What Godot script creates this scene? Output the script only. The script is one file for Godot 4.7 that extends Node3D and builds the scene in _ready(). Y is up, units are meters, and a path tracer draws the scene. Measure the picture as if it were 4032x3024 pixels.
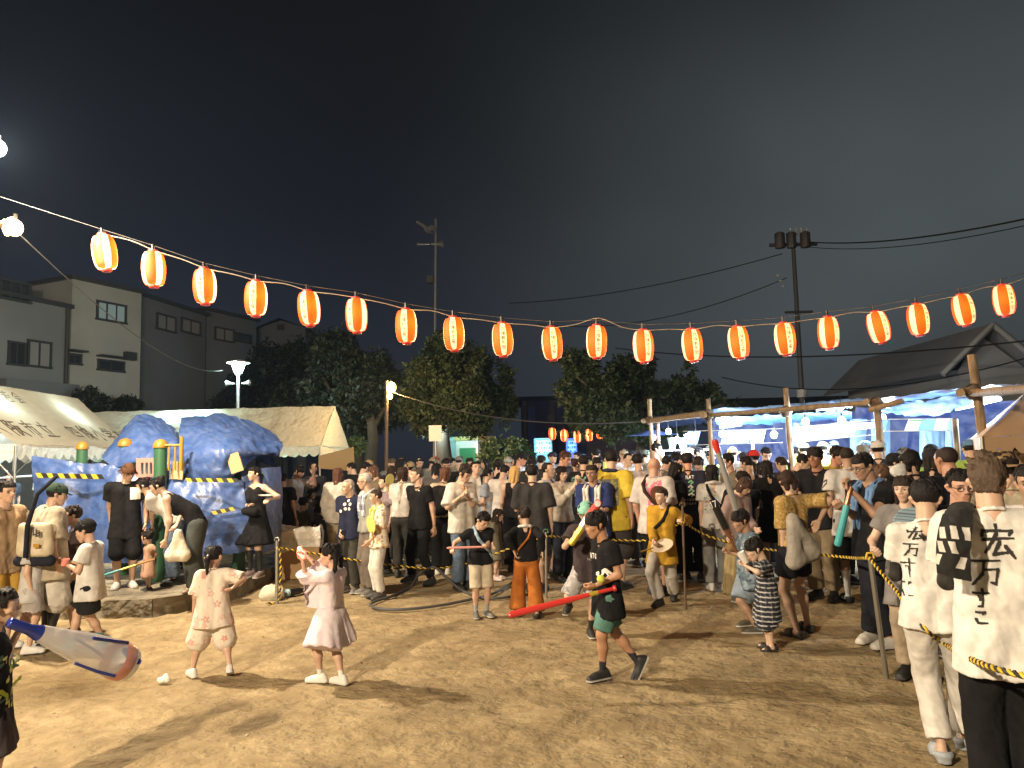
extends Node3D
# ---------- mesh builder (counter-clockwise faces; turned to Godot's clockwise on commit) ----------
class MB:
	var v := PackedVector3Array()
	var uv := PackedVector2Array()
	var c := PackedColorArray()
	var idx := PackedInt32Array()
	func quad(a: Vector3, b: Vector3, cc: Vector3, d: Vector3, ua := Vector2(0, 1), ub := Vector2(1, 1), uc := Vector2(1, 0), ud := Vector2(0, 0)) -> MB:
		var n := v.size()
		v.append_array([a, b, cc, d]); uv.append_array([ua, ub, uc, ud])
		idx.append_array([n, n + 1, n + 2, n, n + 2, n + 3])
		return self
	func tri(a: Vector3, b: Vector3, cc: Vector3) -> MB:
		var n := v.size()
		v.append_array([a, b, cc]); uv.append_array([Vector2(0, 0), Vector2(1, 0), Vector2(0, 1)])
		idx.append_array([n, n + 1, n + 2])
		return self
	func box(ctr: Vector3, s: Vector3, bs := Basis()) -> MB:
		var x := bs.x * s.x * 0.5; var y := bs.y * s.y * 0.5; var z := bs.z * s.z * 0.5
		quad(ctr - x - y + z, ctr + x - y + z, ctr + x + y + z, ctr - x + y + z)
		quad(ctr + x - y - z, ctr - x - y - z, ctr - x + y - z, ctr + x + y - z)
		quad(ctr + x - y + z, ctr + x - y - z, ctr + x + y - z, ctr + x + y + z)
		quad(ctr - x - y - z, ctr - x - y + z, ctr - x + y + z, ctr - x + y - z)
		quad(ctr - x + y + z, ctr + x + y + z, ctr + x + y - z, ctr - x + y - z)
		quad(ctr - x - y - z, ctr + x - y - z, ctr + x - y + z, ctr - x - y + z)
		return self
	func grid(rows: Array, wrap := false) -> MB:   # rows of PackedVector3Array
		var n := v.size(); var w: int = rows[0].size(); var hh := rows.size()
		for j in hh:
			for i in w:
				v.append(rows[j][i]); uv.append(Vector2(float(i) / (w - 1), float(j) / (hh - 1)))
		for j in hh - 1:
			for i in w - 1:
				var q := n + j * w + i
				idx.append_array([q, q + w, q + w + 1, q, q + w + 1, q + 1])
		return self
	func tube(pts: Array, r, seg := 8, cap := true) -> MB:
		var n := v.size(); var k := pts.size()
		var up := Vector3.UP
		var d0: Vector3 = (pts[1] - pts[0]).normalized()
		if absf(d0.y) > 0.9: up = Vector3.RIGHT
		var side: Vector3 = d0.cross(up).normalized()
		for i in k:
			var d: Vector3 = (pts[mini(i + 1, k - 1)] - pts[maxi(i - 1, 0)]).normalized()
			side = (side - d * side.dot(d)).normalized()
			var o := d.cross(side)
			var rr: float = r[i] if r is Array else r
			for s in seg + 1:
				var a := TAU * s / seg
				v.append(pts[i] + (side * cos(a) + o * sin(a)) * rr); uv.append(Vector2(float(s) / seg, float(i) / (k - 1)))
		for i in k - 1:
			for s in seg:
				var q := n + i * (seg + 1) + s
				idx.append_array([q, q + 1, q + seg + 2, q, q + seg + 2, q + seg + 1])
		if cap:
			for e in [0, k - 1]:
				var m := v.size()
				v.append(pts[e]); uv.append(Vector2(.5, .5))
				for s in seg + 1:
					v.append(v[n + e * (seg + 1) + s]); uv.append(Vector2(.5, .5))
				for s in seg:
					if e == 0: idx.append_array([m, m + 2 + s, m + 1 + s])
					else: idx.append_array([m, m + 1 + s, m + 2 + s])
		return self
	func lathe(prof: Array, seg := 16, xf := Transform3D()) -> MB:   # prof of Vector2(r, y) from bottom to top
		var n := v.size()
		for p in prof.size():
			for s in seg + 1:
				var a := TAU * s / seg
				v.append(xf * Vector3(sin(a) * prof[p].x, prof[p].y, cos(a) * prof[p].x))
				uv.append(Vector2(float(s) / seg, 1.0 - float(p) / (prof.size() - 1)))
		for p in prof.size() - 1:
			for s in seg:
				var q := n + p * (seg + 1) + s
				idx.append_array([q, q + 1, q + seg + 2, q, q + seg + 2, q + seg + 1])
		return self
	func put(a: Array, xf := Transform3D()) -> MB:   # append [V, I]
		var n := v.size()
		v.append_array(xf * (a[0] as PackedVector3Array))
		for i in a[1]: idx.append(i + n)
		return self

static func normals(V: PackedVector3Array, I: PackedInt32Array) -> PackedVector3Array:
	var N := PackedVector3Array(); N.resize(V.size())
	for t in range(0, I.size(), 3):
		var a := I[t]; var b := I[t + 1]; var c := I[t + 2]
		var n := (V[b] - V[a]).cross(V[c] - V[a])
		N[a] += n; N[b] += n; N[c] += n
	for i in N.size():
		N[i] = N[i].normalized()
	return N

static func flip(I: PackedInt32Array) -> PackedInt32Array:
	var o := I.duplicate()
	o.reverse()
	return o

static func amesh(V, N, I, C = null, U = null) -> ArrayMesh:
	var arr := []; arr.resize(Mesh.ARRAY_MAX)
	arr[Mesh.ARRAY_VERTEX] = V
	if N != null: arr[Mesh.ARRAY_NORMAL] = N
	if C != null and C.size(): arr[Mesh.ARRAY_COLOR] = C
	if U != null and U.size() == V.size(): arr[Mesh.ARRAY_TEX_UV] = U
	arr[Mesh.ARRAY_INDEX] = flip(I)
	var m := ArrayMesh.new()
	m.add_surface_from_arrays(Mesh.PRIMITIVE_TRIANGLES, arr)
	return m

func smooth(mb: MB) -> ArrayMesh:
	return amesh(mb.v, normals(mb.v, mb.idx), mb.idx, mb.c, mb.uv)
func flat(mb: MB) -> ArrayMesh:
	return amesh(mb.v, null, mb.idx, mb.c, mb.uv)

var used := {}
func numbered(n: String) -> String:
	used[n] = used.get(n, -1) + 1
	return n if used[n] == 0 else "%s_%03d" % [n, used[n]]
func piece(called: String, mesh: Mesh, mat: Material, parent: Node) -> MeshInstance3D:
	var o := MeshInstance3D.new()
	o.mesh = mesh
	if mat: o.material_override = mat
	o.name = called
	parent.add_child(o, true)
	return o
func tag(o: Node, label: String, category: String, group := "") -> Node:
	o.set_meta("label", label); o.set_meta("category", category)
	if group: o.set_meta("group", group)
	return o
func thing(called: String, label: String, category: String, at := Vector3.ZERO, turn := 0.0, group := "") -> Node3D:
	var o := Node3D.new(); o.name = numbered(called); add_child(o)
	o.position = at; o.rotation.y = turn
	tag(o, label, category, group)
	return o
func single(called: String, mesh: Mesh, mat: Material, label: String, category: String, group := "") -> MeshInstance3D:
	var o := piece(numbered(called), mesh, mat, self)
	tag(o, label, category, group)
	return o
func struct(called: String, mesh: Mesh, mat: Material) -> MeshInstance3D:
	var o := piece(numbered(called), mesh, mat, self)
	o.set_meta("kind", "structure")
	return o

# ---------- smooth field of tapered capsules, meshed as surface nets ----------
static func net(B: Array, h: float, k: float, cuts: Array = []) -> Array:
	var lo := Vector3.INF; var hi := -Vector3.INF
	for b in B:
		var rr := Vector3.ONE * maxf(b[1], b[3])
		lo = lo.min((b[0] as Vector3).min(b[2]) - rr); hi = hi.max((b[0] as Vector3).max(b[2]) + rr)
	lo -= Vector3.ONE * (2.2 * h + 0.7 / k); hi += Vector3.ONE * (2.2 * h + 0.7 / k)
	var nx := int((hi.x - lo.x) / h) + 2; var ny := int((hi.y - lo.y) / h) + 2; var nz := int((hi.z - lo.z) / h) + 2
	var F := PackedFloat32Array(); F.resize(nx * ny * nz)
	var pad := 3.0 / k
	for b in B:
		var a: Vector3 = b[0]; var ra: float = b[1]; var rb: float = b[3]; var fl: int = b[4] if b.size() > 4 else 0
		var ba: Vector3 = b[2] - a
		var L2 := maxf(ba.length_squared(), 1e-9); var L := sqrt(L2); var dr := rb - ra
		var m := maxf(ra, rb) + pad
		var p0: Vector3 = ((a.min(b[2]) - Vector3.ONE * m - lo) / h).max(Vector3.ZERO)
		var p1: Vector3 = (a.max(b[2]) + Vector3.ONE * m - lo) / h
		var x0 := int(p0.x); var x1 := mini(int(p1.x) + 1, nx - 1)
		for z in range(int(p0.z), mini(int(p1.z) + 2, nz)):
			for y in range(int(p0.y), mini(int(p1.y) + 2, ny)):
				var row := (z * ny + y) * nx
				var p := Vector3(lo.x + x0 * h, lo.y + y * h, lo.z + z * h) - a
				for x in range(x0, x1 + 1):
					var t0 := p.dot(ba) / L2
					var t := clampf(t0, 0.0, 1.0)
					var d := (p - ba * t).length() - (ra + dr * t)
					if fl:
						if fl & 1: d = maxf(d, (t0 - 1.0) * L)
						if fl & 2: d = maxf(d, -t0 * L)
					F[row + x] += exp(-k * d)
					p.x += h
	var S := PackedByteArray(); S.resize(F.size())
	for i in F.size():
		F[i] = -log(maxf(F[i], 1e-9)) / k
	for cut in cuts:   # [z0, y1] removes what is in front of z0 and below y1; [centre, radius] removes a ball; [null, y] removes what is below y
		var ball: bool = cut[0] is Vector3
		var i := 0
		for z in nz:
			for y in ny:
				for x in nx:
					if ball: F[i] = maxf(F[i], cut[1] - Vector3(lo.x + x * h, lo.y + y * h, lo.z + z * h).distance_to(cut[0]))
					elif cut[0] == null: F[i] = maxf(F[i], cut[1] - (lo.y + y * h))
					else: F[i] = maxf(F[i], minf(lo.z + z * h - cut[0], cut[1] - (lo.y + y * h)))
					i += 1
	for i in F.size():
		if F[i] < 0.0: S[i] = 1
	var V := PackedVector3Array(); var I := PackedInt32Array()
	var id := PackedInt32Array(); id.resize(F.size())
	var sy := nx; var sz := nx * ny
	var off := [0, 1, sy, sy + 1, sz, sz + 1, sz + sy, sz + sy + 1]
	var E := [0, 1, 2, 3, 4, 5, 6, 7, 0, 2, 1, 3, 4, 6, 5, 7, 0, 4, 1, 5, 2, 6, 3, 7]
	var cor := [Vector3(0, 0, 0), Vector3(1, 0, 0), Vector3(0, 1, 0), Vector3(1, 1, 0), Vector3(0, 0, 1), Vector3(1, 0, 1), Vector3(0, 1, 1), Vector3(1, 1, 1)]
	for z in nz - 1:
		for y in ny - 1:
			var i := z * sz + y * sy
			for x in nx - 1:
				var s := S[i] + S[i + 1] + S[i + sy] + S[i + sy + 1] + S[i + sz] + S[i + sz + 1] + S[i + sz + sy] + S[i + sz + sy + 1]
				if s != 0 and s != 8:
					var sum := Vector3.ZERO; var cnt := 0
					for e in range(0, 24, 2):
						var e0: int = E[e]; var e1: int = E[e + 1]
						var f0: float = F[i + off[e0]]; var f1: float = F[i + off[e1]]
						if (f0 < 0.0) != (f1 < 0.0):
							sum += (cor[e0] as Vector3).lerp(cor[e1], f0 / (f0 - f1)); cnt += 1
					id[i] = V.size()
					V.append(lo + (Vector3(x, y, z) + sum / cnt) * h)
					if y > 0 and z > 0 and S[i] != S[i + 1]:
						var q0 := id[i - sy - sz]; var q1 := id[i - sz]; var q2 := id[i]; var q3 := id[i - sy]
						if S[i]: I.append_array([q0, q1, q2, q0, q2, q3])
						else: I.append_array([q0, q2, q1, q0, q3, q2])
					if x > 0 and z > 0 and S[i] != S[i + sy]:
						var q0 := id[i - 1 - sz]; var q1 := id[i - 1]; var q2 := id[i]; var q3 := id[i - sz]
						if S[i]: I.append_array([q0, q1, q2, q0, q2, q3])
						else: I.append_array([q0, q2, q1, q0, q3, q2])
					if x > 0 and y > 0 and S[i] != S[i + sz]:
						var q0 := id[i - 1 - sy]; var q1 := id[i - sy]; var q2 := id[i]; var q3 := id[i - 1]
						if S[i]: I.append_array([q0, q1, q2, q0, q2, q3])
						else: I.append_array([q0, q2, q1, q0, q3, q2])
				i += 1
	return [V, I]

# ---------- head, hair, hat, hand and shoe shapes, each made once ----------
# head units: chin at y -0.5, crown at 0.5, face towards +z
static func skull(g: float) -> Array:
	return [[Vector3(0, .15, -.10), .325 + g, Vector3(0, .13, .06), .315 + g]]
static func head_bones(kind: int) -> Array:
	var B := skull(0.0)
	var jw: float = [.16, .125, .14][kind]; var ch: float = [.115, .085, .10][kind]
	B.append([Vector3(0, .05, .14), .24, Vector3(0, -.22, .19), .165])
	for s in [-1, 1]:
		B.append([Vector3(s * jw, -.17, .02), .12, Vector3(s * .03, -.375, .225), ch])
		B.append([Vector3(s * .15, -.08, .22), .10 if kind < 2 else .125, Vector3(s * .13, -.12, .24), .09])
		B.append([Vector3(s * .06, .085, .345), .028, Vector3(s * .18, .085, .29), .03])
		B.append([Vector3(s * .335, .03, -.045), .03, Vector3(s * .365, .0, -.07), .035])
		B.append([Vector3(s * .365, .0, -.07), .035, Vector3(s * .33, -.12, -.03), .025])
	var nz: float = [.455, .435, .405][kind]
	B.append([Vector3(0, .04, .36), .022, Vector3(0, -.085, nz), .036])
	B.append([Vector3(-.035, -.1, nz - .035), .03, Vector3(.035, -.1, nz - .035), .03])
	B.append([Vector3(-.055, -.215, .345), .03, Vector3(.055, -.215, .345), .03])
	B.append([Vector3(-.04, -.255, .335), .03, Vector3(.04, -.255, .335), .03])
	B.append([Vector3(0, -.15, -.1), .20, Vector3(0, -.72, -.16), .205 if kind == 0 else .17])
	return B
static func make_head(kind: int, h: float) -> Array:
	var r := net(head_bones(kind), h, 30.0, [[Vector3(.135, .0, .435), .115], [Vector3(-.135, .0, .435), .115]])
	var V: PackedVector3Array = r[0]
	var code := PackedByteArray(); code.resize(V.size())
	for i in V.size():
		var p := V[i]; var ax := absf(p.x)
		if p.z > .2:
			if absf(p.y - .10 + ax * .06 - (.02 if kind == 1 else .0)) < (.020 if kind == 0 else .014) and ax > .05 and ax < .225: code[i] = 1
			elif pow((ax - .135) / .062, 2) + pow((p.y + .005) / .024, 2) < 1.0: code[i] = 2 if pow((ax - .132) / .034, 2) + pow((p.y + .004) / .03, 2) < 1.0 else 4
			elif absf(p.y - .022) < .012 and ax > .075 and ax < .2: code[i] = 1
			elif absf(p.y + .232) < (.030 if kind == 1 else .022) and ax < .10 and p.z > .3: code[i] = 3
	return [V, normals(V, r[1]), r[1], code]
static func make_hair(kind: String, h: float) -> Array:
	var B := skull(.035)
	var C := []
	var streak := .012
	match kind:
		"short":
			B.append([Vector3(-.16, .33, .2), .10, Vector3(.18, .34, .2), .10])
			C = [[.16, .21], [-.02, .0], [-9.0, -.2]]
		"grey_short":
			B.append([Vector3(-.16, .34, .16), .09, Vector3(.18, .36, .16), .09])
			C = [[.10, .25], [-.06, .02], [-9.0, -.2]]
		"receding":
			C = [[.0, .36], [-.08, .05], [-9.0, -.18]]
		"buzz":
			B = skull(.012); C = [[.12, .24], [-.05, .02], [-9.0, -.16]]; streak = .003
		"spiky":
			var rg := RandomNumberGenerator.new(); rg.seed = 5
			for i in 46:
				var a := rg.randf() * TAU; var e := rg.randf_range(.15, 1.4)
				var d := Vector3(cos(a) * cos(e), sin(e), sin(a) * cos(e))
				var o := Vector3(0, .14, -.03)
				B.append([o + d * .30, .07, o + (d + Vector3(.1, .05, .05)) * rg.randf_range(.43, .5), .018])
			for i in 5: B.append([Vector3(-.2 + .1 * i, .05, -.36), .09, Vector3(-.17 + .085 * i, -.2, -.33), .06])
			C = [[.14, .23], [-.03, .0], [-9.0, -.27]]; streak = .02
		"bangs":
			for i in 7: B.append([Vector3(-.24 + .08 * i, .32, .22), .08, Vector3(-.25 + .083 * i, .13, .335 - .09 * absf(i - 3) / 3.0), .045])
			for s in [-1, 1]: B.append([Vector3(s * .31, .15, .02), .09, Vector3(s * .31, -.12, .04), .05])
			C = [[.33, .08], [.06, .0], [-9.0, -.22]]
		"bob", "bob_long":
			var low := -.42 if kind == "bob" else -.7
			for s in [-1, 1]:
				B.append([Vector3(s * .26, .15, -.08), .14, Vector3(s * .27, low, -.08), .09])
				B.append([Vector3(s * .30, .1, .03), .09, Vector3(s * .29, low + .05, .08), .06])
				B.append([Vector3(s * .12, .1, -.3), .14, Vector3(s * .13, low, -.28), .10])
				B.append([Vector3(s * .1, .36, .2), .09, Vector3(s * .27, .12, .22), .06])
			C = [[.24, .1], [.1, -.45 if kind == "bob" else -.75]]
			C[0] = [.26, .12]
		"long":
			for s in [-1, 1]:
				B.append([Vector3(s * .25, .12, -.1), .14, Vector3(s * .22, -1.0, -.28), .09])
				B.append([Vector3(s * .11, .1, -.3), .14, Vector3(s * .1, -1.45, -.42), .10])
				B.append([Vector3(s * .1, .36, .2), .09, Vector3(s * .28, .08, .2), .07])
				B.append([Vector3(s * .3, .08, .08), .08, Vector3(s * .3, -.6, -.05), .06])
			C = [[.26, .12]]
		"curly":
			var rg := RandomNumberGenerator.new(); rg.seed = 8
			for i in 60:
				var a := rg.randf() * TAU; var e := rg.randf_range(-.6, 1.5)
				B.append([Vector3(0, .1, -.05) + Vector3(cos(a) * cos(e) * .36, sin(e) * .36, sin(a) * cos(e) * .36), .065, Vector3(0, .1, -.05) + Vector3(cos(a + .3) * cos(e) * .38, sin(e) * .37 - .03, sin(a + .3) * cos(e) * .38), .06])
			for s in [-1, 1]:
				B.append([Vector3(s * .2, .0, -.22), .16, Vector3(s * .16, -.32, -.26), .12])
			C = [[.14, .2], [.02, -.05]]
		"pony", "pony_high":
			B.append([Vector3(-.16, .33, .19), .09, Vector3(.18, .33, .19), .09])
			var y := .02 if kind == "pony" else .25
			B.append([Vector3(0, y, -.42), .10, Vector3(0, y - .15, -.55), .115])
			B.append([Vector3(0, y - .15, -.55), .115, Vector3(.03, y - .85, -.5), .05])
			C = [[.15, .19], [-.02, -.04], [-.3, -.22]]
		"bun":
			B.append([Vector3(-.16, .33, .19), .09, Vector3(.18, .33, .19), .09])
			B.append([Vector3(0, .34, -.34), .15, Vector3(.02, .36, -.4), .15])
			for s in [-1, 1]: B.append([Vector3(s * .31, .1, .06), .06, Vector3(s * .32, -.2, .08), .025])
			C = [[.16, .19], [.13, -.0], [-.2, -.22]]
		"twin":
			for i in 7: B.append([Vector3(-.24 + .08 * i, .32, .22), .08, Vector3(-.25 + .083 * i, .15, .335 - .09 * absf(i - 3) / 3.0), .045])
			for s in [-1, 1]:
				B.append([Vector3(s * .26, -.02, -.26), .10, Vector3(s * .33, -.12, -.33), .10])
				B.append([Vector3(s * .33, -.12, -.33), .10, Vector3(s * .36, -.5, -.34), .085])
				B.append([Vector3(s * .36, -.5, -.34), .085, Vector3(s * .33, -.85, -.28), .03])
			C = [[.33, .1], [-.02, -.02], [-.2, -.24]]
			C = [[.33, .1], [-.0, -.9]]
			C = [[.33, .12]]
			C.append([.0, -.02])
	var r := net(B, h, 34.0, C)
	if not kind in ["buzz", "receding", "spiky", "curly"]:
		var rg := RandomNumberGenerator.new(); rg.seed = 12
		var T := []
		var o := Vector3(0, .15, -.03)
		for i in 64:
			var a := rg.randf() * TAU
			var front := cos(a) > .55
			var e0 := rg.randf_range(.35, 1.2); var e1: float = e0 - rg.randf_range(.35, .6)
			if front: e1 = maxf(e1, .10 if kind == "bangs" or kind == "twin" else .38)
			elif absf(sin(a)) > .75 and cos(a) > -.2: e1 = maxf(e1, .08)
			else: e1 = maxf(e1, -.45)
			var d0 := Vector3(sin(a) * cos(e0), sin(e0), cos(a) * cos(e0)); var a1 := a + rg.randf_range(-.25, .25)
			var d1 := Vector3(sin(a1) * cos(e1), sin(e1), cos(a1) * cos(e1))
			var q0 := o + d0 * .355; var q1 := o + d1 * rg.randf_range(.375, .40)
			var qm := (q0 + q1) * .5; qm = o + (qm - o).normalized() * .395
			T.append([q0, .03, qm, .034]); T.append([qm, .034, q1, .010])
		var j := MB.new().put(r).put(net(T, .024, 90.0))
		r = [j.v, j.idx]
	var V: PackedVector3Array = r[0]
	var N := normals(V, r[1])
	var nz := FastNoiseLite.new(); nz.seed = 3; nz.frequency = 1.0
	for i in V.size():
		var p := V[i]
		var a := atan2(p.x, p.z + .05)
		V[i] = p + N[i] * (streak * nz.get_noise_3d(a * 9.0, p.y * 2.2, 0) + streak * .9 * nz.get_noise_3d(a * 24.0, p.y * 4.0, 9.0))
	return [V, normals(V, r[1]), r[1]]
static func make_hat(kind: String, h: float) -> Array:
	var B := []; var C := []
	if kind == "cap" or kind == "visor_back":
		B = skull(.075); C = [[null, .10]]
		var r0 := net(B, h, 40.0, C)
		B = []
		for i in 9:
			var x := -.26 + .065 * i
			B.append([Vector3(x, .125, .26), .03, Vector3(x * .95, .06 - .3 * x * x, .66 - 1.4 * x * x), .02])
		var r1 := net(B, h * .42, 90.0)
		var j := MB.new().put(r0).put(r1)
		return [j.v, normals(j.v, j.idx), j.idx]
	if kind == "bucket" or kind == "straw":
		B = skull(.08)
		B.append([Vector3(0, .36, -.05), .25, Vector3(0, .40, .0), .22])
		C = [[null, .06]]
		var r0 := net(B, h, 40.0, C)
		B = []
		for i in 22:
			var a := TAU * i / 22; var d := Vector3(sin(a), 0, cos(a))
			B.append([d * .37 + Vector3(0, .12, -.03), .028, d * (.56 if kind == "bucket" else .68) + Vector3(0, -.02 if kind == "bucket" else .06, -.03), .022])
		var r1 := net(B, h * .42, 90.0)
		var j := MB.new().put(r0).put(r1)
		return [j.v, normals(j.v, j.idx), j.idx]
	# bandana tied over the hair
	B = skull(.055); C = [[.18, .16], [-9.0, -.05]]
	B.append([Vector3(0, .0, -.42), .06, Vector3(0, -.2, -.5), .03])
	var r := net(B, h, 34.0, C)
	return [r[0], normals(r[0], r[1]), r[1]]
# hand: wrist at the origin, fingers towards -y, palm facing +x for side 1 (the left hand, hanging), thumb forward (+z); unit 1 m for an adult
static func make_hand(curl: float, h: float) -> Array:
	var B := []
	for i in 4:
		B.append([Vector3(.0, -.015, .012 - .008 * i), .015, Vector3(.0, -.08, .030 - .020 * i), .0115])
	var ln := [.038, .043, .040, .031]
	for i in 4:
		var p := Vector3(.0, -.084, .030 - .020 * i); var a := curl * .35
		for j in 3:
			var l: float = ln[i] * [1.0, .66, .5][j]
			var q := p + Vector3(sin(a) * -1.0, -cos(a), -.03 * (i - 1.5) * .3) * l
			B.append([p, .0092 - .0008 * j, q, .0086 - .0008 * j])
			p = q; a += curl * .75
	B.append([Vector3(-.004, -.025, .022), .014, Vector3(-.018, -.055, .045), .0115])
	B.append([Vector3(-.018, -.055, .045), .0105, Vector3(-.026 - .01 * curl, -.09, .046 - .012 * curl), .0085])
	var r := net(B, h, 260.0)
	return [r[0], normals(r[0], r[1]), r[1]]
static func make_shoe(kind: String, h: float) -> Array:   # ankle above the origin, toe towards +z, sole on y 0, unit 1 m adult
	var B := []; var code := PackedByteArray()
	if kind == "sandal":
		for i in 3: B.append([Vector3(-.02 + .02 * i, .008, -.07), .016, Vector3(-.026 + .026 * i, .008, .165), .016])
		for i in 6:
			var a := PI * i / 6.0; var b := PI * (i + 1) / 6.0
			for z in [.06, .10]: B.append([Vector3(cos(a) * .048, .012 + sin(a) * .05, z), .010, Vector3(cos(b) * .048, .012 + sin(b) * .05, z), .010])
			B.append([Vector3(cos(a) * .045, .05, -.03 - sin(a) * .055), .008, Vector3(cos(b) * .045, .05, -.03 - sin(b) * .055), .008])
	else:
		B = [[Vector3(0, .045, -.045), .043, Vector3(0, .035, .10), .041], [Vector3(0, .035, .10), .041, Vector3(.004, .026, .165), .032], [Vector3(0, .08, -.03), .042, Vector3(0, .05, .06), .03]]
		for i in 3: B.append([Vector3(-.018 + .018 * i, .01, -.07), .022, Vector3(-.02 + .02 * i, .01, .16), .024])
	var r := net(B, h, 90.0, [[null, .0]])
	var V: PackedVector3Array = r[0]
	code.resize(V.size())
	for i in V.size(): code[i] = 1 if V[i].y < .022 else 0
	return [V, normals(V, r[1]), r[1], code]

# ---------- people ----------
var heads := {}; var hairs := {}; var hats := {}; var hands := {}; var shoes := {}
static func ik(a: Vector3, t: Vector3, l1: float, l2: float, pole: Vector3) -> Array:
	var d := t - a; var L := clampf(d.length(), absf(l1 - l2) + .01, (l1 + l2) * .998)
	var n := d.normalized()
	var x := (l1 * l1 - l2 * l2 + L * L) / (2.0 * L)
	var o := (pole - n * pole.dot(n)).normalized()
	return [a + n * x + o * sqrt(maxf(l1 * l1 - x * x, 0.0)), a + n * L]

static func skeleton(p: Dictionary) -> Dictionary:
	var k := {}
	var hr: float = p.get("hr", .135)
	var kid := clampf((hr - .14) / .07, 0.0, 1.0)
	var fem: float = p.get("sex", 0)
	var chin := 1.0 - hr
	var hip: float = lerpf(.515, .455, kid); var ank := .05
	var sh := chin - lerpf(.036, .024, kid)
	var legL := hip - ank
	var P := Vector3(0, p.get("py", hip), 0) + p.get("shift", Vector3.ZERO) as Vector3
	var hx := lerpf(.052, .055, kid)
	var ft := [p.get("LF", Vector3(.055, 0, .0)), p.get("RF", Vector3(-.055, 0, .0))]
	if not p.has("py"):
		for i in 2:
			var a: Vector3 = ft[i] + Vector3(0, ank, 0)
			var q := Vector2(a.x - (P.x + hx * (1 - 2 * i)), a.z - P.z).length()
			P.y = minf(P.y, a.y + sqrt(maxf(pow(legL * .997, 2) - q * q, .01)))
	k.P = P
	k.hip = []; k.knee = []; k.ank = []
	for i in 2:
		var s := 1 - 2 * i
		var hp := P + Vector3(s * hx, 0, 0)
		var r := ik(hp, ft[i] + Vector3(0, ank, 0), legL * .505, legL * .505, p.get("knee", Vector3(s * .15, 0, 1)))
		k.hip.append(hp); k.knee.append(r[0]); k.ank.append(r[1])
	var lean := deg_to_rad(p.get("lean", 2.0)); var side := deg_to_rad(p.get("side", 0.0)); var tw := deg_to_rad(p.get("twist", 0.0))
	var B0 := Basis(Vector3.UP, tw * .4) * Basis(Vector3.BACK, side * .4) * Basis(Vector3.RIGHT, lean * .45)
	var B := Basis(Vector3.UP, tw) * Basis(Vector3.BACK, side) * Basis(Vector3.RIGHT, lean)
	var tl := sh - hip
	k.W = P + B0 * Vector3(0, tl * .34, 0)
	k.C = k.W + B * Vector3(0, tl * .36, -.004)
	k.N = k.W + B * Vector3(0, tl * .69, -.012)
	k.B = B; k.B0 = B0
	var sx := lerpf(lerpf(.108, .092, fem), .095, kid) * p.get("w", 1.0) as float
	k.S = [k.N + B * Vector3(sx, -.022, 0), k.N + B * Vector3(-sx, -.022, 0)]
	var as_ := lerpf(1.0, .9, kid)
	k.E = []; k.H = []
	for i in 2:
		var s := 1 - 2 * i
		var key: String = ["L", "R"][i]
		var t: Vector3 = p.get(key, k.S[i] + B * Vector3(s * .028, -.305 * as_, .02))
		var r := ik(k.S[i], t, .165 * as_, .15 * as_, p.get(key + "p", B * Vector3(s * .45, -.35, -1)))
		k.E.append(r[0]); k.H.append(r[1])
	var hd: Array = p.get("hd", [0.0, 0.0])
	var nb := Basis(Vector3.RIGHT, lean * .55) if absf(lean) > .3 else B
	k.HB = nb * Basis(Vector3.UP, deg_to_rad(hd[0])) * Basis(Vector3.RIGHT, deg_to_rad(hd[1]))
	if hd.size() > 2: k.HB = k.HB * Basis(Vector3.BACK, deg_to_rad(hd[2]))
	var nk: Vector3 = k.N + nb * Vector3(0, (chin - sh) + hr * .1, hr * .12)
	k.HC = nk + k.HB * Vector3(0, hr * .40, hr * .06)
	k.hr = hr; k.kid = kid
	k.hand = []
	for i in 2: k.hand.append(k.H[i] + (k.H[i] - k.E[i]).normalized() * .05 * as_)
	return k

static func wrinkle(V: PackedVector3Array, I: PackedInt32Array, amp: float, sd: int, pleat := 0.0, top := 0.0) -> PackedVector3Array:
	var N := normals(V, I)
	var nz := FastNoiseLite.new(); nz.seed = sd; nz.frequency = 1.0; nz.fractal_octaves = 2
	for i in V.size():
		var p := V[i]
		var w := amp * (.7 * nz.get_noise_3d(p.x * 8.0 + p.y * 2.0, p.y * 2.6, p.z * 8.0) + .55 * (.3 - absf(nz.get_noise_3d(p.x * 13.0 - p.y * 6.0, p.y * 5.0 + p.x * 5.0, p.z * 13.0 + 7.0))))
		if pleat != 0.0:
			w += pleat * clampf((top - p.y) * 3.0, 0.0, 1.0) * sin(atan2(p.x, p.z) * 15.0 + 1.5 * nz.get_noise_1d(p.y * 2.0))
		V[i] = p + N[i] * w
	return V

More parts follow.
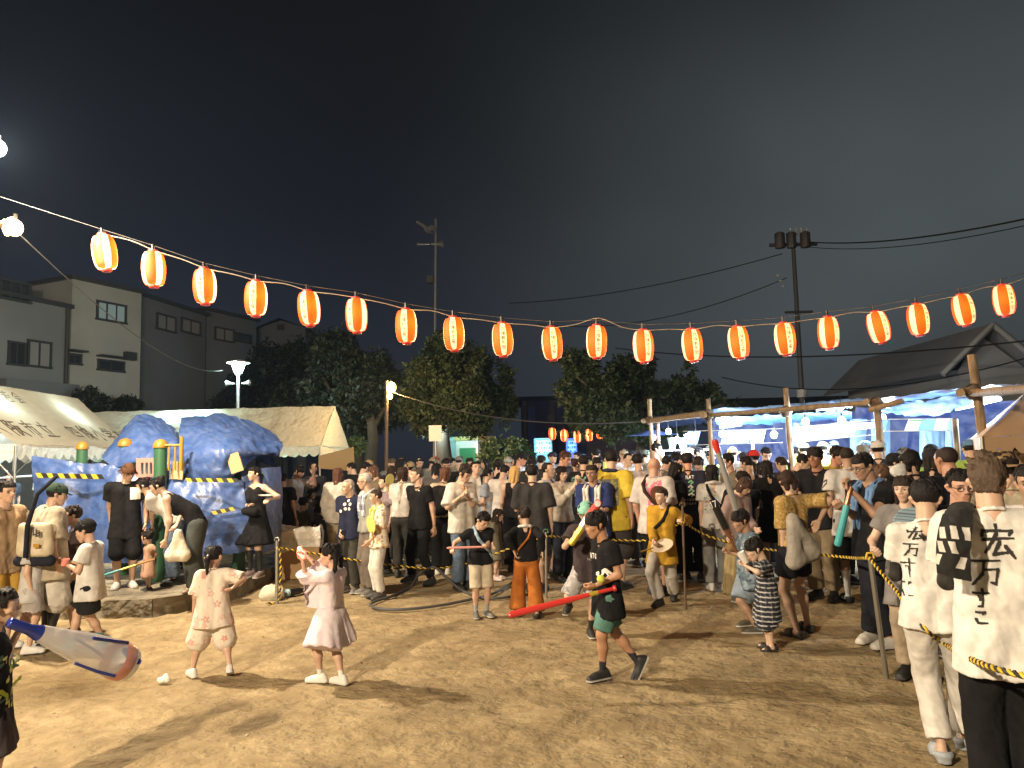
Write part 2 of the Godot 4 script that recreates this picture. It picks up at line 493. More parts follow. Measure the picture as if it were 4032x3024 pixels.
# returns [[name, V, N, I, colours or null, key]], all in metres in the person's own frame
static func person_parts(p: Dictionary, heads_: Dictionary, hands_: Dictionary) -> Array:
	var out := []
	var k := skeleton(p)
	var H: float = p.h; var d: float = p.get("d", 10.0)
	var cell := clampf(d * .0019, .0095, .03)
	var sm := 84.0 / (H * .6 + .6)
	var wd: float = p.get("w", 1.0) * lerpf(1.0, 1.12, k.kid)
	var skin: Color = p.get("skin", Color(.48, .31, .225))
	var fem: float = p.get("sex", 0)
	# the body
	var B := []
	var c := func(a, ra, b, rb, f = 0): return [a * H, ra * H, b * H, rb * H, f]
	var N: Vector3 = k.N; var BB: Basis = k.B
	B.append(c.call(N - BB * Vector3(0, .02, 0), .035, k.HC + k.HB * Vector3(0, -.3, -.1) * k.hr, .026 + .008 * (1 - fem)))
	for i in 2:
		var s := 1 - 2 * i
		B.append(c.call(k.C + BB * Vector3(s * .045, .02, 0), .045 * wd, k.W + k.B0 * Vector3(s * .03, 0, 0), .042 * wd))
		B.append(c.call(k.W + k.B0 * Vector3(s * .03, 0, 0), .042 * wd, k.P + Vector3(s * .035, .0, 0), .048 * wd))
		B.append(c.call(N + BB * Vector3(s * .03, -.02, 0), .034, k.S[i], .027 * wd))
		B.append(c.call(k.S[i], .028 * wd, k.E[i], .020 * wd)); B.append(c.call(k.E[i], .0205 * wd, k.H[i], .0135 * wd))
		B.append(c.call(k.hip[i], .048 * wd, k.knee[i], .030 * wd))
		var kn: Vector3 = k.knee[i]; var an: Vector3 = k.ank[i]
		B.append(c.call(kn, .029 * wd, kn.lerp(an, .35) - Vector3(0, 0, .006), .029 * wd)); B.append(c.call(kn.lerp(an, .35) - Vector3(0, 0, .006), .028 * wd, an, .017 * wd))
		var fd := foot_dir(p, i)
		B.append(c.call(an + Vector3(0, -.028, 0) - fd * .012, .019, an + Vector3(0, -.033, 0) + fd * .085, .014))
	var r := net(B, cell * .9, sm * 1.6)
	var V: PackedVector3Array = r[0]; var I: PackedInt32Array = r[1]
	var Nn := normals(V, I)
	var C := PackedColorArray(); C.resize(V.size())
	var sock: Array = p.get("sock", [])
	var armc = p.get("armc")
	for i in V.size():
		C[i] = skin
		if sock.size():
			for j in 2:
				if V[i].distance_to(k.ank[j] * H) < .14 * H and V[i].y < (k.ank[j].y + sock[1]) * H: C[i] = sock[0]
			if sock[1] > .12 and V[i].y < (k.ank[0].y + sock[1]) * H: C[i] = sock[0]
		if armc != null:
			for j in 2:
				if V[i].distance_to(k.S[j].lerp(k.E[j], .6) * H) < .15 * H or Geometry3D.get_closest_point_to_segment(V[i], k.E[j] * H, k.H[j].lerp(k.E[j], .04) * H).distance_to(V[i]) < .04 * H:
					C[i] = armc
	var lod := 0 if d < 7.5 else 1
	var ht: Array = heads_["%d_%d" % [2 if k.kid > .35 else int(fem), lod]]
	var hs: float = k.hr * H
	var hb: Basis = k.HB
	var xf := Transform3D(hb * Basis.from_scale(Vector3.ONE * hs), k.HC * H)
	var n0 := V.size()
	V.append_array(xf * (ht[0] as PackedVector3Array)); Nn.append_array(Transform3D(hb) * (ht[1] as PackedVector3Array))
	for q in ht[2]: I.append(q + n0)
	var brow: Color = p.get("brow", Color(.03, .022, .018))
	var cc := [skin, brow.lerp(skin, .25), Color(.015, .012, .01), skin.lerp(Color(.42, .12, .10), .55), Color(.45, .40, .36)]
	for q in ht[3]: C.append(cc[q])
	for i in 2:
		var g: float = p.get(["lg", "rg"][i], .7)
		var hd: Array = hands_["%d_%d" % [1 if g > 1.0 else 0, lod]]
		var s := 1 - 2 * i
		var y := -((k.H[i] - k.E[i]) as Vector3).normalized()
		var fwd: Vector3 = p.get(["lt", "rt"][i], BB.z)
		var x := (BB.x * s).normalized() if absf(y.dot(BB.x)) < .8 else BB.y
		var z := (fwd - y * fwd.dot(y)).normalized()
		if z.length() < .5: z = (Vector3.UP - y * y.y).normalized()
		x = y.cross(z) * s
		var hb2 := Basis(x * s, y, z) if s > 0 else Basis(x * s, y, z)
		var sc := H / 1.70 * lerpf(1.0, .92, k.kid)
		var mir := Basis(Vector3(s, 0, 0), Vector3(0, 1, 0), Vector3(0, 0, 1))
		var bas := Basis(y.cross(z), y, z) * mir
		n0 = V.size()
		V.append_array(Transform3D(bas * Basis.from_scale(Vector3.ONE * sc), k.H[i] * H) * (hd[0] as PackedVector3Array))
		Nn.append_array(Transform3D(bas) * (hd[1] as PackedVector3Array))
		var HI: PackedInt32Array = hd[2]
		for q in range(0, HI.size(), 3):
			if s > 0: I.append_array([HI[q] + n0, HI[q + 1] + n0, HI[q + 2] + n0])
			else: I.append_array([HI[q] + n0, HI[q + 2] + n0, HI[q + 1] + n0])
		for q in hd[0].size(): C.append(skin)
	out.append(["body", V, Nn, I, C, "skin"])
	# trousers, shorts, skirt
	var sd := int(H * 977.0) + int(p.get("seed", 0))
	var bot: Array = p.get("bot", ["none"])
	if bot[0] != "none":
		var T := []; var pleat := 0.0; var nm := "trousers"
		var e: float = bot[2] if bot.size() > 2 else .008
		if bot[0] == "skirt":
			nm = "skirt"; pleat = .010
			var hem: float = bot[3] if bot.size() > 3 else .28
			for s in [-1, 1]:
				T.append(c.call(k.W + k.B0 * Vector3(s * .03, -.01, 0), .046 * wd, k.P + Vector3(s * .038, -.01, 0), .056 * wd + e * .5))
				var foot: Vector3 = (k.ank[0] + k.ank[1]) * .5
				T.append(c.call(k.P + Vector3(s * .038, -.01, 0), .056 * wd + e * .5, Vector3(lerpf(k.P.x, foot.x, .5) + s * (.035 + e * .8), hem, lerpf(k.P.z, foot.z, .5)), .055 + e, 1))
		else:
			T.append(c.call(k.P.lerp(k.W, .5), .042 * wd, k.P, .050 * wd + e * .8))
			T.append(c.call(k.hip[0], .049 * wd + e * .8, k.hip[1], .049 * wd + e * .8))
			for i in 2:
				var kn: Vector3 = k.knee[i]; var an: Vector3 = k.ank[i]
				if bot[0] == "shorts":
					nm = "shorts"
					var f: float = bot[3] if bot.size() > 3 else .8
					if f <= 1.0: T.append(c.call(k.hip[i], .050 * wd + e, (k.hip[i] as Vector3).lerp(kn, f), .042 * wd + e * 1.7, 1))
					else:
						T.append(c.call(k.hip[i], .050 * wd + e, kn, .042 * wd + e * 1.4))
						T.append(c.call(kn, .042 * wd + e * 1.4, kn.lerp(an, f - 1.0), .042 * wd + e * 1.6, 1))
				else:
					var lo: float = bot[3] if bot.size() > 3 else .026
					T.append(c.call(k.hip[i], .050 * wd + e, kn, .035 * wd + e + (lo - .026) * .4))
					T.append(c.call(kn, .035 * wd + e + (lo - .026) * .4, kn.lerp(an, .93 if lo < .05 else .98), lo + e, 1))
		r = net(T, cell, sm * 2.4)
		r[0] = wrinkle(r[0], r[1], (.012 if d < 8.0 else .008) * H / 1.7, sd, pleat, k.P.y * H)
		out.append([nm, r[0], normals(r[0], r[1]), r[1], null, ["cloth", bot[1], p.get("botpat", "")]])
	# the top
	var top: Array = p.get("top", ["tee", Color(.6, .6, .6)])
	var e2: float = top[2] if top.size() > 2 else .010
	var hem2: float = top[3] if top.size() > 3 else -.03       # below the hip joint
	var sl: float = {"tee": .62, "sleeveless": 0.0, "long": 1.92, "dress": .55, "sdress": 0.0, "half": .95, "kimono": 1.35, "wide": .9}.get(top[0], .62)
	var T2 := []
	var hemr: float = top[4] if top.size() > 4 else 0.0        # flare
	for s in [-1, 1]:
		T2.append(c.call(k.C + BB * Vector3(s * .046, .035, .002), .046 * wd + e2, k.W + k.B0 * Vector3(s * .036, 0, 0), .046 * wd + e2))
		var hemp: Vector3 = k.P + k.B0 * Vector3(s * ((.038 if hem2 > .005 else .047) + hemr * .6), hem2, 0)
		if hem2 < -.12: hemp = Vector3(s * (.038 + hemr * .6) + (k.knee[0].x + k.knee[1].x) * .2, k.P.y + hem2, (k.knee[0].z + k.knee[1].z) * .25 + k.P.z * .5)
		var be: float = minf(bot[2], .026) * (.3 if bot[0] == "skirt" else 1.0) if bot.size() > 2 and hem2 < .005 else 0.0
		T2.append(c.call(k.W + k.B0 * Vector3(s * .038, 0, 0), maxf(.047 * wd + e2, .054 * wd + be * .9), hemp, maxf(.054 * wd + e2, .063 * wd + be + .007) + hemr, 1))
	if fem > .5 and k.kid < .3:
		for s in [-1, 1]: T2.append(c.call(k.C + BB * Vector3(s * .042, -.01, .04), .026 + e2 * .6, k.C + BB * Vector3(s * .04, -.025, .045), .026 + e2 * .6))
	if wd > 1.12: T2.append(c.call(k.W + k.B0 * Vector3(0, -.01, .04), .05 * wd, k.C + BB * Vector3(0, -.05, .02), .05 * wd))
	for i in 2:
		var s := 1 - 2 * i
		if sl > 0.0 or top[0] == "sleeveless":
			T2.append(c.call(N + BB * Vector3(s * .03, -.016, .0), .032 + e2 * .5, (k.S[i] as Vector3) - (BB * Vector3(s * (.03 if sl == 0.0 else .0), 0, 0)), .029 * wd + e2 * .6))
		elif top[0] == "sdress":
			T2.append(c.call(N + BB * Vector3(s * .045, -.03, .0), .03, N + BB * Vector3(s * .06, -.05, 0), .03))
		if sl > 0.0:
			var S: Vector3 = k.S[i]; var E: Vector3 = k.E[i]; var W: Vector3 = k.H[i]
			var rs := .029 * wd + e2 * .75
			if sl <= 1.0: T2.append(c.call(S, rs, S.lerp(E, sl), rs + e2 * .55 + (.02 if top[0] == "wide" else 0.0), 1))
			else:
				T2.append(c.call(S, rs, E, rs - .004))
				T2.append(c.call(E, rs - .004, E.lerp(W, sl - 1.0), rs - .009 + (.035 if top[0] == "kimono" else 0.0), 1))
				if top[0] == "kimono":
					T2.append(c.call(S.lerp(E, .6) + Vector3(0, -.05, 0), .015, E.lerp(W, sl - 1.0) + Vector3(0, -.15, 0), .012, 1))
	r = net(T2, cell, sm * 1.7)
	r[0] = wrinkle(r[0], r[1], (.016 if d < 8.0 else .011) * H / 1.7, sd + 3, p.get("pleat", 0.0), k.P.y * H)
	var TN := normals(r[0], r[1])
	out.append(["dress" if top[0] in ["dress", "sdress"] else p.get("topname", "shirt"), r[0], TN, r[1], null, ["cloth", top[1], p.get("toppat", "")]])
	if d < 12.5 and sl > 0.0 and not p.has("towel"):
		var Q := []
		for q in 12:
			var a0 := TAU * q / 12.0; var a1 := TAU * (q + 1) / 12.0
			Q.append(c.call(N + BB * Vector3(sin(a0) * .040, .014 - .016 * cos(a0), .006 + cos(a0) * .040), .0052, N + BB * Vector3(sin(a1) * .040, .014 - .016 * cos(a1), .006 + cos(a1) * .040), .0052))
		var w := net(Q, minf(cell, .013) * .7, 300.0)
		out.append(["collar", w[0], normals(w[0], w[1]), w[1], null, ["cloth", top[1], p.get("toppat", "")]])
	if top[0] == "kimono":
		for i in 2:
			var line := [k.S[i].lerp(k.E[i], .45), k.S[i].lerp(k.E[i], .8), k.E[i], k.E[i].lerp(k.H[i], .25), k.E[i].lerp(k.H[i], .5)]
			for o in [-.012, .012]:
				var rows := []
				for j in 8:
					var row := PackedVector3Array(); var t := j / 7.0
					for q in 5:
						var b: Vector3 = line[q] * H
						row.append(b + Vector3(-.03 * t * (4 - q) * .3, -.225 * H * t * (1.0 - .05 * q), o * (1.0 - .6 * t) + .012 * sin(q * 2.1 + t * 4.0) * t))
					rows.append(row)
				var mb := MB.new().grid(rows)
				out.append(["sleeve", mb.v, normals(mb.v, mb.idx), mb.idx, null, ["cloth", top[1], p.get("toppat", "")]])
	# a print on the cloth
	for pr in p.get("prints", []):   # [texture, turn, centre x, y (metres), width, height]
		out.append(patch(r[0], TN, pr))
	# open over-garment, collar, towel round the neck
	if p.has("towel"):
		var tw: Array = p.towel      # colour, left drop, right drop, pattern
		var Q := []
		for i in 2:
			var s := 1 - 2 * i
			var last := N + BB * Vector3(0, .028, -.045)
			for q in [Vector3(s * .038, .024, -.03), Vector3(s * .052, .012, .008), Vector3(s * .05, -.02, .048 + e2), Vector3(s * .047, -.02 - tw[1 + i] * .5, .062 + e2), Vector3(s * .045, -.02 - tw[1 + i], .064 + e2)]:
				var z := N + BB * (q as Vector3)
				for o in [-.014, .014]: Q.append(c.call(last + BB * Vector3(o * (1.0 if q.z > 0 else .2), 0, 0), .012, z + BB * Vector3(o * (1.0 if q.z > 0 else .2), 0, 0), .011))
				last = z
		var w := net(Q, minf(cell, .012), 260.0)
		w[0] = wrinkle(w[0], w[1], .006, sd + 9)
		out.append(["neck_towel", w[0], normals(w[0], w[1]), w[1], null, ["cloth", tw[0], tw[3] if tw.size() > 3 else ""]])
	if p.has("strap"):
		var st: Array = p.strap      # colour, side of the shoulder (1 left), hip point, radius
		var Q := []
		var s: float = st[1]
		var dz := .05 * wd + e2 + .012
		var fr := [N + BB * Vector3(s * .055, .020 + e2 * .5, .0), N + BB * Vector3(s * .05, -.03, dz * .8), k.C + BB * Vector3(s * .03, .02, dz), k.C + BB * Vector3(-s * .035, -.05, dz), k.W + k.B0 * Vector3(-s * (.075 + e2), .0, dz * .72), k.P + Vector3(-s * (.098 + e2), .02, .01)]
		for q in 5: Q.append(c.call(fr[q], st[2], fr[q + 1], st[2]))
		var bk := [fr[0], N + BB * Vector3(s * .05, -.03, -dz * .8), k.C + BB * Vector3(s * .03, .02, -dz), k.C + BB * Vector3(-s * .035, -.05, -dz), k.W + k.B0 * Vector3(-s * (.075 + e2), .0, -dz * .72), fr[5]]
		for q in 5: Q.append(c.call(bk[q], st[2], bk[q + 1], st[2]))
		var w := net(Q, minf(cell, .012) * .8, 260.0)
		out.append(["strap", w[0], normals(w[0], w[1]), w[1], null, ["cloth", st[0], ""]])
	return out

static func foot_dir(p: Dictionary, i: int) -> Vector3:
	var a := deg_to_rad(p.get(["lfy", "rfy"][i], 12.0 * (1 - 2 * i)))
	var pt := deg_to_rad(p.get(["lfp", "rfp"][i], 0.0))
	return Vector3(sin(a) * cos(pt), -sin(pt), cos(a) * cos(pt))

static func patch(V: PackedVector3Array, N: PackedVector3Array, pr: Array) -> Array:
	var rot := Basis(Vector3.UP, -deg_to_rad(pr[1])); var inv := rot.inverse()
	var gx := 13; var gy := 13
	var cx: float = pr[2]; var cy: float = pr[3]; var w: float = pr[4]; var hh: float = pr[5]
	var pts := PackedVector3Array()
	for i in V.size():
		var p := rot * V[i]
		if absf(p.x - cx) < w * .5 + .06 and absf(p.y - cy) < hh * .5 + .06 and (rot * N[i]).z > .05: pts.append(p)
	var mb := MB.new(); var rows := []
	for j in gy:
		var row := PackedVector3Array()
		for i in gx:
			var x := cx + (float(i) / (gx - 1) - .5) * w; var y := cy - (float(j) / (gy - 1) - .5) * hh
			var sw := 1e-6; var sz := 0.0; var best := 9.0; var bz := 0.0
			for q in pts:
				var d2 := (q.x - x) * (q.x - x) + (q.y - y) * (q.y - y)
				var wt := exp(-d2 * 4500.0)
				sw += wt; sz += wt * q.z
				if d2 < best: best = d2; bz = q.z
			row.append(inv * Vector3(x, y, (sz / sw if sw > .02 else bz) + .005))
		rows.append(row)
	mb.grid(rows)
	return ["print", mb.v, normals(mb.v, mb.idx), mb.idx, mb.uv, ["print", pr[0]]]

# ---------- ink: strokes drawn into a picture ----------
static func ink(im: Image, st: Array, ox: float, oy: float, sx: float, sy: float, wd: float, col: Color) -> void:
	for line in st:
		for i in range(0, line.size() - 2, 2):
			var a := Vector2(ox + line[i] * sx, oy + line[i + 1] * sy); var b := Vector2(ox + line[i + 2] * sx, oy + line[i + 3] * sy)
			var n := int(a.distance_to(b) * 1.5) + 1
			for t in n + 1:
				var f := float(t) / n
				var q := a.lerp(b, f); var r := wd * (1.0 - .35 * f)
				im.fill_rect(Rect2i(int(q.x - r), int(q.y - r), maxi(1, int(r * 2)), maxi(1, int(r * 2))), col)
const GLYPH := {
	"four": [[.15, .2, .17, .85], [.15, .2, .85, .2, .83, .85], [.15, .82, .85, .82], [.4, .2, .33, .6], [.6, .2, .6, .55, .74, .58]],
	"jo": [[.25, .05, .05, .4], [.15, .3, .15, .95], [.3, .3, .3, .75], [.55, .05, .38, .35], [.5, .2, .85, .2, .45, .5], [.55, .25, .97, .5], [.4, .6, .95, .6], [.67, .5, .67, .97], [.65, .65, .4, .9], [.7, .65, .95, .9]],
	"young": [[.1, .2, .9, .2], [.35, .05, .35, .32], [.65, .05, .65, .32], [.1, .45, .92, .45], [.5, .32, .15, .85], [.38, .6, .38, .95, .82, .95, .82, .6, .38, .6]],
	"mid": [[.15, .25, .15, .65, .85, .65, .85, .25, .15, .25], [.5, .03, .5, .98]],
	"kai": [[.5, .05, .08, .45], [.5, .05, .93, .45], [.3, .45, .7, .45], [.15, .62, .88, .62], [.5, .62, .25, .92, .8, .88], [.68, .75, .85, .95]],
	"blue": [[.15, .15, .85, .15], [.5, .03, .5, .42], [.2, .28, .8, .28], [.08, .42, .92, .42], [.28, .55, .25, .98], [.28, .55, .75, .55, .75, .97], [.28, .68, .75, .68], [.28, .8, .75, .8]],
	"year": [[.3, .03, .1, .35], [.25, .18, .85, .18], [.3, .4, .8, .4], [.3, .4, .3, .62], [.05, .62, .95, .62], [.55, .18, .55, .98]],
	"dan": [[.12, .1, .12, .95], [.12, .1, .88, .1, .88, .95], [.12, .92, .88, .92], [.25, .38, .78, .38], [.6, .25, .6, .75, .5, .72], [.35, .5, .45, .62]],
	"good": [[.25, .05, .15, .55, .42, .9], [.4, .3, .1, .95], [.05, .35, .48, .33], [.55, .12, .9, .12, .72, .35], [.72, .35, .72, .92, .6, .88], [.5, .52, .97, .52]],
	"big": [[.08, .35, .92, .35], [.5, .05, .45, .5, .1, .95], [.5, .4, .92, .95]],
	"saka": [[.12, .08, .12, .98], [.12, .1, .38, .1, .25, .35, .38, .55, .2, .62], [.5, .15, .95, .12], [.52, .15, .48, .6, .35, .95], [.55, .4, .88, .4, .45, .95], [.58, .5, .95, .95]],
	"city": [[.5, .02, .5, .15], [.08, .2, .92, .2], [.22, .38, .22, .8], [.22, .38, .78, .38, .78, .78, .68, .75], [.5, .2, .5, .98]],
	"stand": [[.5, .03, .5, .18], [.12, .25, .88, .25], [.3, .38, .4, .75], [.7, .35, .58, .8], [.05, .88, .95, .88]],
	"small": [[.5, .05, .5, .95, .38, .88], [.25, .35, .08, .7], [.75, .35, .92, .7]],
	"learn": [[.25, .05, .3, .2], [.5, .02, .52, .18], [.75, .05, .68, .2], [.1, .4, .1, .28, .9, .28, .88, .4], [.3, .45, .7, .45, .52, .58], [.52, .58, .52, .95, .4, .9], [.1, .68, .9, .68]],
	"school": [[.05, .3, .45, .3], [.25, .05, .25, .97], [.25, .35, .05, .7], [.25, .38, .45, .6], [.72, .03, .72, .18], [.5, .22, .97, .22], [.62, .3, .52, .45], [.82, .3, .93, .45], [.88, .48, .5, .95], [.6, .5, .97, .95]],
	"hiro": [[.5, .0, .5, .12], [.08, .3, .12, .17, .9, .17, .82, .3], [.1, .42, .92, .38], [.5, .25, .12, .8], [.55, .5, .35, .85, .85, .78], [.7, .62, .92, .95]],
	"man": [[.1, .12, .92, .1], [.45, .12, .38, .55, .08, .95], [.42, .42, .85, .4, .75, .9, .6, .85]],
	"su": [[.1, .25, .92, .22], [.58, .02, .58, .5, .42, .62, .38, .42, .58, .45, .52, .95, .3, .99]],
	"ko": [[.25, .15, .75, .12, .6, .25], [.2, .6, .3, .85, .85, .82]],
	"S": [[.9, .15, .6, .02, .2, .1, .15, .35, .8, .6, .85, .85, .5, .98, .1, .85]], "Y": [[.05, .0, .5, .5], [.95, .0, .5, .5, .5, 1.0]],
	"one": [[.25, .2, .55, .0, .55, 1.0]], "seven": [[.1, .02, .9, .02, .4, 1.0]], "I": [[.5, .0, .5, 1.0]], "N": [[.1, 1.0, .1, .0, .9, 1.0, .9, .0]], "T": [[.0, .02, 1.0, .02], [.5, .0, .5, 1.0]],
	"O": [[.5, .0, .1, .3, .1, .7, .5, 1.0, .9, .7, .9, .3, .5, .0]], "C": [[.9, .15, .5, .0, .1, .3, .1, .7, .5, 1.0, .9, .85]], "H": [[.1, .0, .1, 1.0], [.9, .0, .9, 1.0], [.1, .5, .9, .5]], "E": [[.9, .02, .1, .02, .1, .98, .9, .98], [.1, .5, .7, .5]], "A": [[.05, 1.0, .5, .0, .95, 1.0], [.25, .65, .75, .65]],
	"L": [[.1, .0, .1, .98, .9, .98]], "B": [[.1, .0, .1, 1.0, .8, .9, .85, .6, .1, .48, .75, .4, .75, .08, .1, .02]],
}
var sun_env: Environment
func _ready() -> void:
	# ---- camera, night sky, exposure ----
	var cam := Camera3D.new(); cam.name = "camera"; cam.fov = 53.67; cam.near = 0.05; cam.far = 600.0
	cam.position = Vector3(0, 1.72, 0); cam.rotation_degrees = Vector3(5.42, 0, -1.5)
	add_child(cam); cam.current = true
	var env := Environment.new()
	env.tonemap_mode = Environment.TONE_MAPPER_LINEAR; env.tonemap_exposure = 1.6
	env.sdfgi_enabled = true; env.ssao_enabled = true; env.ssil_enabled = true
	env.background_mode = Environment.BG_SKY
	env.fog_enabled = true; env.fog_density = .00035; env.fog_light_color = Color(.72, .84, 1.0)
	var sky := Sky.new(); var pm := PanoramaSkyMaterial.new(); pm.panorama = night_sky(); sky.sky_material = pm; env.sky = sky
	var we := WorldEnvironment.new(); we.name = "environment"; we.environment = env; add_child(we)
	make_materials()
	make_templates()
	ground(); platform(); houses(); far_buildings(); trees(); poles_and_lamps(); tents(); playground(); stalls(); lanterns(); ropes(); small_things()
	people()
	accessories()

# ---------- light helpers ----------
func omni(parent: Node, at: Vector3, col: Color, e: float, size := .06) -> void:
	var l := OmniLight3D.new(); l.name = "light"; l.position = at; l.light_color = col; l.light_energy = e; l.light_size = size
	l.omni_range = 60.0; l.omni_attenuation = 2.0; l.shadow_enabled = true
	parent.add_child(l, true)

func night_sky() -> ImageTexture:
	var w := 512; var h := 256
	var im := Image.create(w, h, false, Image.FORMAT_RGBF)
	var nz := FastNoiseLite.new(); nz.seed = 11; nz.frequency = 1.0; nz.fractal_octaves = 3
	for y in h:
		var el := (.5 - (y + .5) / h) * 180.0
		for x in w:
			var az := ((x + .5) / w - .5) * 360.0
			var a := deg_to_rad(az); var e := deg_to_rad(el)
			var d := Vector3(sin(a) * cos(e), sin(e), -cos(a) * cos(e))
			var low := exp(-pow(maxf(el, 0.0) / 13.0, 1.2))
			var left := clampf(.30 - d.x * 1.55, 0.0, 1.0); left = left * left * (3.0 - 2.0 * left)
			var right := clampf(.5 + d.x * 1.3, 0.0, 1.0)
			var n := .5 + .5 * nz.get_noise_3d(d.x * 2.2, d.y * 3.5, d.z * 2.2)
			var c := Vector3(.0010, .0011, .0013)
			c += Vector3(.038, .045, .047) * left * exp(-pow((maxf(el, 0.0) - 15.0) / 17.0, 2.0)) * (.8 + .4 * n)
			c += Vector3(.0085, .011, .019) * right * exp(-pow(maxf(el, 0.0) / 19.0, 1.4))
			c += Vector3(.0035, .004, .0055) * exp(-pow(maxf(el, 0.0) / 17.0, 1.5))
			c += Vector3(.0022, .0026, .003) * n * n
			if el < 0.0: c = Vector3(.012, .012, .013)
			im.set_pixel(x, y, Color(c.x, c.y, c.z))
	return ImageTexture.create_from_image(im)

# ---------- materials ----------
var M := {}
var cloths := {}
var pats := {}
func lin(r: float, g: float, b: float) -> Color: return Color(r, g, b).linear_to_srgb()
func mat(called: String, col: Color, rough := .8, metal := 0.0) -> StandardMaterial3D:
	var m := StandardMaterial3D.new(); m.resource_name = called
	m.albedo_color = Color(col.r, col.g, col.b).linear_to_srgb(); m.roughness = rough; m.metallic = metal
	M[called] = m
	return m
func noise_tex(sd: int, freq: float, sx: int, normal := false, bump := 6.0, lo := Color.BLACK, hi := Color.WHITE, oct := 4, typ := FastNoiseLite.TYPE_SIMPLEX_SMOOTH) -> NoiseTexture2D:
	var n := FastNoiseLite.new(); n.seed = sd; n.frequency = freq; n.fractal_octaves = oct; n.noise_type = typ
	var t := NoiseTexture2D.new(); t.width = sx; t.height = sx; t.seamless = true; t.noise = n
	t.as_normal_map = normal; t.bump_strength = bump
	if not normal:
		var g := Gradient.new(); g.set_color(0, lo); g.set_color(1, hi); g.set_offset(0, .25); g.set_offset(1, .75); t.color_ramp = g
	return t
func emis(called: String, col: Color, e: float) -> StandardMaterial3D:
	var m := mat(called, Color(.8, .8, .8), .5)
	m.emission_enabled = true; m.emission = col; m.emission_energy_multiplier = e
	return m
func pattern(key: String) -> Texture2D:
	if pats.has(key): return pats[key]
	var im := Image.create(128, 128, false, Image.FORMAT_RGB8)
	var rg := RandomNumberGenerator.new(); rg.seed = hash(key) % 99999
	var blot := func(n: int, r: float, col: Color, el := 1.0):
		for i in n:
			var cx := rg.randf() * 128; var cy := rg.randf() * 128; var a := rg.randf() * TAU; var rr := r * rg.randf_range(.6, 1.2)
			for y in range(int(-rr * 1.6), int(rr * 1.6) + 1):
				for x in range(int(-rr * 1.6), int(rr * 1.6) + 1):
					var q := Vector2(x, y).rotated(a)
					if q.x * q.x * el + q.y * q.y / el < rr * rr: im.set_pixel(posmod(int(cx) + x, 128), posmod(int(cy) + y, 128), col)
	match key:
		"floral":
			im.fill(lin(.70, .66, .58)); blot.call(34, 6.0, lin(.42, .20, .08), 2.2); blot.call(26, 4.0, lin(.30, .16, .10), 2.8); blot.call(18, 5.0, lin(.62, .42, .20), 1.6); blot.call(14, 3.0, lin(.25, .24, .14), 2.0)
		"gold":
			im.fill(lin(.30, .19, .06)); blot.call(70, 4.5, lin(.44, .32, .13), 2.2); blot.call(60, 3.0, lin(.16, .09, .03), 1.6); blot.call(50, 2.2, lin(.52, .42, .22), 2.6)
		"pinkflower":
			im.fill(lin(.62, .56, .48)); blot.call(8, 3.0, lin(.36, .37, .26), 3.0)
			for i in 9:
				var cx := rg.randf() * 128; var cy := rg.randf() * 128; var rr := rg.randf_range(6.0, 12.0); var co: Color = lin(.50, .15, .13) if i % 3 else lin(.58, .28, .25)
				for y in range(-16, 17):
					for x in range(-16, 17):
						var q := Vector2(x, y); var m := rr * (.72 + .28 * cos(q.angle() * 5.0 + i))
						if q.length() < m and q.length() > rr * .22 and absf(sin(q.angle() * 2.5 + i * .5)) > .16: im.set_pixel(posmod(int(cx) + x, 128), posmod(int(cy) + y, 128), co)
		"stripe":
			im.fill(lin(.022, .025, .034))
			for j in 8:
				for x in 128:
					if (x / 9 + j * 3) % 9 != 0:
						for t in 5: im.set_pixel(x, j * 16 + t + (1 if (x / 9) % 2 else 0), lin(.40, .40, .42))
		"tiedye":
			im.fill(lin(.10, .14, .18)); blot.call(40, 8.0, lin(.20, .27, .33), 1.6); blot.call(30, 6.0, lin(.05, .07, .10), 1.8); blot.call(18, 4.0, lin(.36, .42, .46), 2.0)
		"greycamo":
			im.fill(lin(.36, .35, .36)); blot.call(26, 8.0, lin(.14, .14, .15), 1.8); blot.call(20, 7.0, lin(.52, .51, .52), 1.6)
		"lilac":
			im.fill(lin(.66, .57, .62)); blot.call(30, 8.0, lin(.70, .63, .66), 2.0); blot.call(16, 6.0, lin(.60, .48, .57), 2.2)
		"towelcheck":
			im.fill(lin(.55, .57, .62))
			for j in 4:
				for i in 4:
					if (i + j) % 2 == 0: im.fill_rect(Rect2i(i * 32, j * 32, 26, 26), lin(.03, .05, .14))
		"denim":
			im.fill(lin(.085, .12, .18)); blot.call(50, 7.0, lin(.12, .16, .23), 3.0); blot.call(40, 5.0, lin(.06, .085, .14), 3.0)
		"swirl":
			im.fill(lin(.012, .012, .013)); blot.call(14, 5.0, lin(.36, .42, .05), 4.0); blot.call(10, 4.0, lin(.10, .16, .13), 3.0); blot.call(8, 3.0, lin(.5, .52, .4), 3.0)
	pats[key] = ImageTexture.create_from_image(im)
	return pats[key]
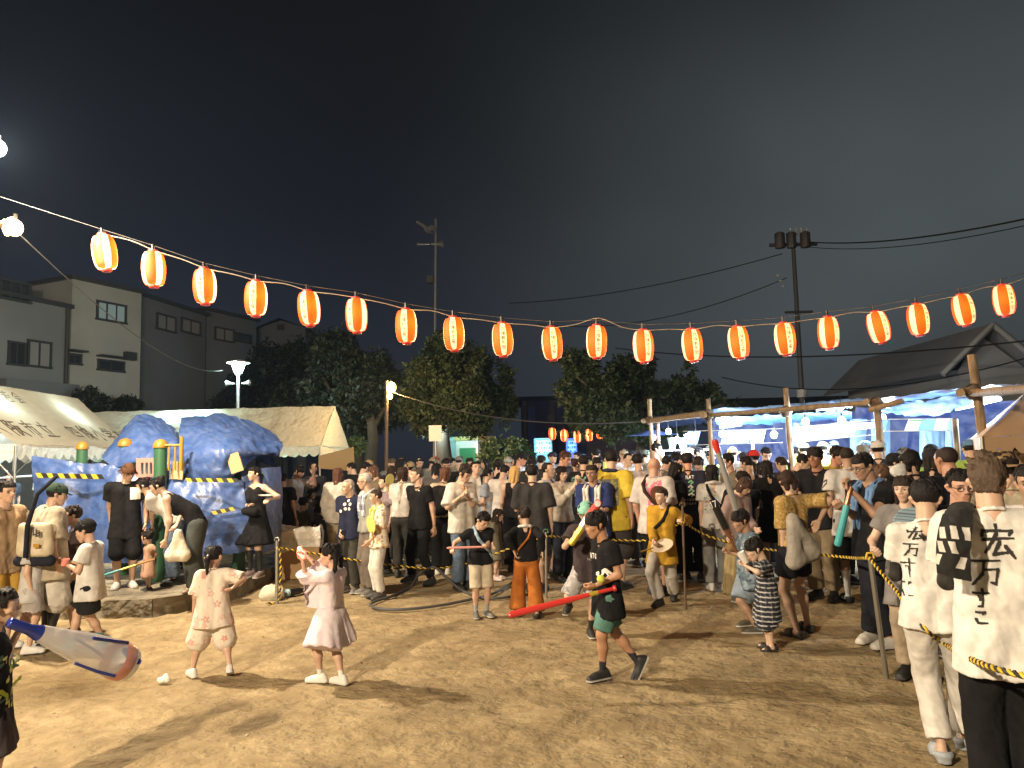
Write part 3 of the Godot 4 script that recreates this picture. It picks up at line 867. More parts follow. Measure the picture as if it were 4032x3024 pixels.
func cloth(col: Color, pat := "", rough := .88) -> StandardMaterial3D:
	var key := "%s%s%.2f" % [col.to_html(), pat, rough]
	if cloths.has(key): return cloths[key]
	var m := StandardMaterial3D.new(); m.resource_name = "cloth"
	m.albedo_color = Color(col.r, col.g, col.b).linear_to_srgb()
	m.roughness = rough; m.metallic_specular = .22
	m.rim_enabled = true; m.rim = .05; m.rim_tint = .8
	m.uv1_triplanar = true; m.uv1_scale = Vector3.ONE * (2.6 if pat != "stripe" else 3.2)
	if pat:
		m.albedo_texture = pattern(pat); m.albedo_color = Color.WHITE
	else:
		m.albedo_texture = M.weave
	m.normal_enabled = true; m.normal_texture = M.cloth_n; m.normal_scale = .12
	cloths[key] = m
	return m
func make_materials() -> void:
	M.weave = noise_tex(21, .02, 128, false, 1.0, Color(.86, .86, .86), Color(1, 1, 1), 3)
	M.cloth_n = noise_tex(22, .03, 256, true, 10.0)
	M.crinkle_n = noise_tex(23, .018, 512, true, 16.0, Color.BLACK, Color.WHITE, 5, FastNoiseLite.TYPE_CELLULAR)
	var sk := mat("skin", Color(1, 1, 1), .52); sk.vertex_color_use_as_albedo = true
	var sh := mat("shoe", Color(1, 1, 1), .6); sh.vertex_color_use_as_albedo = true
	# sandy ground
	var g := mat("sand", Color(1, 1, 1), .95)
	g.albedo_texture = noise_tex(31, .006, 1024, false, 1.0, lin(.25, .186, .098), lin(.35, .27, .15), 6)
	g.uv1_scale = Vector3(1.0 / 6.3, 1.0 / 5.2, 1)
	g.detail_enabled = true; g.detail_blend_mode = BaseMaterial3D.BLEND_MODE_MUL; g.detail_uv_layer = BaseMaterial3D.DETAIL_UV_2
	g.detail_albedo = noise_tex(32, .011, 512, false, 1.0, Color(.90, .89, .87), Color(1, 1, 1), 6)
	g.heightmap_enabled = true; g.heightmap_texture = noise_tex(33, .012, 1024, false, 1.0, Color.BLACK, Color.WHITE, 7); g.heightmap_scale = 2.6
	g.heightmap_texture.noise.fractal_gain = .62
	var tp := mat("blue_tarp", Color(1, 1, 1), .38)
	tp.normal_enabled = true; tp.normal_texture = M.crinkle_n; tp.normal_scale = .25; tp.uv1_triplanar = true; tp.uv1_scale = Vector3.ONE * .8
	tp.albedo_texture = noise_tex(34, .012, 512, false, 1.0, lin(.035, .080, .25), lin(.085, .135, .31), 6)
	var ts := mat("blue_roof_tarp", Color(.10, .27, .70), .4)
	ts.normal_enabled = true; ts.normal_texture = M.crinkle_n; ts.normal_scale = .25; ts.uv1_triplanar = true; ts.uv1_scale = Vector3.ONE * .5
	ts.backlight_enabled = true; ts.backlight = lin(.55, .70, .95)
	var ds := mat("dark_blue_sheet", Color(.02, .04, .17), .45)
	ds.normal_enabled = true; ds.normal_texture = M.crinkle_n; ds.normal_scale = .25; ds.uv1_triplanar = true; ds.uv1_scale = Vector3.ONE * .5
	var cv := mat("canvas", Color(.56, .53, .44), .8); cv.backlight_enabled = true; cv.backlight = lin(.22, .22, .19)
	cv.normal_enabled = true; cv.normal_texture = M.cloth_n; cv.uv1_triplanar = true; cv.uv1_scale = Vector3.ONE * .8; cv.normal_scale = .5
	var oc := mat("orange_canvas", Color(.52, .34, .20), .8); oc.backlight_enabled = true; oc.backlight = lin(.2, .14, .1)
	var lg := mat("log", Color(1, 1, 1), .8); lg.albedo_texture = noise_tex(35, .02, 256, false, 1.0, lin(.13, .085, .048), lin(.29, .21, .125), 4); lg.uv1_triplanar = true; lg.uv1_scale = Vector3(3, .5, 3)
	mat("rope_twine", Color(.10, .07, .045), .9)
	var cn := mat("concrete", Color(1, 1, 1), .92); cn.albedo_texture = noise_tex(36, .012, 512, false, 1.0, lin(.14, .12, .09), lin(.27, .235, .17), 5); cn.uv1_triplanar = true; cn.uv1_scale = Vector3.ONE * .45
	cn.normal_enabled = true; cn.normal_texture = M.cloth_n; cn.normal_scale = .8
	for q in [["stucco_white", Color(.48, .47, .43)], ["stucco_grey", Color(.28, .29, .30)], ["stucco_dark", Color(.20, .21, .23)], ["wall_brown", Color(.20, .16, .15)]]:
		var s := mat(q[0], q[1], .95); s.albedo_texture = noise_tex(37, .008, 256, false, 1.0, Color(.93, .93, .92), Color(1, 1, 1), 5); s.uv1_triplanar = true; s.uv1_scale = Vector3.ONE * .12
	mat("roof_dark", Color(.03, .032, .036), .8); mat("frame_dark", Color(.05, .052, .055), .5); mat("frame_pale", Color(.45, .45, .44), .5)
	var gl := mat("window_glass", Color(.02, .022, .026), .12); gl.metallic_specular = .8
	mat("blind", Color(.30, .30, .29), .8); mat("pipe", Color(.06, .06, .062), .6)
	mat("metal", Color(.34, .34, .35), .42, .7); mat("steel", Color(.40, .39, .36), .38, .85); mat("rusty", Color(.12, .08, .055), .7, .3); mat("dark_metal", Color(.06, .06, .065), .6, .3)
	mat("cable_white", Color(.22, .20, .18), .6); mat("wire_grey", Color(.07, .07, .07), .6); mat("black_rubber", Color(.012, .012, .013), .5); mat("wire_black", Color(.008, .008, .009), .7)
	mat("yellow_rope", Color(.62, .42, .03), .6); mat("black_rope", Color(.015, .014, .012), .6)
	mat("green_paint", Color(.03, .11, .055), .5); mat("orange_paint", Color(.34, .17, .02), .5); mat("yellow_paint", Color(.36, .21, .03), .5); mat("pink_paint", Color(.58, .20, .17), .6)
	mat("plywood", Color(.46, .34, .18), .7); mat("cardboard", Color(.34, .22, .11), .85); mat("green_print", Color(.10, .22, .12), .85); mat("white_plastic", Color(.72, .72, .70), .4); mat("pale_blue_plastic", Color(.42, .60, .66), .45)
	mat("door_green", Color(.05, .26, .12), .5); mat("box_roof", Color(.50, .40, .16), .6); mat("bark", Color(.085, .068, .05), .95); mat("white_paint", Color(.72, .71, .68), .7); mat("green_band", Color(.18, .46, .24), .7)
	mat("lantern_red", Color(.55, .05, .04), .4); mat("brown_board", Color(.30, .20, .09), .9); mat("leather", Color(.10, .05, .03), .6); mat("paper", Color(.72, .70, .66), .8)
	mat("tape_yellow", Color(.46, .35, .03), .5); mat("tape_black", Color(.02, .02, .02), .45); mat("stone", Color(.44, .40, .32), .9); mat("black_plastic", Color(.014, .014, .015), .35); mat("red_plastic", Color(.52, .035, .03), .3); mat("silver_plastic", Color(.42, .43, .44), .25, .5); mat("gold_plastic", Color(.60, .46, .06), .3, .5); mat("teal_plastic", Color(.05, .32, .36), .3); mat("copper_plastic", Color(.26, .11, .06), .2, .4); mat("lime_ball", Color(.50, .56, .08), .8); mat("pink_stick", Color(.55, .24, .22), .5)
	mat("yellow_fan", Color(.58, .52, .14), .6); mat("pale_fan", Color(.62, .52, .40), .6)
	var bag := mat("clear_bag", Color(.75, .73, .68, .55), .3); bag.albedo_color.a = .62; bag.transparency = BaseMaterial3D.TRANSPARENCY_ALPHA; bag.normal_enabled = true; bag.normal_texture = M.crinkle_n; bag.uv1_triplanar = true
	emis("bulb_warm", Color(1.0, .80, .50), 14.0); emis("bulb_white", Color(.92, .96, 1.0), 9.0); emis("tube_white", Color(.85, .95, 1.0), 7.0); emis("lamp_cool", Color(.86, 1.0, .98), 6.0); emis("red_glow", Color(1.0, .09, .03), 2.6); emis("spark_warm", Color(1.0, .7, .35), 3.0)

func make_templates() -> void:
	var jobs := []
	for kd in 3:
		for l in 2: jobs.append(["head", kd, l])
	for hn in ["short", "grey_short", "receding", "buzz", "spiky", "bangs", "bob", "bob_long", "long", "curly", "pony", "pony_high", "bun", "twin"]: jobs.append(["hair", hn])
	for hn in ["cap", "bucket", "straw", "bandana"]: jobs.append(["hat", hn])
	for l in 2:
		jobs.append(["hand", 0, l]); jobs.append(["hand", 1, l])
	for s in ["sneaker", "sandal"]: jobs.append(["shoe", s])
	var res := []; res.resize(jobs.size())
	var id := WorkerThreadPool.add_group_task(func(i):
		var j: Array = jobs[i]
		match j[0]:
			"head": res[i] = make_head(j[1], [.025, .042][j[2]])
			"hair": res[i] = make_hair(j[1], .034 if j[1] != "spiky" else .026)
			"hat": res[i] = make_hat(j[1], .04)
			"hand": res[i] = make_hand([.7, 1.6][j[1]], [.0048, .0075][j[2]])
			"shoe": res[i] = make_shoe(j[1], .0095)
	, jobs.size(), -1, true)
	WorkerThreadPool.wait_for_group_task_completion(id)
	for i in jobs.size():
		var j: Array = jobs[i]
		match j[0]:
			"head": heads["%d_%d" % [j[1], j[2]]] = res[i]
			"hair": hairs[j[1]] = amesh(res[i][0], res[i][1], res[i][2])
			"hat": hats[j[1]] = amesh(res[i][0], res[i][1], res[i][2])
			"hand": hands["%d_%d" % [j[1], j[2]]] = res[i]
			"shoe": shoes[j[1]] = res[i]

# ---------- ground ----------
func ground() -> void:
	var xs := []; var zs := []
	var x := -90.0
	while x < 90.0:
		xs.append(x); x += .085 if absf(x - .5) < 6.0 else (.35 if absf(x) < 12 else 4.0)
	var z := 12.0
	while z > -110.0:
		zs.append(z); z -= .085 if (z < -2.3 and z > -11.0) else (.4 if z > -25.0 and z < 0.0 else 5.0)
	var n1 := FastNoiseLite.new(); n1.seed = 4; n1.frequency = 1.0; n1.fractal_octaves = 4
	var rg := RandomNumberGenerator.new(); rg.seed = 77
	var steps := {}
	for i in 900:     # footprints pressed into the sand
		var c := Vector2(rg.randf_range(-5, 6), rg.randf_range(-10.5, -2.4))
		var key := Vector2i(floori(c.x * 2), floori(c.y * 2))
		if not steps.has(key): steps[key] = []
		steps[key].append([c, rg.randf() * TAU])
	var mb := MB.new(); var rows := []
	for q in zs:
		var row := PackedVector3Array()
		for p in xs:
			var y := -.012 + .016 * n1.get_noise_2d(p * .8, q * 1.5) + .007 * n1.get_noise_2d(p * 3.0 + 40, q * 6.0)
			if absf(p) < 7.0 and q > -11.5 and q < -2.0:
				var k0 := Vector2i(floori(p * 2), floori(q * 2))
				for dx in [-1, 0, 1]:
					for dz in [-1, 0, 1]:
						for s in steps.get(k0 + Vector2i(dx, dz), []):
							var v: Vector2 = (Vector2(p, q) - s[0]).rotated(s[1])
							var r: float = v.x * v.x / .0026 + v.y * v.y / .018
							if r < 3.0: y += -.014 * exp(-r) + .009 * exp(-pow(sqrt(r) - 1.35, 2) * 7.0)
			row.append(Vector3(p, y, q))
		rows.append(row)
	mb.grid(rows)
	for i in mb.v.size(): mb.uv[i] = Vector2(mb.v[i].x, mb.v[i].z)
	var arr := []; arr.resize(Mesh.ARRAY_MAX)
	var u2 := PackedVector2Array()
	for i in mb.v.size(): u2.append(mb.uv[i] * .85)
	arr[Mesh.ARRAY_VERTEX] = mb.v; arr[Mesh.ARRAY_NORMAL] = normals(mb.v, mb.idx); arr[Mesh.ARRAY_TEX_UV] = mb.uv; arr[Mesh.ARRAY_TEX_UV2] = u2; arr[Mesh.ARRAY_INDEX] = flip(mb.idx)
	var m := ArrayMesh.new(); m.add_surface_from_arrays(Mesh.PRIMITIVE_TRIANGLES, arr)
	struct("ground", m, M.sand)

func platform() -> void:   # the raised round of the playground, a concrete edge and packed earth
	var edge := [Vector3(-9.5, 0, -8.0), Vector3(-6.6, 0, -8.25)] + [Vector3(-5.360, 0.000, -8.879), Vector3(-4.220, 0.000, -8.964), Vector3(-3.858, 0.000, -9.263), Vector3(-3.671, 0.000, -9.640), Vector3(-3.599, 0.000, -10.166), Vector3(-3.606, 0.000, -10.920), Vector3(-3.613, 0.000, -11.797), Vector3(-3.729, 0.000, -13.067), Vector3(-3.998, 0.000, -14.468)]
	var sm := []
	for i in edge.size() - 1:
		for t in 6: sm.append((edge[i] as Vector3).lerp(edge[i + 1], t / 6.0))
	sm.append(edge[-1]); 
	var top := MB.new(); var rows := []
	var a := PackedVector3Array(); var b := PackedVector3Array(); var c := PackedVector3Array()
	for q in sm:
		a.append(q + Vector3(0, .178, 0)); b.append(Vector3(minf(q.x, -5.4), .18, minf(q.z, -12.0))); 
	top.grid([a, b])
	var g := struct("raised_ground", smooth(top), M.concrete)
	var rg := RandomNumberGenerator.new(); rg.seed = 2
	for i in edge.size() - 1:
		var p: Vector3 = edge[i]; var q: Vector3 = edge[i + 1]
		var d := (q - p); var L := d.length(); d /= L
		var n := maxi(1, int(L / .75)); var seg := L / n
		for k in n:
			var ctr := p + d * (seg * (k + .5)) + Vector3(0, .072 + rg.randf_range(-.004, .004), 0) - d.cross(Vector3.UP) * .0
			var bs := Basis(d, Vector3.UP, d.cross(Vector3.UP))
			var mb := MB.new().box(ctr + bs.z * -.09, Vector3(seg - .006, .232, .2), bs)
			piece("kerb_stone", flat(mb), M.concrete, g)

# ---------- houses at the left, buildings behind ----------
func wall_house(label: String, a: Vector2, b: Vector2, h: float, wm: Material, deep: float, wins: Array, flat_roof := true) -> Node3D:
	var o := thing("house", label, "house", Vector3(a.x, 0, a.y))
	var d := Vector3(b.x - a.x, 0, b.y - a.y); var L := d.length(); d /= L
	var n := Vector3(-d.z, 0, d.x)      # towards the square
	o.rotation.y = atan2(-d.z, d.x)
	# own frame: x along the wall, z towards the square
	var mb := MB.new().box(Vector3(L / 2, h / 2, -deep / 2), Vector3(L, h, deep))
	piece("wall", flat(mb), wm, o)
	piece("roof", flat(MB.new().box(Vector3(L / 2, h + .09, -deep / 2), Vector3(L + .35, .18, deep + .4))), M.roof_dark if not flat_roof else M.frame_dark, o)
	for w in wins:     # [u0, y0, u1, y1, panes, lit]
		var u0: float = w[0]; var y0: float = w[1]; var u1: float = w[2]; var y1: float = w[3]
		var cx := (u0 + u1) / 2; var cy := (y0 + y1) / 2; var ww := u1 - u0; var hh := y1 - y0
		var f := MB.new()
		f.box(Vector3(cx, y1, .05), Vector3(ww + .12, .09, .1)); f.box(Vector3(cx, y0, .06), Vector3(ww + .16, .09, .14))
		f.box(Vector3(u0, cy, .05), Vector3(.09, hh - .09, .1)); f.box(Vector3(u1, cy, .05), Vector3(.09, hh - .09, .1))
		var fr := piece("window", flat(f), M.frame_dark, o)
		var np: int = w[4]
		for k in np:
			piece("pane", flat(MB.new().box(Vector3(u0 + ww * (k + .5) / np, cy, .018 + .02 * (k % 2)), Vector3(ww / np - .05, hh - .1, .012))), M.window_lit if w[5] == 1 else (M.blind if w[5] == 2 else M.window_glass), fr)
			if k: piece("mullion", flat(MB.new().box(Vector3(u0 + ww * k / np, cy, .045), Vector3(.06, hh - .1, .06))), M.frame_dark, fr)
	return o

func houses() -> void:
	var wl := emis("window_lit", Color(.62, .72, .70), .16); wl.albedo_color = lin(.2, .22, .22); wl.roughness = .3
	var h0 := wall_house("tall grey house at the left edge with wide dark upper window", Vector2(-22.46, -27.0), Vector2(-20.11, -34.0), 8.93, M.stucco_grey, 8.0, [[4.14, 8.82, 5.46, 9.61, 3, 0], [4.61, 6.09, 5.31, 7.03, 2, 0], [5.48, 6.11, 6.54, 7.21, 2, 2]], true)
	piece("downpipe", smooth(MB.new().tube([vv(7.28,0,.12), vv(7.28,8.93,.12)], .07, 8)), M.pipe, h0)
	piece("balcony_wall", flat(MB.new().box(vv(5.77,4.76,.35), vv(3.47,1.3,.7))), M.stucco_dark, h0)
	var h1 := wall_house("narrow cream house with lit upper window and two small lower ones", Vector2(-20.04, -34.2), Vector2(-18.54, -37.6), 10.34, M.stucco_white, 7.0, [[1.25, 8.68, 2.78, 9.54, 3, 1], [-.14, 6.42, .47, 6.86, 2, 0], [1.38, 6.28, 2.74, 6.75, 2, 0]], true)
	piece("awning", flat(MB.new().box(vv(.16,7,.25), vv(.75,.07,.5))), M.frame_dark, h1)
	piece("awning", flat(MB.new().box(vv(2.09,6.93,.25), vv(1.62,.07,.5))), M.frame_dark, h1)
	piece("meter_box", flat(MB.new().box(vv(3,7.08,.16), vv(.55,.4,.3))), M.frame_dark, h1)
	piece("base_wall", flat(MB.new().box(vv(1.86,1.2,.1), vv(3.72,2.4,.2))), M.stucco_grey, h1)
	var h2 := wall_house("dim grey house with two paired windows right of the cream house", Vector2(-19.09, -38.8), Vector2(-18.11, -44.5), 10.49, M.stucco_dark, 8.0, [[1.18, 9.0, 2.79, 9.82, 2, 2], [3.37, 9.2, 5.15, 9.96, 2, 2]], true)
	var h3 := wall_house("dim grey house with pale twin panes behind the street lamp", Vector2(-18.23, -45.0), Vector2(-16.61, -49.0), 10.91, M.stucco_dark, 8.0, [[.65, 9.25, 2.19, 10.01, 2, 2], [2.43, 9.39, 3.78, 9.9, 1, 0]], true)
	var gh := thing("house", "small dark gabled house between grey house and trees", "house", vv(-17.62,0,-52))
	var w_ := 3.41
	piece("wall", flat(MB.new().box(vv(w_ / 2, 10.97 / 2, -4), vv(w_, 10.97, 8)).tri(vv(0,10.97,0), vv(w_, 10.97, 0), vv(w_ / 2, 11.51, 0))), M.stucco_dark, gh)
	for s in [-1, 1]:
		piece("roof", flat(MB.new().quad(vv(w_ / 2 + s * (w_ / 2 + .4), 10.97 - .2, .5), vv(w_ / 2, 11.51 + .1, .5), vv(w_ / 2, 11.51 + .1, -8.5), vv(w_ / 2 + s * (w_ / 2 + .4), 10.97 - .2, -8.5))), M.roof_dark, gh)
	piece("vent", flat(MB.new().box(vv(w_ / 2, 10.97 + .05, .03), vv(.5,.4,.08))), M.frame_dark, gh)

func leaf_mesh() -> ArrayMesh:
	var mb := MB.new(); var rg := RandomNumberGenerator.new(); rg.seed = 9
	for i in 6:
		var a := rg.randf() * TAU; var e := rg.randf_range(-.7, .9)
		var d := Vector3(cos(a) * cos(e), sin(e), sin(a) * cos(e)); var s := d.cross(Vector3(rg.randf() - .5, 1, rg.randf() - .5)).normalized()
		var o := Vector3(rg.randf_range(-.5, .5), rg.randf_range(-.5, .5), rg.randf_range(-.5, .5))
		mb.quad(o, o + d * .5 - s * .24, o + d * 1.0, o + d * .5 + s * .24)
	return flat(mb)
var leafm: ArrayMesh
func crown(parent: Node3D, blobs: Array, count: int, size: float, lm: Material, sd: int) -> void:
	if leafm == null: leafm = leaf_mesh()
	var rg := RandomNumberGenerator.new(); rg.seed = sd
	var mm := MultiMesh.new(); mm.transform_format = MultiMesh.TRANSFORM_3D; mm.use_colors = true; mm.mesh = leafm; mm.instance_count = count
	var tot := 0.0
	for b in blobs: tot += b[1] * b[1]
	var gap := FastNoiseLite.new(); gap.seed = sd; gap.frequency = .5 / maxf(.4, blobs[0][1] * .35)
	var i := 0; var tries := 0
	while i < count:
		tries += 1
		var r := rg.randf() * tot; var bl: Array = blobs[0]
		for b in blobs:
			r -= b[1] * b[1]
			if r <= 0.0: bl = b; break
		var d: Vector3 = Vector3(rg.randfn(), rg.randfn() * .8, rg.randfn()).normalized() * pow(rg.randf(), .38) * bl[1] * rg.randf_range(.8, 1.12)
		if gap.get_noise_3dv(bl[0] + d) < .02 and tries < count * 6: continue
		var bs := Basis(Vector3(rg.randfn(), rg.randfn(), rg.randfn()).normalized(), rg.randf() * TAU) * Basis.from_scale(Vector3.ONE * size * rg.randf_range(.6, 1.4))
		mm.set_instance_transform(i, Transform3D(bs, bl[0] + d))
		var t := rg.randf_range(.6, 1.35)
		mm.set_instance_color(i, Color(t * rg.randf_range(.85, 1.2), t, t * .9))
		i += 1
	var o := MultiMeshInstance3D.new(); o.multimesh = mm; o.material_override = lm; o.name = "crown"; o.set_meta("kind", "stuff")
	parent.add_child(o, true)
func tree(label: String, base: Vector3, trunk: Array, r0: float, limbs: Array, blobs: Array, count: int, size: float, lm: Material, sd: int) -> void:
	var o := thing("tree", label, "tree", base)
	var mb := MB.new(); var rr := []
	for i in trunk.size(): rr.append(r0 * lerpf(1.15, .6, float(i) / (trunk.size() - 1)))
	mb.tube(trunk, rr, 9)
	for l in limbs: mb.tube(l, [r0 * .45, r0 * .3, r0 * .14], 6)
	piece("trunk", smooth(mb), M.bark, o)
	crown(o, blobs, count, size, lm, sd)

func trees() -> void:
	var l1 := mat("leaf_green", Color(.030, .048, .020), .6); l1.vertex_color_use_as_albedo = true; l1.backlight_enabled = true; l1.backlight = lin(.3, .4, .15)
	var l2 := mat("leaf_dark", Color(.018, .028, .016), .6); l2.vertex_color_use_as_albedo = true
	var l3 := mat("leaf_bush", Color(.05, .09, .045), .5); l3.vertex_color_use_as_albedo = true
	tree("round leafy tree behind the portable toilets, pale mottled trunk", vv(-2.417,0,-26), [vv(0,0,0), vv(0,1.71,0), vv(-.02,2.41,0), vv(.04,3.13,0), vv(.33,3.91,0)], .3, [[vv(.02,2.81,0), vv(-.57,3.74,.5), vv(-.88,4.63,1)], [vv(.04,2.97,0), vv(1,4.13,-.8), vv(1.51,4.96,-1)], [vv(.16,3.44,0), vv(.32,4.74,-.2), vv(.49,5.56,-.3)]], [[vv(.5,4.71,0), 1.19], [vv(-.28,4.31,1), .87], [vv(1.42,4.26,-.6), .98], [vv(-.8,3.58,.6), .71], [vv(.79,3.5,1.2), .95], [vv(1.82,3.41,-.2), .71], [vv(.08,5.42,-.4), .71], [vv(1.08,2.97,1), .63], [vv(-.35,3,1.2), .6]], 9000, .17, M.leaf_green, 1)
	tree("wide spreading tree above the far lanterns, drooping leafy sprays", vv(3.833,0,-23), [vv(0,0,0), vv(0,1.55,0), vv(.08,2.39,0), vv(-.01,3.09,0)], .2, [[vv(.05,2.39,0), vv(-1.18,3.36,.5), vv(-2.15,4.16,1)], [vv(.05,2.67,0), vv(.94,3.52,-.4), vv(1.7,4.09,-.5)], [vv(.03,2.95,0), vv(-.11,3.94,0), vv(-.34,4.54,-.2)]], [[vv(-1.84,4.2,.6), .59], [vv(-2.3,4.58,.4), .31], [vv(-1.17,3.5,.5), .84], [vv(-.22,3.96,-.2), .77], [vv(.62,3.23,-.3), .77], [vv(1.39,3.52,-.5), .63], [vv(-1.63,2.94,.8), .63], [vv(-.75,2.63,1.2), .67], [vv(.07,2.35,1), .49], [vv(2.22,3.24,-1), .63], [vv(.9,2.66,-.4), .63], [vv(.23,4.45,-.2), .31], [vv(1.69,4.22,-.4), .25], [vv(2.9,2.95,-1.4), .56], [vv(-2.21,3.52,.6), .42]], 10500, .15, M.leaf_green, 2)
	tree("dark tree mass left of the bare lamp pole", vv(-6.308,0,-31), [vv(0,0,0), vv(0,1.6,0), vv(-.05,2.73,0), vv(-.17,3.87,0)], .34, [[vv(-.09,2.92,0), vv(-.91,4.23,.5), vv(-1.46,5.37,.5)], [vv(-.08,3.11,0), vv(.79,4.46,-.5), vv(1.18,5.42,-.5)]], [[vv(-.64,4.83,0), 1.42], [vv(-1.94,4.34,-.6), 1.13], [vv(.42,5.04,-.4), 1.23], [vv(-3.02,4.01,-1), .95], [vv(1.15,4.07,-.6), 1.04], [vv(-1.06,6.21,-.2), 1.04], [vv(.23,3.45,.6), 1.04], [vv(-1.7,3.17,-.4), .95]], 5200, .24, M.leaf_dark, 3)
	tree("second dark trunk with thin crown beside the lamp pole", vv(-5.556,0,-29.5), [vv(0,0,0), vv(0,1.6,0), vv(.12,2.49,0), vv(.02,3.57,0)], .28, [[vv(.06,2.85,0), vv(.56,3.74,0), vv(.93,4.45,0)], [vv(.05,3.03,0), vv(-.34,3.94,0), vv(-.7,4.67,0)]], [[vv(.02,4.29,0), .9], [vv(.89,4.29,-.2), .72], [vv(-.7,4.13,0), .72]], 1800, .22, M.leaf_dark, 4)
	tree("dark trees far behind the gabled house", vv(-13.62,0,-44), [vv(0,0,0), vv(0,1.68,0), vv(-.06,4.35,0), vv(-.02,7.05,0)], .3, [[vv(-.01,4.89,0), vv(-1.09,6.54,0), vv(-1.64,7.37,0)], [vv(-.01,5.16,0), vv(1.06,6.48,0), vv(1.61,7.56,0)]], [[vv(-.29,7.06,0), 1.61], [vv(-1.63,6.01,0), 1.34], [vv(1.33,7.29,0), 1.61], [vv(-.01,4.89,0), 1.61], [vv(-2.7,4.96,0), 1.21], [vv(-1.08,3.57,0), 1.48]], 2600, .34, M.leaf_dark, 5)
	tree("dark garden shrub below the cream house", vv(-18.40,0,-33), [vv(0,0,0), vv(0,4.21,0), vv(-.01,4.55,0), vv(-.08,4.92,0)], .08, [[vv(-.03,4.51,0), vv(-.32,4.93,0), vv(-.49,5.18,0)], [vv(-.03,4.51,0), vv(.24,4.91,0), vv(.38,5.11,0)]], [[vv(-.32,4.68,0), .48], [vv(.19,4.55,0), .44], [vv(-.12,4.96,0), .28], [vv(.54,4.4,0), .36], [vv(-.61,4.33,0), .36]], 900, .16, M.leaf_dark, 6)
	tree("dark clipped hedge right of the garden shrub", vv(-18.08,0,-35), [vv(0,0,0), vv(0,4.22,0), vv(0,4.43,0), vv(-.01,4.65,0)], .08, [[vv(0,4.32,0), vv(-.27,4.65,0), vv(-.38,4.74,0)], [vv(0,4.32,0), vv(.27,4.64,0), vv(.48,4.72,0)]], [[vv(-.37,4.61,0), .38], [vv(.12,4.56,0), .38], [vv(.59,4.54,0), .34]], 700, .16, M.leaf_dark, 7)
	tree("leafy bush right of the portable toilets", vv(-.289,0,-23), [vv(0,0,0), vv(0,1.38,0), vv(.01,1.73,0), vv(.01,1.94,0)], .07, [[vv(.01,1.66,0), vv(-.34,1.95,0), vv(-.51,2.09,0)], [vv(.01,1.66,0), vv(.36,1.93,0), vv(.55,2.03,0)]], [[vv(-.3,1.88,0), .36], [vv(.04,2.01,-.2), .34], [vv(.36,1.86,0), .36], [vv(-.54,1.67,.3), .28], [vv(.59,1.61,-.2), .28], [vv(.01,1.59,.5), .39]], 3200, .13, M.leaf_bush, 8)
	tree("young green tree sprig behind the tent gable", vv(-5.241,0,-24.8), [vv(0,0,0), vv(0,1.86,0), vv(.03,2.08,0), vv(.09,2.31,0)], .05, [[vv(.03,2.01,0), vv(.2,2.23,0), vv(.31,2.38,0)], [vv(.03,2.01,0), vv(-.1,2.24,0), vv(-.15,2.39,0)]], [[vv(.12,2.3,0), .24], [vv(0,2.08,0), .21], [vv(.3,2.15,0), .15]], 420, .13, M.leaf_bush, 9)

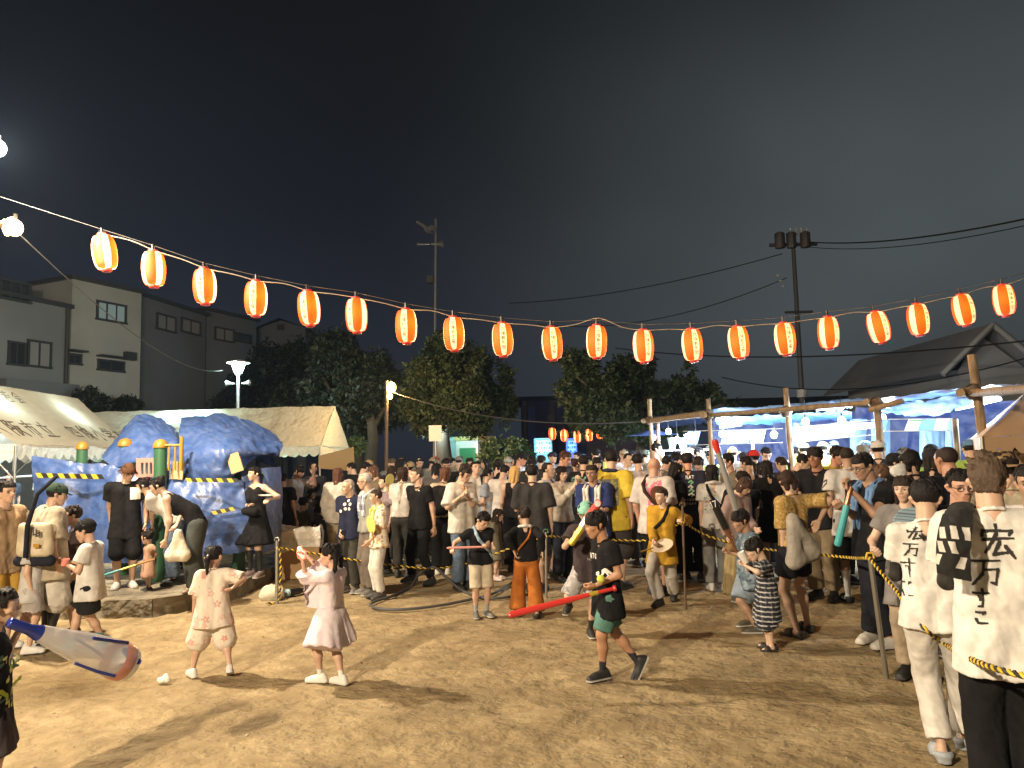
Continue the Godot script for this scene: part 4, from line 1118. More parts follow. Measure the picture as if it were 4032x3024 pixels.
func far_buildings() -> void:
	var b := thing("building", "low brownish building behind the vending machines", "building", vv(.57,0,-47))
	piece("wall", flat(MB.new().box(vv(4.14,2.55,-3), vv(8.28,5.11,6))), M.wall_brown, b)
	piece("roof", flat(MB.new().box(vv(4.14,5.23,-3), vv(8.78,.24,6.5))), M.roof_dark, b)
	for q in [[.57, .22], [2.34, .22], [3.48, .3]]:
		piece("pillar", flat(MB.new().box(vv(q[0], 2.55 - .2, .3), vv(q[1] * 2, 5.11 - .4, .5))), M.stucco_dark, b)
	var bl := piece("window", flat(MB.new().box(vv(3.14,2.76,.04), vv(.9,.8,.06))), M.frame_dark, b)
	for k in 7: piece("blind_slat", flat(MB.new().box(vv(3.14 - .36 + .12 * k, 2.76, .09), vv(.09,.74,.02))), M.blind, bl)
	struct("raised_walk", flat(MB.new().box(vv(4.27,.61,-43.8), vv(14,1.22,8))), M.stucco_dark)
	var vs := emis("vending_screen", Color(.45, .86, 1.0), 1.7)
	var vs2 := emis("vending_screen_blue", Color(.2, .38, 1.0), 1.5)
	var v0 := thing("vending_machine", "wide cyan-lit vending machine in front of brown building", "vending machine", vv(1.55,1.22,-40))
	piece("cabinet", flat(MB.new().box(vv(0,.7,-.4), vv(.94,1.39,.7))), M.frame_pale, v0)
	var sc0 := piece("lit_panel", flat(MB.new().box(vv(0,.91,-.02), vv(.78,.72,.04))), vs, v0)
	for r in 3:
		for k in 6:
			piece("bottle", smooth(MB.new().tube([vv(-.39 + .78 * (k + .5) / 6.0, .55 + .72 * (r + .25) / 3.0, .03), vv(-.39 + .78 * (k + .5) / 6.0, .55 + .72 * (r + .62) / 3.0, .03)], .045, 6)), [M.teal_plastic, M.black_plastic, M.white_plastic][(k + r) % 3], sc0)
		piece("shelf", flat(MB.new().box(vv(0, .55 + .72 * (r + .15) / 3.0, .03), vv(.78,.05,.06))), M.frame_pale, sc0)
	omni(v0, vv(0,.91,.5), Color(.5, .86, 1.0), 2.5, .4)
	var v1 := thing("vending_machine", "narrow blue-lit vending machine right of the wide cyan one", "vending machine", vv(3.16,1.22,-41.5))
	piece("cabinet", flat(MB.new().box(vv(0,.69,-.4), vv(.59,1.38,.7))), M.frame_pale, v1)
	var sc1 := piece("lit_panel", flat(MB.new().box(vv(0,.92,-.02), vv(.43,.66,.04))), vs2, v1)
	for r in 3:
		for k in 4:
			piece("bottle", smooth(MB.new().tube([vv(-.22 + .43 * (k + .5) / 4.0, .59 + .66 * (r + .25) / 3.0, .03), vv(-.22 + .43 * (k + .5) / 4.0, .59 + .66 * (r + .62) / 3.0, .03)], .045, 6)), [M.teal_plastic, M.black_plastic, M.white_plastic][(k + r) % 3], sc1)
		piece("shelf", flat(MB.new().box(vv(0, .59 + .66 * (r + .15) / 3.0, .03), vv(.43,.05,.06))), M.frame_pale, sc1)
	omni(v1, vv(0,.92,.5), Color(.25, .4, 1.0), 2.5, .4)
	var hr := thing("house", "dark house with a shallow gable at the right edge", "house", vv(14.95,0,-24))
	var hw := 1.36
	piece("wall", flat(MB.new().box(vv(.3,2.04,-4), vv(hw * 2 - .6, 4.08, 8)).tri(vv(-hw + .6, 4.08, .002), vv(hw, 4.08, .002), vv(0, 5.33 - .15, .002))), M.stucco_grey, hr)
	for s in [-1, 1]:
		piece("roof", flat(MB.new().quad(vv(s * (hw + .3), 4.08 - .15, .7), vv(0, 5.33 + .1, .7), vv(0, 5.33 + .1, -8.5), vv(s * (hw + .3), 4.08 - .15, -8.5))), M.stucco_dark, hr)
		piece("barge_board", smooth(MB.new().tube([vv(s * (hw + .3), 4.08 - .2, .7), vv(0, 5.33 + .06, .7)], .1, 6)), M.stucco_grey, hr)
	var hk := thing("house", "long low dark roofed house behind the blue stalls", "house", vv(10.94,0,-34))
	piece("wall", flat(MB.new().box(vv(4,1.8,-3), vv(11,3.6,6))), M.stucco_dark, hk)
	piece("roof", flat(MB.new().quad(vv(-2,3.5,.6), vv(10,3.5,.6), vv(9,4.23,-3), vv(-1,4.23,-3))), M.roof_dark, hk)
	var tl := thing("portable_toilet", "pale blue portable toilet half behind the green-doored one", "toilet", vv(-2.053,0,-28.2), .15, "portable toilets by the tree")
	var tr := thing("portable_toilet", "portable toilet with green door and tan roof beside bush", "toilet", vv(-1.429,0,-27.6), -.5, "portable toilets by the tree")
	for q in [tl, tr]:
		piece("cabin", flat(MB.new().box(vv(0,1.16,0), vv(.92,2.32,1))), M.white_plastic if q == tr else M.pale_blue_plastic, q)
		piece("roof", flat(MB.new().box(vv(0,2.39,0), vv(1,.14,1.08))), M.box_roof if q == tr else M.pale_blue_plastic, q)
		var dd := piece("door", flat(MB.new().box(vv(.03,1.1,.515), vv(.66,1.9,.03))), M.door_green if q == tr else M.pale_blue_plastic, q)
		piece("handle", flat(MB.new().box(vv(.28,1.05,.55), vv(.04,.14,.05))), M.frame_dark, dd)

func poles_and_lamps() -> void:
	var st := thing("street_lamp", "white street lamp with flat hat behind the second tent", "street lamp", vv(-9.789,0,-27))
	var hy := 5.17
	piece("post", smooth(MB.new().tube([vv(0,0,0), vv(0, hy - .25, 0)], [.075, .06], 10)), M.metal, st)
	piece("globe", smooth(MB.new().lathe([Vector2(.12, hy - .26), Vector2(.2, hy - .05), Vector2(.245, hy + .12)], 20)), M.lamp_cool, st)
	piece("hat", smooth(MB.new().lathe([Vector2(.4, hy + .12), Vector2(.41, hy + .15), Vector2(.12, hy + .24), Vector2(.001, hy + .26)], 24)), M.white_paint, st)
	piece("collar", smooth(MB.new().lathe([Vector2(.06, hy - .36), Vector2(.13, hy - .28), Vector2(.13, hy - .25)], 14)), M.metal, st)
	for s in [-1, 1]:
		var sp := piece("loudspeaker", smooth(MB.new().lathe([Vector2(.03, 0), Vector2(.05, .14), Vector2(.12, .3)], 12, Transform3D(Basis(Vector3.BACK, -s * PI / 2 * .95), vv(s * .12, hy - .62, 0)))), M.metal, st)
	omni(st, vv(0, hy - .1, .5), Color(.86, 1.0, .98), 9.0, .2)
	var wp := thing("lamp_pole", "slim bare pole with two warm bulbs between tent and trees", "lamp pole", vv(-3.45,0,-20.5))
	piece("pole", smooth(MB.new().tube([vv(0,0,0), vv(.048,3.849,0)], [.055, .045], 8)), M.rusty, wp)
	piece("bracket", smooth(MB.new().tube([vv(.048,3.707,0), vv(.172,3.707,0)], .015, 6)), M.rusty, wp)
	bulb(wp, vv(.172,3.657,0), 13.0, M.bulb_warm, Color(1.0, .8, .52), .13)
	bulb(wp, vv(.131,3.418,0), 3.0, M.bulb_warm, Color(1.0, .8, .52), .075)
	var fl := thing("lamp_pole", "pole just outside the left edge carrying the warm lantern-string bulb", "lamp pole", vv(-5.684,0,-7.85))
	piece("pole", smooth(MB.new().tube([vv(0,0,0), vv(0,6.6,0)], [.07, .05], 8)), M.log, fl)
	piece("arm", smooth(MB.new().tube([vv(0,4.24,0), vv(.5,4.237,.25)], .02, 6)), M.rusty, fl)
	piece("reflector", smooth(MB.new().lathe([Vector2(.03, -.06), Vector2(.09, .03), Vector2(.1, .04)], 14, Transform3D(Basis(Vector3.BACK, -PI / 2 - .35), vv(.53,4.217,.25)))), M.box_roof, fl)
	bulb(fl, vv(.62,4.187,.25), 9.0, M.bulb_warm, Color(1.0, .87, .68), .076)
	bulb(fl, vv(.209,5.17,-.05), 40.0, M.bulb_white, Color(1.0, .93, .82), .08)
	piece("upper_arm", smooth(MB.new().tube([vv(0,5.33,0), vv(.209,5.33,-.05)], .02, 6)), M.rusty, fl)
	var unseen_pole := thing("lamp_pole", "unseen lamp pole behind the viewer, its warm bulb lighting the near backs", "lamp pole", vv(-5.2,0,2.6))
	piece("pole", smooth(MB.new().tube([vv(0,0,0), vv(0,5.6,0)], [.07, .05], 8)), M.log, unseen_pole)
	piece("arm", smooth(MB.new().tube([vv(0,5.5,0), vv(.3,5.5,0)], .02, 6)), M.rusty, unseen_pole)
	bulb(unseen_pole, vv(.3,5.3,0), 114.0, M.bulb_warm, Color(1.0, .91, .77), .12)  # pole and bulb out of view, placed to light backs turned to the camera
	var si := thing("loudspeaker_pole", "tall thin pole with horn loudspeakers against the sky", "pole", vv(-3.805,0,-36))
	piece("pole", smooth(MB.new().tube([vv(0,0,0), vv(.294,13.29,0)], [.12, .07], 8)), M.metal, si)
	piece("horn", smooth(MB.new().lathe([Vector2(.05, 0), Vector2(.08, .2), Vector2(.13, .42), Vector2(.26, .62)], 14, Transform3D(Basis(Vector3.BACK, -PI / 2), vv(.05,12.05,0)))), M.metal, si)
	piece("horn", smooth(MB.new().tube([vv(0,12.05,0), vv(-.35,12.05,0), vv(-.62,12.05,.05)], [.04, .05, .1], 8)), M.metal, si)
	piece("horn", smooth(MB.new().tube([vv(0,12.68,0), vv(-.3,12.98,0), vv(-.62,13.18,0)], [.18, .1, .08], 8)), M.metal, si)
	piece("horn", smooth(MB.new().lathe([Vector2(.22, .12), Vector2(.1, -.1), Vector2(.05, -.2)], 14, Transform3D(Basis(Vector3.RIGHT, PI / 2), vv(.12,12.68,.2)))), M.metal, si)
	piece("clamp", flat(MB.new().box(vv(0,10.27,.1), vv(.3,.35,.3))), M.dark_metal, si)
	var ut := thing("utility_pole", "utility pole with dark transformers above the blue stalls", "utility pole", vv(11.44,0,-30))
	var top := vv(.054,10.23,0)
	piece("pole", smooth(MB.new().tube([vv(0,0,0), top], [.12, .075], 10)), M.pipe, ut)
	piece("cross_arm", flat(MB.new().box(top + vv(-.05,-.35,.15), vv(1.9,.12,.12))), M.dark_metal, ut)
	piece("cross_arm", flat(MB.new().box(top + vv(0,-3.1,.15), vv(1.1,.09,.09))), M.dark_metal, ut)
	for q in [[-.62, .2], [-.16, .19], [.4, .2]]:
		piece("transformer", smooth(MB.new().lathe([Vector2(.001, -.62), Vector2(q[1], -.6), Vector2(q[1], -.02), Vector2(q[1] * .6, .03), Vector2(.001, .05)], 14, Transform3D(Basis(), top + vv(q[0], .1, .25)))), M.dark_metal, ut)
	for k in 4: piece("insulator", smooth(MB.new().tube([top + vv(-.15 + .22 * k, .02, .2), top + vv(-.15 + .22 * k, .3, .2)], .045, 6)), M.frame_pale, ut)
	for k in 3: piece("insulator", smooth(MB.new().tube([top + vv(-.8 + .1 * k, -1.6 - .22 * k, .15), top + vv(-.72 + .1 * k, -1.6 - .22 * k, .2)], .05, 6)), M.frame_pale, ut)
	piece("band", smooth(MB.new().lathe([Vector2(.2, -.15), Vector2(.2, .15)], 12, Transform3D(Basis(), vv(.034,3.887,0)))), M.frame_pale, ut)
	single("overhead_cable", smooth(MB.new().tube(sag(vv(11.99,10.02,-30), vv(12.02,6.851,-17), .25, 14), .024, 5)), M.wire_black, "thick overhead power cable from transformers to upper right", "cable")
	single("overhead_cable", smooth(MB.new().tube(sag(vv(11.89,9.837,-30), vv(12.01,6.699,-17), .3, 14), .014, 5)), M.wire_black, "second overhead power cable just below the upper right one", "cable")
	single("overhead_cable", smooth(MB.new().tube(sag(vv(4.308,6.033,-31), vv(13.15,4.286,-19), .4, 14), .022, 5)), M.wire_black, "low dark cable crossing behind the leaning log post", "cable")
	single("overhead_cable", smooth(MB.new().tube(sag(vv(8.626,4.711,-31), vv(14.49,4.101,-21), .7, 14), .02, 5)), M.wire_black, "lowest dark cable above the blue stall roofs", "cable")
	single("overhead_cable", smooth(MB.new().tube(sag(vv(11.03,9.555,-30), vv(-.035,9.856,-40), .4, 14), .022, 5)), M.wire_black, "thin dark cable from utility pole down to the left", "cable")
	single("overhead_cable", smooth(MB.new().tube(sag(vv(11.15,8.563,-30), vv(1.416,8.69,-40), .8, 14), .02, 5)), M.wire_black, "lower thin cable from utility pole to the left", "cable")
	single("guy_cable", smooth(MB.new().tube(sag(vv(-5.354,4.281,-8.1), vv(-10.21,4.997,-26.6), .5, 14), .007, 5)), M.wire_grey, "thin pale cable sloping down from the left lamp", "cable")
	single("light_cable", smooth(MB.new().tube(sag(vv(-3.217,3.516,-20.5), vv(2.952,2.409,-16.6), .34, 14), .016, 5)), M.wire_grey, "pale cable sagging from warm lamp pole to the first stall post", "cable")
	single("light_cable", smooth(MB.new().tube(sag(vv(-3.282,3.367,-20.5), vv(-2.684,2.591,-24), .2, 14), .01, 5)), M.wire_grey, "thin cable hanging from warm lamp pole into the tree", "cable")

func catmull(p0: Vector3, p1: Vector3, p2: Vector3, p3: Vector3, t: float) -> Vector3:
	return p1.cubic_interpolate(p2, p0, p3, t)
func drape(C: Array, sub: int, amp: float, sd: int, fold := 3.0) -> MB:
	# a sheet through a grid of points, with folds and creases
	var nz := FastNoiseLite.new(); nz.seed = sd; nz.frequency = 1.0; nz.fractal_octaves = 3
	var nr := C.size(); var nc: int = C[0].size()
	var mid := []
	for j in nr:
		var row := []
		for i in nc - 1:
			for t in sub:
				row.append(catmull(C[j][maxi(i - 1, 0)], C[j][i], C[j][i + 1], C[j][mini(i + 2, nc - 1)], float(t) / sub))
		row.append(C[j][nc - 1]); mid.append(row)
	var rows := []
	for j in nr - 1:
		for t in sub + (1 if j == nr - 2 else 0):
			var row := PackedVector3Array()
			for i in mid[0].size():
				row.append(catmull(mid[maxi(j - 1, 0)][i], mid[j][i], mid[j + 1][i], mid[mini(j + 2, nr - 1)][i], float(t) / sub))
			rows.append(row)
	var mb := MB.new().grid(rows)
	var N := normals(mb.v, mb.idx)
	for i in mb.v.size():
		var p := mb.v[i]
		var w := nz.get_noise_3d(p.x * fold, p.y * fold * .6, p.z * fold)
		var r := 1.0 - absf(nz.get_noise_3d(p.x * fold * 1.7 + 5, p.y * fold * 1.1 - p.x * 2.0, p.z * fold * 1.7)) * 2.5
		mb.v[i] = p + N[i] * amp * (.7 * w + .8 * clampf(r, -.6, 1.0))
	return mb

func canvas_text(chars: Array, w: int, h: int, px: float, gap: float, oy: float, extra: Array = []) -> StandardMaterial3D:
	var im := Image.create(w, h, false, Image.FORMAT_RGB8)
	var nz := FastNoiseLite.new(); nz.seed = 6; nz.frequency = .01; nz.fractal_octaves = 4
	for y in h:
		for x in w:
			var t := 1.0 + .10 * nz.get_noise_2d(x, y * 2.0)
			im.set_pixel(x, y, lin(.54 * t, .50 * t, .39 * t))
	var x := gap
	for c in chars:
		if c != "": ink(im, GLYPH[c], x, oy, px, px * 1.15, px * .062, lin(.10, .08, .05))
		x += px * 1.22
	for e in extra: ink(im, GLYPH[e[0]], e[1], e[2], e[3], e[3], e[3] * .04, lin(.10, .08, .05))
	var m := StandardMaterial3D.new(); m.albedo_texture = ImageTexture.create_from_image(im); m.roughness = .8; m.resource_name = "lettered_canvas"
	m.backlight_enabled = true; m.backlight = lin(.22, .22, .19)
	return m
func valance(mb: MB, a: Vector3, b: Vector3, drop: float, scal: int, dep: float) -> void:
	var n := scal * 8
	for i in n:
		var t0 := float(i) / n; var t1 := float(i + 1) / n
		var p := a.lerp(b, t0); var q := a.lerp(b, t1)
		var d0 := drop - dep * (1.0 - absf(sin(PI * scal * t0))) ; var d1 := drop - dep * (1.0 - absf(sin(PI * scal * t1)))
		mb.quad(p - Vector3(0, d0, 0), q - Vector3(0, d1, 0), q, p)

func tents() -> void:
	var m := canvas_text(["big", "saka", "city", "stand", "", "four", "jo", "small", "learn", "school"], 1024, 400, 88, 0, 226, [["young", 330, 40, 62], ["kai", 410, 40, 62]])
	var t := thing("event_tent", "cream canvas tent with black lettering on its roof at left", "tent", vv(-7.858,2.12,-12))
	var c := func(v): return v - vv(-7.858,2.12,-12)
	var rows := []
	for i in 4:
		var rr := []
		for k in 7: rr.append(c.call(vv(-9.278,3.26,-12).lerp(vv(-9.771,3.26,-17), k / 6.0).lerp(vv(-7.858,2.12,-12).lerp(vv(-8.371,2.12,-17), k / 6.0), i / 3.0) - vv(0, .07 * sin(PI * i / 3.0) + (.06 * absf(sin(PI * k / 3.0)) if i == 3 else .0), 0)))
		rows.append(rr)
	piece("roof", smooth(drape(rows, 8, .012, 5, 2.0)), m, t)
	piece("roof", flat(MB.new().quad(c.call(vv(-9.278,3.26,-12)), c.call(vv(-9.771,3.26,-17)), c.call(vv(-11.17,2.12,-17)), c.call(vv(-10.69,2.12,-12)))), M.canvas, t)
	var vm := MB.new(); valance(vm, c.call(vv(-7.858,2.12,-12)), c.call(vv(-8.371,2.12,-17)), .26, 16, .1); valance(vm, c.call(vv(-10.69,2.12,-12)), c.call(vv(-7.858,2.12,-12)), .26, 9, .1); valance(vm, c.call(vv(-11.17,2.12,-17)), c.call(vv(-10.69,2.12,-12)), .26, 16, .1)
	piece("valance", flat(vm), M.canvas, t)
	for q in [vv(-7.858,2.12,-12), vv(-8.371,2.12,-17), vv(-10.69,2.12,-12), vv(-11.17,2.12,-17)]:
		piece("leg", smooth(MB.new().tube([c.call(vv(q.x, 0, q.z)), c.call(q - vv(0,.03,0))], .022, 8)), M.steel, t)
		piece("strut", smooth(MB.new().tube([c.call(vv(q.x, 1.55, q.z)), c.call(q - vv(.5 * signf(q.x - -9.28), .05, 0))], .014, 6)), M.steel, t)
	piece("ridge_pole", smooth(MB.new().tube([c.call(vv(-9.278,3.26,-12) - vv(0,.05,0)), c.call(vv(-9.771,3.26,-17) - vv(0,.05,0))], .022, 8)), M.steel, t)
	tube_light(t, c.call(vv(-9.278,2.75,-12.7)), c.call(vv(-9.278,2.75,-13.9)), 5.0)
	tube_light(t, c.call(vv(-9.378,2.75,-15.2)), c.call(vv(-9.378,2.75,-16.4)), 5.0)
	var t2 := thing("event_tent", "cream canvas tent with open gable behind the blue covered playground", "tent", vv(-5.19,0,-20.4))
	var o2 := vv(-5.19,0,-20.4)
	rows = []
	for i in 4:
		var rr := []
		for k in 7: rr.append(vv(lerpf(-13.2, -5.19, k / 6.0), lerpf(3.3, 2.12, i / 3.0) - .06 * sin(PI * i / 3.0), lerpf(-22.1, -20.4, i / 3.0)) - o2)
		rows.append(rr)
	piece("roof", smooth(drape(rows, 8, .03, 7, 1.3)), M.canvas, t2)
	piece("roof", flat(MB.new().quad(vv(-13.2,2.12,-23.9) - o2, vv(-5.19,2.12,-23.9) - o2, vv(-5.19,3.3,-22.1) - o2, vv(-13.2,3.3,-22.1) - o2)), M.canvas, t2)
	piece("gable", smooth(drape([[vv(-5.19, 3.3 - .01, -22.1) - o2, vv(-5.19 + .01, 3.3 - .01, -22.1) - o2, vv(-5.19, 3.3 - .01, -22.1 - .01) - o2], [vv(-5.19 + .02, 2.12, -20.4) - o2, vv(-5.19 + .05, 2.12, -22.1) - o2, vv(-5.19 + .02, 2.12, -23.9) - o2]], 10, .02, 3, 1.5)), M.canvas, t2)
	vm = MB.new(); valance(vm, vv(-13.2,2.12,-20.4) - o2, vv(-5.19,2.12,-20.4) - o2, .26, 26, .09); valance(vm, vv(-5.19,2.12,-20.4) - o2, vv(-5.19,2.12,-23.9) - o2, .26, 11, .1); valance(vm, vv(-5.19,2.12,-23.9) - o2, vv(-13.2,2.12,-23.9) - o2, .26, 26, .1)
	piece("valance", flat(vm), M.canvas, t2)
	for q in [vv(-5.19,2.12,-20.4), vv(-5.19,2.12,-23.9), vv(-9.2,2.12,-20.4), vv(-9.2,2.12,-23.9)]:
		piece("leg", smooth(MB.new().tube([vv(q.x, 0, q.z) - o2, q - o2 - vv(0,.03,0)], .024, 8)), M.steel, t2)
	piece("ridge_pole", smooth(MB.new().tube([vv(-13.2, 3.3 - .06, -22.1) - o2, vv(-5.19, 3.3 - .06, -22.1) - o2], .022, 8)), M.steel, t2)
	tube_light(t2, vv(-10.2, 3.3 - .12, -22.1) - o2, vv(-9.46, 3.3 - .12, -22.1) - o2, 7.0, Color(.8, 1.0, .95))
	tube_light(t2, vv(-9.36, 3.3 - .12, -22.1) - o2, vv(-8.63, 3.3 - .12, -22.1) - o2, 7.0, Color(.8, 1.0, .95))
	# brown board leaning by the gable
	single("leaning_board", flat(MB.new().quad(vv(-5.075,1.53,-19.8), vv(-4.139,1.434,-19.8), vv(-4.159,2.069,-19.8), vv(-5.074,1.853,-19.8))), M.brown_board, "brown board standing beside the tent gable", "board")
	# orange tent at the far right
	var e0 := vv(5.035,1.792,-8.2); var e1 := vv(6.082,1.795,-8.2); var rt := vv(6.542,2.385,-9.6); var r2 := vv(7.705,2.396,-9.6)
	var t3 := thing("event_tent", "tan orange tent corner with scalloped edge at the right edge", "tent", e0)
	piece("roof", smooth(drape([[rt - e0, rt.lerp(r2, .5) - e0, r2 - e0], [rt.lerp(e0, .5) - e0 - vv(0,.03,0), rt.lerp(e0, .5).lerp(r2.lerp(e1, .5), .5) - e0 - vv(0,.03,0), r2.lerp(e1, .5) - e0], [Vector3.ZERO, (e1 - e0) * .5, e1 - e0]], 8, .01, 9, 2.0)), M.orange_canvas, t3)
	vm = MB.new(); valance(vm, Vector3.ZERO, e1 - e0, .19, 6, .07); valance(vm, vv(1.2,0,-2.2), Vector3.ZERO, .19, 9, .07)
	piece("roof", flat(MB.new().tri(rt - e0, vv(1.2,0,-2.2), Vector3.ZERO)), M.orange_canvas, t3)
	piece("valance", flat(vm), M.orange_canvas, t3)
	for q in [Vector3.ZERO, e1 - e0, vv(1.2,0,-2.2)]: piece("leg", smooth(MB.new().tube([vv(q.x, -e0.y, q.z), q], .022, 8)), M.steel, t3)

func playground() -> void:
	var pg := thing("climbing_frame", "playground climbing frame wrapped in crumpled blue plastic sheets", "climbing frame", vv(-5.01,.18,-10.6))
	var o0 := pg.position
	var q := func(C): return C.map(func(r): return r.map(func(v): return v - o0))
	piece("plastic_sheet", smooth(drape(q.call([[vv(-6.688,1.895,-10.6), vv(-6.316,1.84,-10.5), vv(-5.9,1.766,-10.5), vv(-5.599,1.752,-10.5), vv(-5.259,1.623,-10.5), vv(-5.018,1.538,-10.6)], [vv(-6.646,1.607,-10.55), vv(-6.249,1.588,-10.4), vv(-5.866,1.552,-10.45), vv(-5.491,1.543,-10.4), vv(-5.2,1.534,-10.45), vv(-4.981,1.525,-10.55)], [vv(-6.652,1.224,-10.6), vv(-6.164,1.199,-10.3), vv(-5.855,1.15,-10.45), vv(-5.416,1.149,-10.3), vv(-5.154,1.148,-10.4), vv(-4.938,1.186,-10.5)], [vv(-6.601,.843,-10.6), vv(-6.156,.764,-10.35), vv(-5.824,.714,-10.45), vv(-5.393,.707,-10.3), vv(-5.146,.764,-10.4), vv(-4.919,.81,-10.5)], [vv(-6.603,.567,-10.7), vv(-6.211,.458,-10.5), vv(-5.86,.423,-10.55), vv(-5.426,.427,-10.4), vv(-5.177,.431,-10.5), vv(-4.947,.487,-10.6)]]), 10, .028, 40, 1.9)), M.blue_tarp, pg)
	piece("plastic_sheet", smooth(drape(q.call([[vv(-4.97,1.539,-10.5), vv(-4.693,1.521,-10.45), vv(-4.355,1.514,-10.4), vv(-4.04,1.506,-10.4), vv(-3.729,1.482,-10.5)], [vv(-4.941,1.252,-10.45), vv(-4.608,1.227,-10.3), vv(-4.263,1.209,-10.25), vv(-3.973,1.235,-10.3), vv(-3.677,1.219,-10.45)], [vv(-4.934,.935,-10.5), vv(-4.578,.894,-10.3), vv(-4.235,.902,-10.25), vv(-3.945,.89,-10.3), vv(-3.595,.909,-10.4)], [vv(-4.947,.487,-10.6), vv(-4.613,.46,-10.45), vv(-4.259,.501,-10.35), vv(-3.942,.499,-10.4), vv(-3.551,.551,-10.5)]]), 10, .03, 41, 1.9)), M.blue_tarp, pg)
	piece("plastic_sheet", smooth(drape(q.call([[vv(-3.798,1.659,-10.6), vv(-3.605,1.641,-10.6), vv(-3.508,1.647,-10.9), vv(-3.503,1.653,-11.4)], [vv(-3.734,1.28,-10.5), vv(-3.53,1.237,-10.5), vv(-3.467,1.253,-10.9), vv(-3.519,1.251,-11.5)], [vv(-3.693,.903,-10.5), vv(-3.49,.86,-10.5), vv(-3.426,.874,-10.9), vv(-3.504,.852,-11.5)], [vv(-3.661,.479,-10.6), vv(-3.496,.487,-10.6), vv(-3.43,.513,-11), vv(-3.519,.514,-11.6)]]), 10, .028, 42, 1.9)), M.blue_tarp, pg)
	piece("plastic_sheet", smooth(drape(q.call([[vv(-6.044,1.878,-11.2), vv(-5.963,2.118,-11.4), vv(-5.927,2.449,-11.8), vv(-5.846,2.515,-12), vv(-5.588,2.45,-12), vv(-5.24,2.251,-11.8), vv(-5.063,2.028,-11.6)], [vv(-5.881,1.841,-10.9), vv(-5.738,2.003,-11), vv(-5.601,2.206,-11.2), vv(-5.466,2.254,-11.3), vv(-5.238,2.2,-11.3), vv(-4.971,2.074,-11.2), vv(-4.843,1.914,-11.1)], [vv(-5.74,1.759,-10.8), vv(-5.59,1.82,-10.8), vv(-5.432,1.928,-10.9), vv(-5.247,1.969,-10.9), vv(-5.034,1.918,-10.9), vv(-4.848,1.847,-10.9), vv(-4.754,1.778,-10.9)], [vv(-5.588,1.704,-10.7), vv(-5.458,1.714,-10.7), vv(-5.297,1.761,-10.7), vv(-5.121,1.757,-10.7), vv(-4.938,1.687,-10.7), vv(-4.768,1.651,-10.7), vv(-4.664,1.629,-10.7)]]), 10, .03, 43, 1.9)), M.blue_tarp, pg)
	piece("plastic_sheet", smooth(drape(q.call([[vv(-5.243,2.441,-12), vv(-5.048,2.497,-12.2), vv(-4.752,2.51,-12.3), vv(-4.377,2.428,-12.2), vv(-3.975,2.283,-12), vv(-3.627,2.065,-11.8)], [vv(-4.919,2.223,-11.2), vv(-4.646,2.25,-11.2), vv(-4.325,2.241,-11.2), vv(-4.003,2.185,-11.2), vv(-3.721,2.071,-11.3), vv(-3.469,1.97,-11.4)], [vv(-4.702,1.94,-10.7), vv(-4.364,1.917,-10.5), vv(-4.007,1.951,-10.4), vv(-3.738,1.926,-10.5), vv(-3.529,1.858,-10.8), vv(-3.415,1.877,-11.2)], [vv(-4.648,1.713,-10.6), vv(-4.307,1.688,-10.4), vv(-3.984,1.655,-10.35), vv(-3.813,1.725,-10.5), vv(-3.675,1.836,-11), vv(-3.5,1.777,-11.3)], [vv(-4.619,1.521,-10.6), vv(-4.313,1.499,-10.45), vv(-3.99,1.504,-10.4), vv(-3.825,1.585,-10.5), vv(-3.789,1.772,-11.1), vv(-3.6,1.683,-11.4)]]), 10, .034, 44, 1.9)), M.blue_tarp, pg)
	piece("post", smooth(MB.new().tube([vv(-6.35,.18,-11.2) - o0, vv(-6.35,2.003,-11.2) - o0], .075, 14)), M.green_paint, pg)
	piece("post_cap", smooth(MB.new().lathe([Vector2(.087, -.02), Vector2(.087, .02), Vector2(.06, .075), Vector2(.001, .1)], 16, Transform3D(Basis(), vv(-6.35,2.003,-11.2) - o0))), M.orange_paint, pg)
	piece("post", smooth(MB.new().tube([vv(-5.614,.18,-11) - o0, vv(-5.614,2.027,-11) - o0], .09, 14)), M.green_paint, pg)
	piece("post_cap", smooth(MB.new().lathe([Vector2(.102, -.02), Vector2(.102, .02), Vector2(.072, .075), Vector2(.001, .1)], 16, Transform3D(Basis(), vv(-5.614,2.027,-11) - o0))), M.orange_paint, pg)
	piece("post", smooth(MB.new().tube([vv(-4.798,.18,-10.34) - o0, vv(-4.798,1.977,-10.34) - o0], .085, 14)), M.green_paint, pg)
	piece("post_cap", smooth(MB.new().lathe([Vector2(.097, -.02), Vector2(.097, .02), Vector2(.068, .075), Vector2(.001, .1)], 16, Transform3D(Basis(), vv(-4.798,1.977,-10.34) - o0))), M.orange_paint, pg)
	piece("post", smooth(MB.new().tube([vv(-3.92,.18,-10.9) - o0, vv(-3.92,1.723,-10.9) - o0], .085, 14)), M.green_paint, pg)
	piece("post_cap", smooth(MB.new().lathe([Vector2(.097, -.02), Vector2(.097, .02), Vector2(.068, .075), Vector2(.001, .1)], 16, Transform3D(Basis(), vv(-3.92,1.723,-10.9) - o0))), M.orange_paint, pg)
	piece("rail", smooth(MB.new().tube([vv(-4.746,1.988,-10.3) - o0, vv(-4.495,1.981,-10.3) - o0], .018, 8)), M.yellow_paint, pg)
	for k in 4: piece("rail_bar", smooth(MB.new().tube([vv(-4.746,1.988,-10.3).lerp(vv(-4.495,1.981,-10.3), k / 3.0) - o0 - vv(0, .018 if k < 3 else -.12, 0), vv(-4.746,1.988,-10.3).lerp(vv(-4.495,1.981,-10.3), k / 3.0) - o0 - vv(0,.34,0)], .014 if k < 3 else .026, 8)), M.yellow_paint, pg)
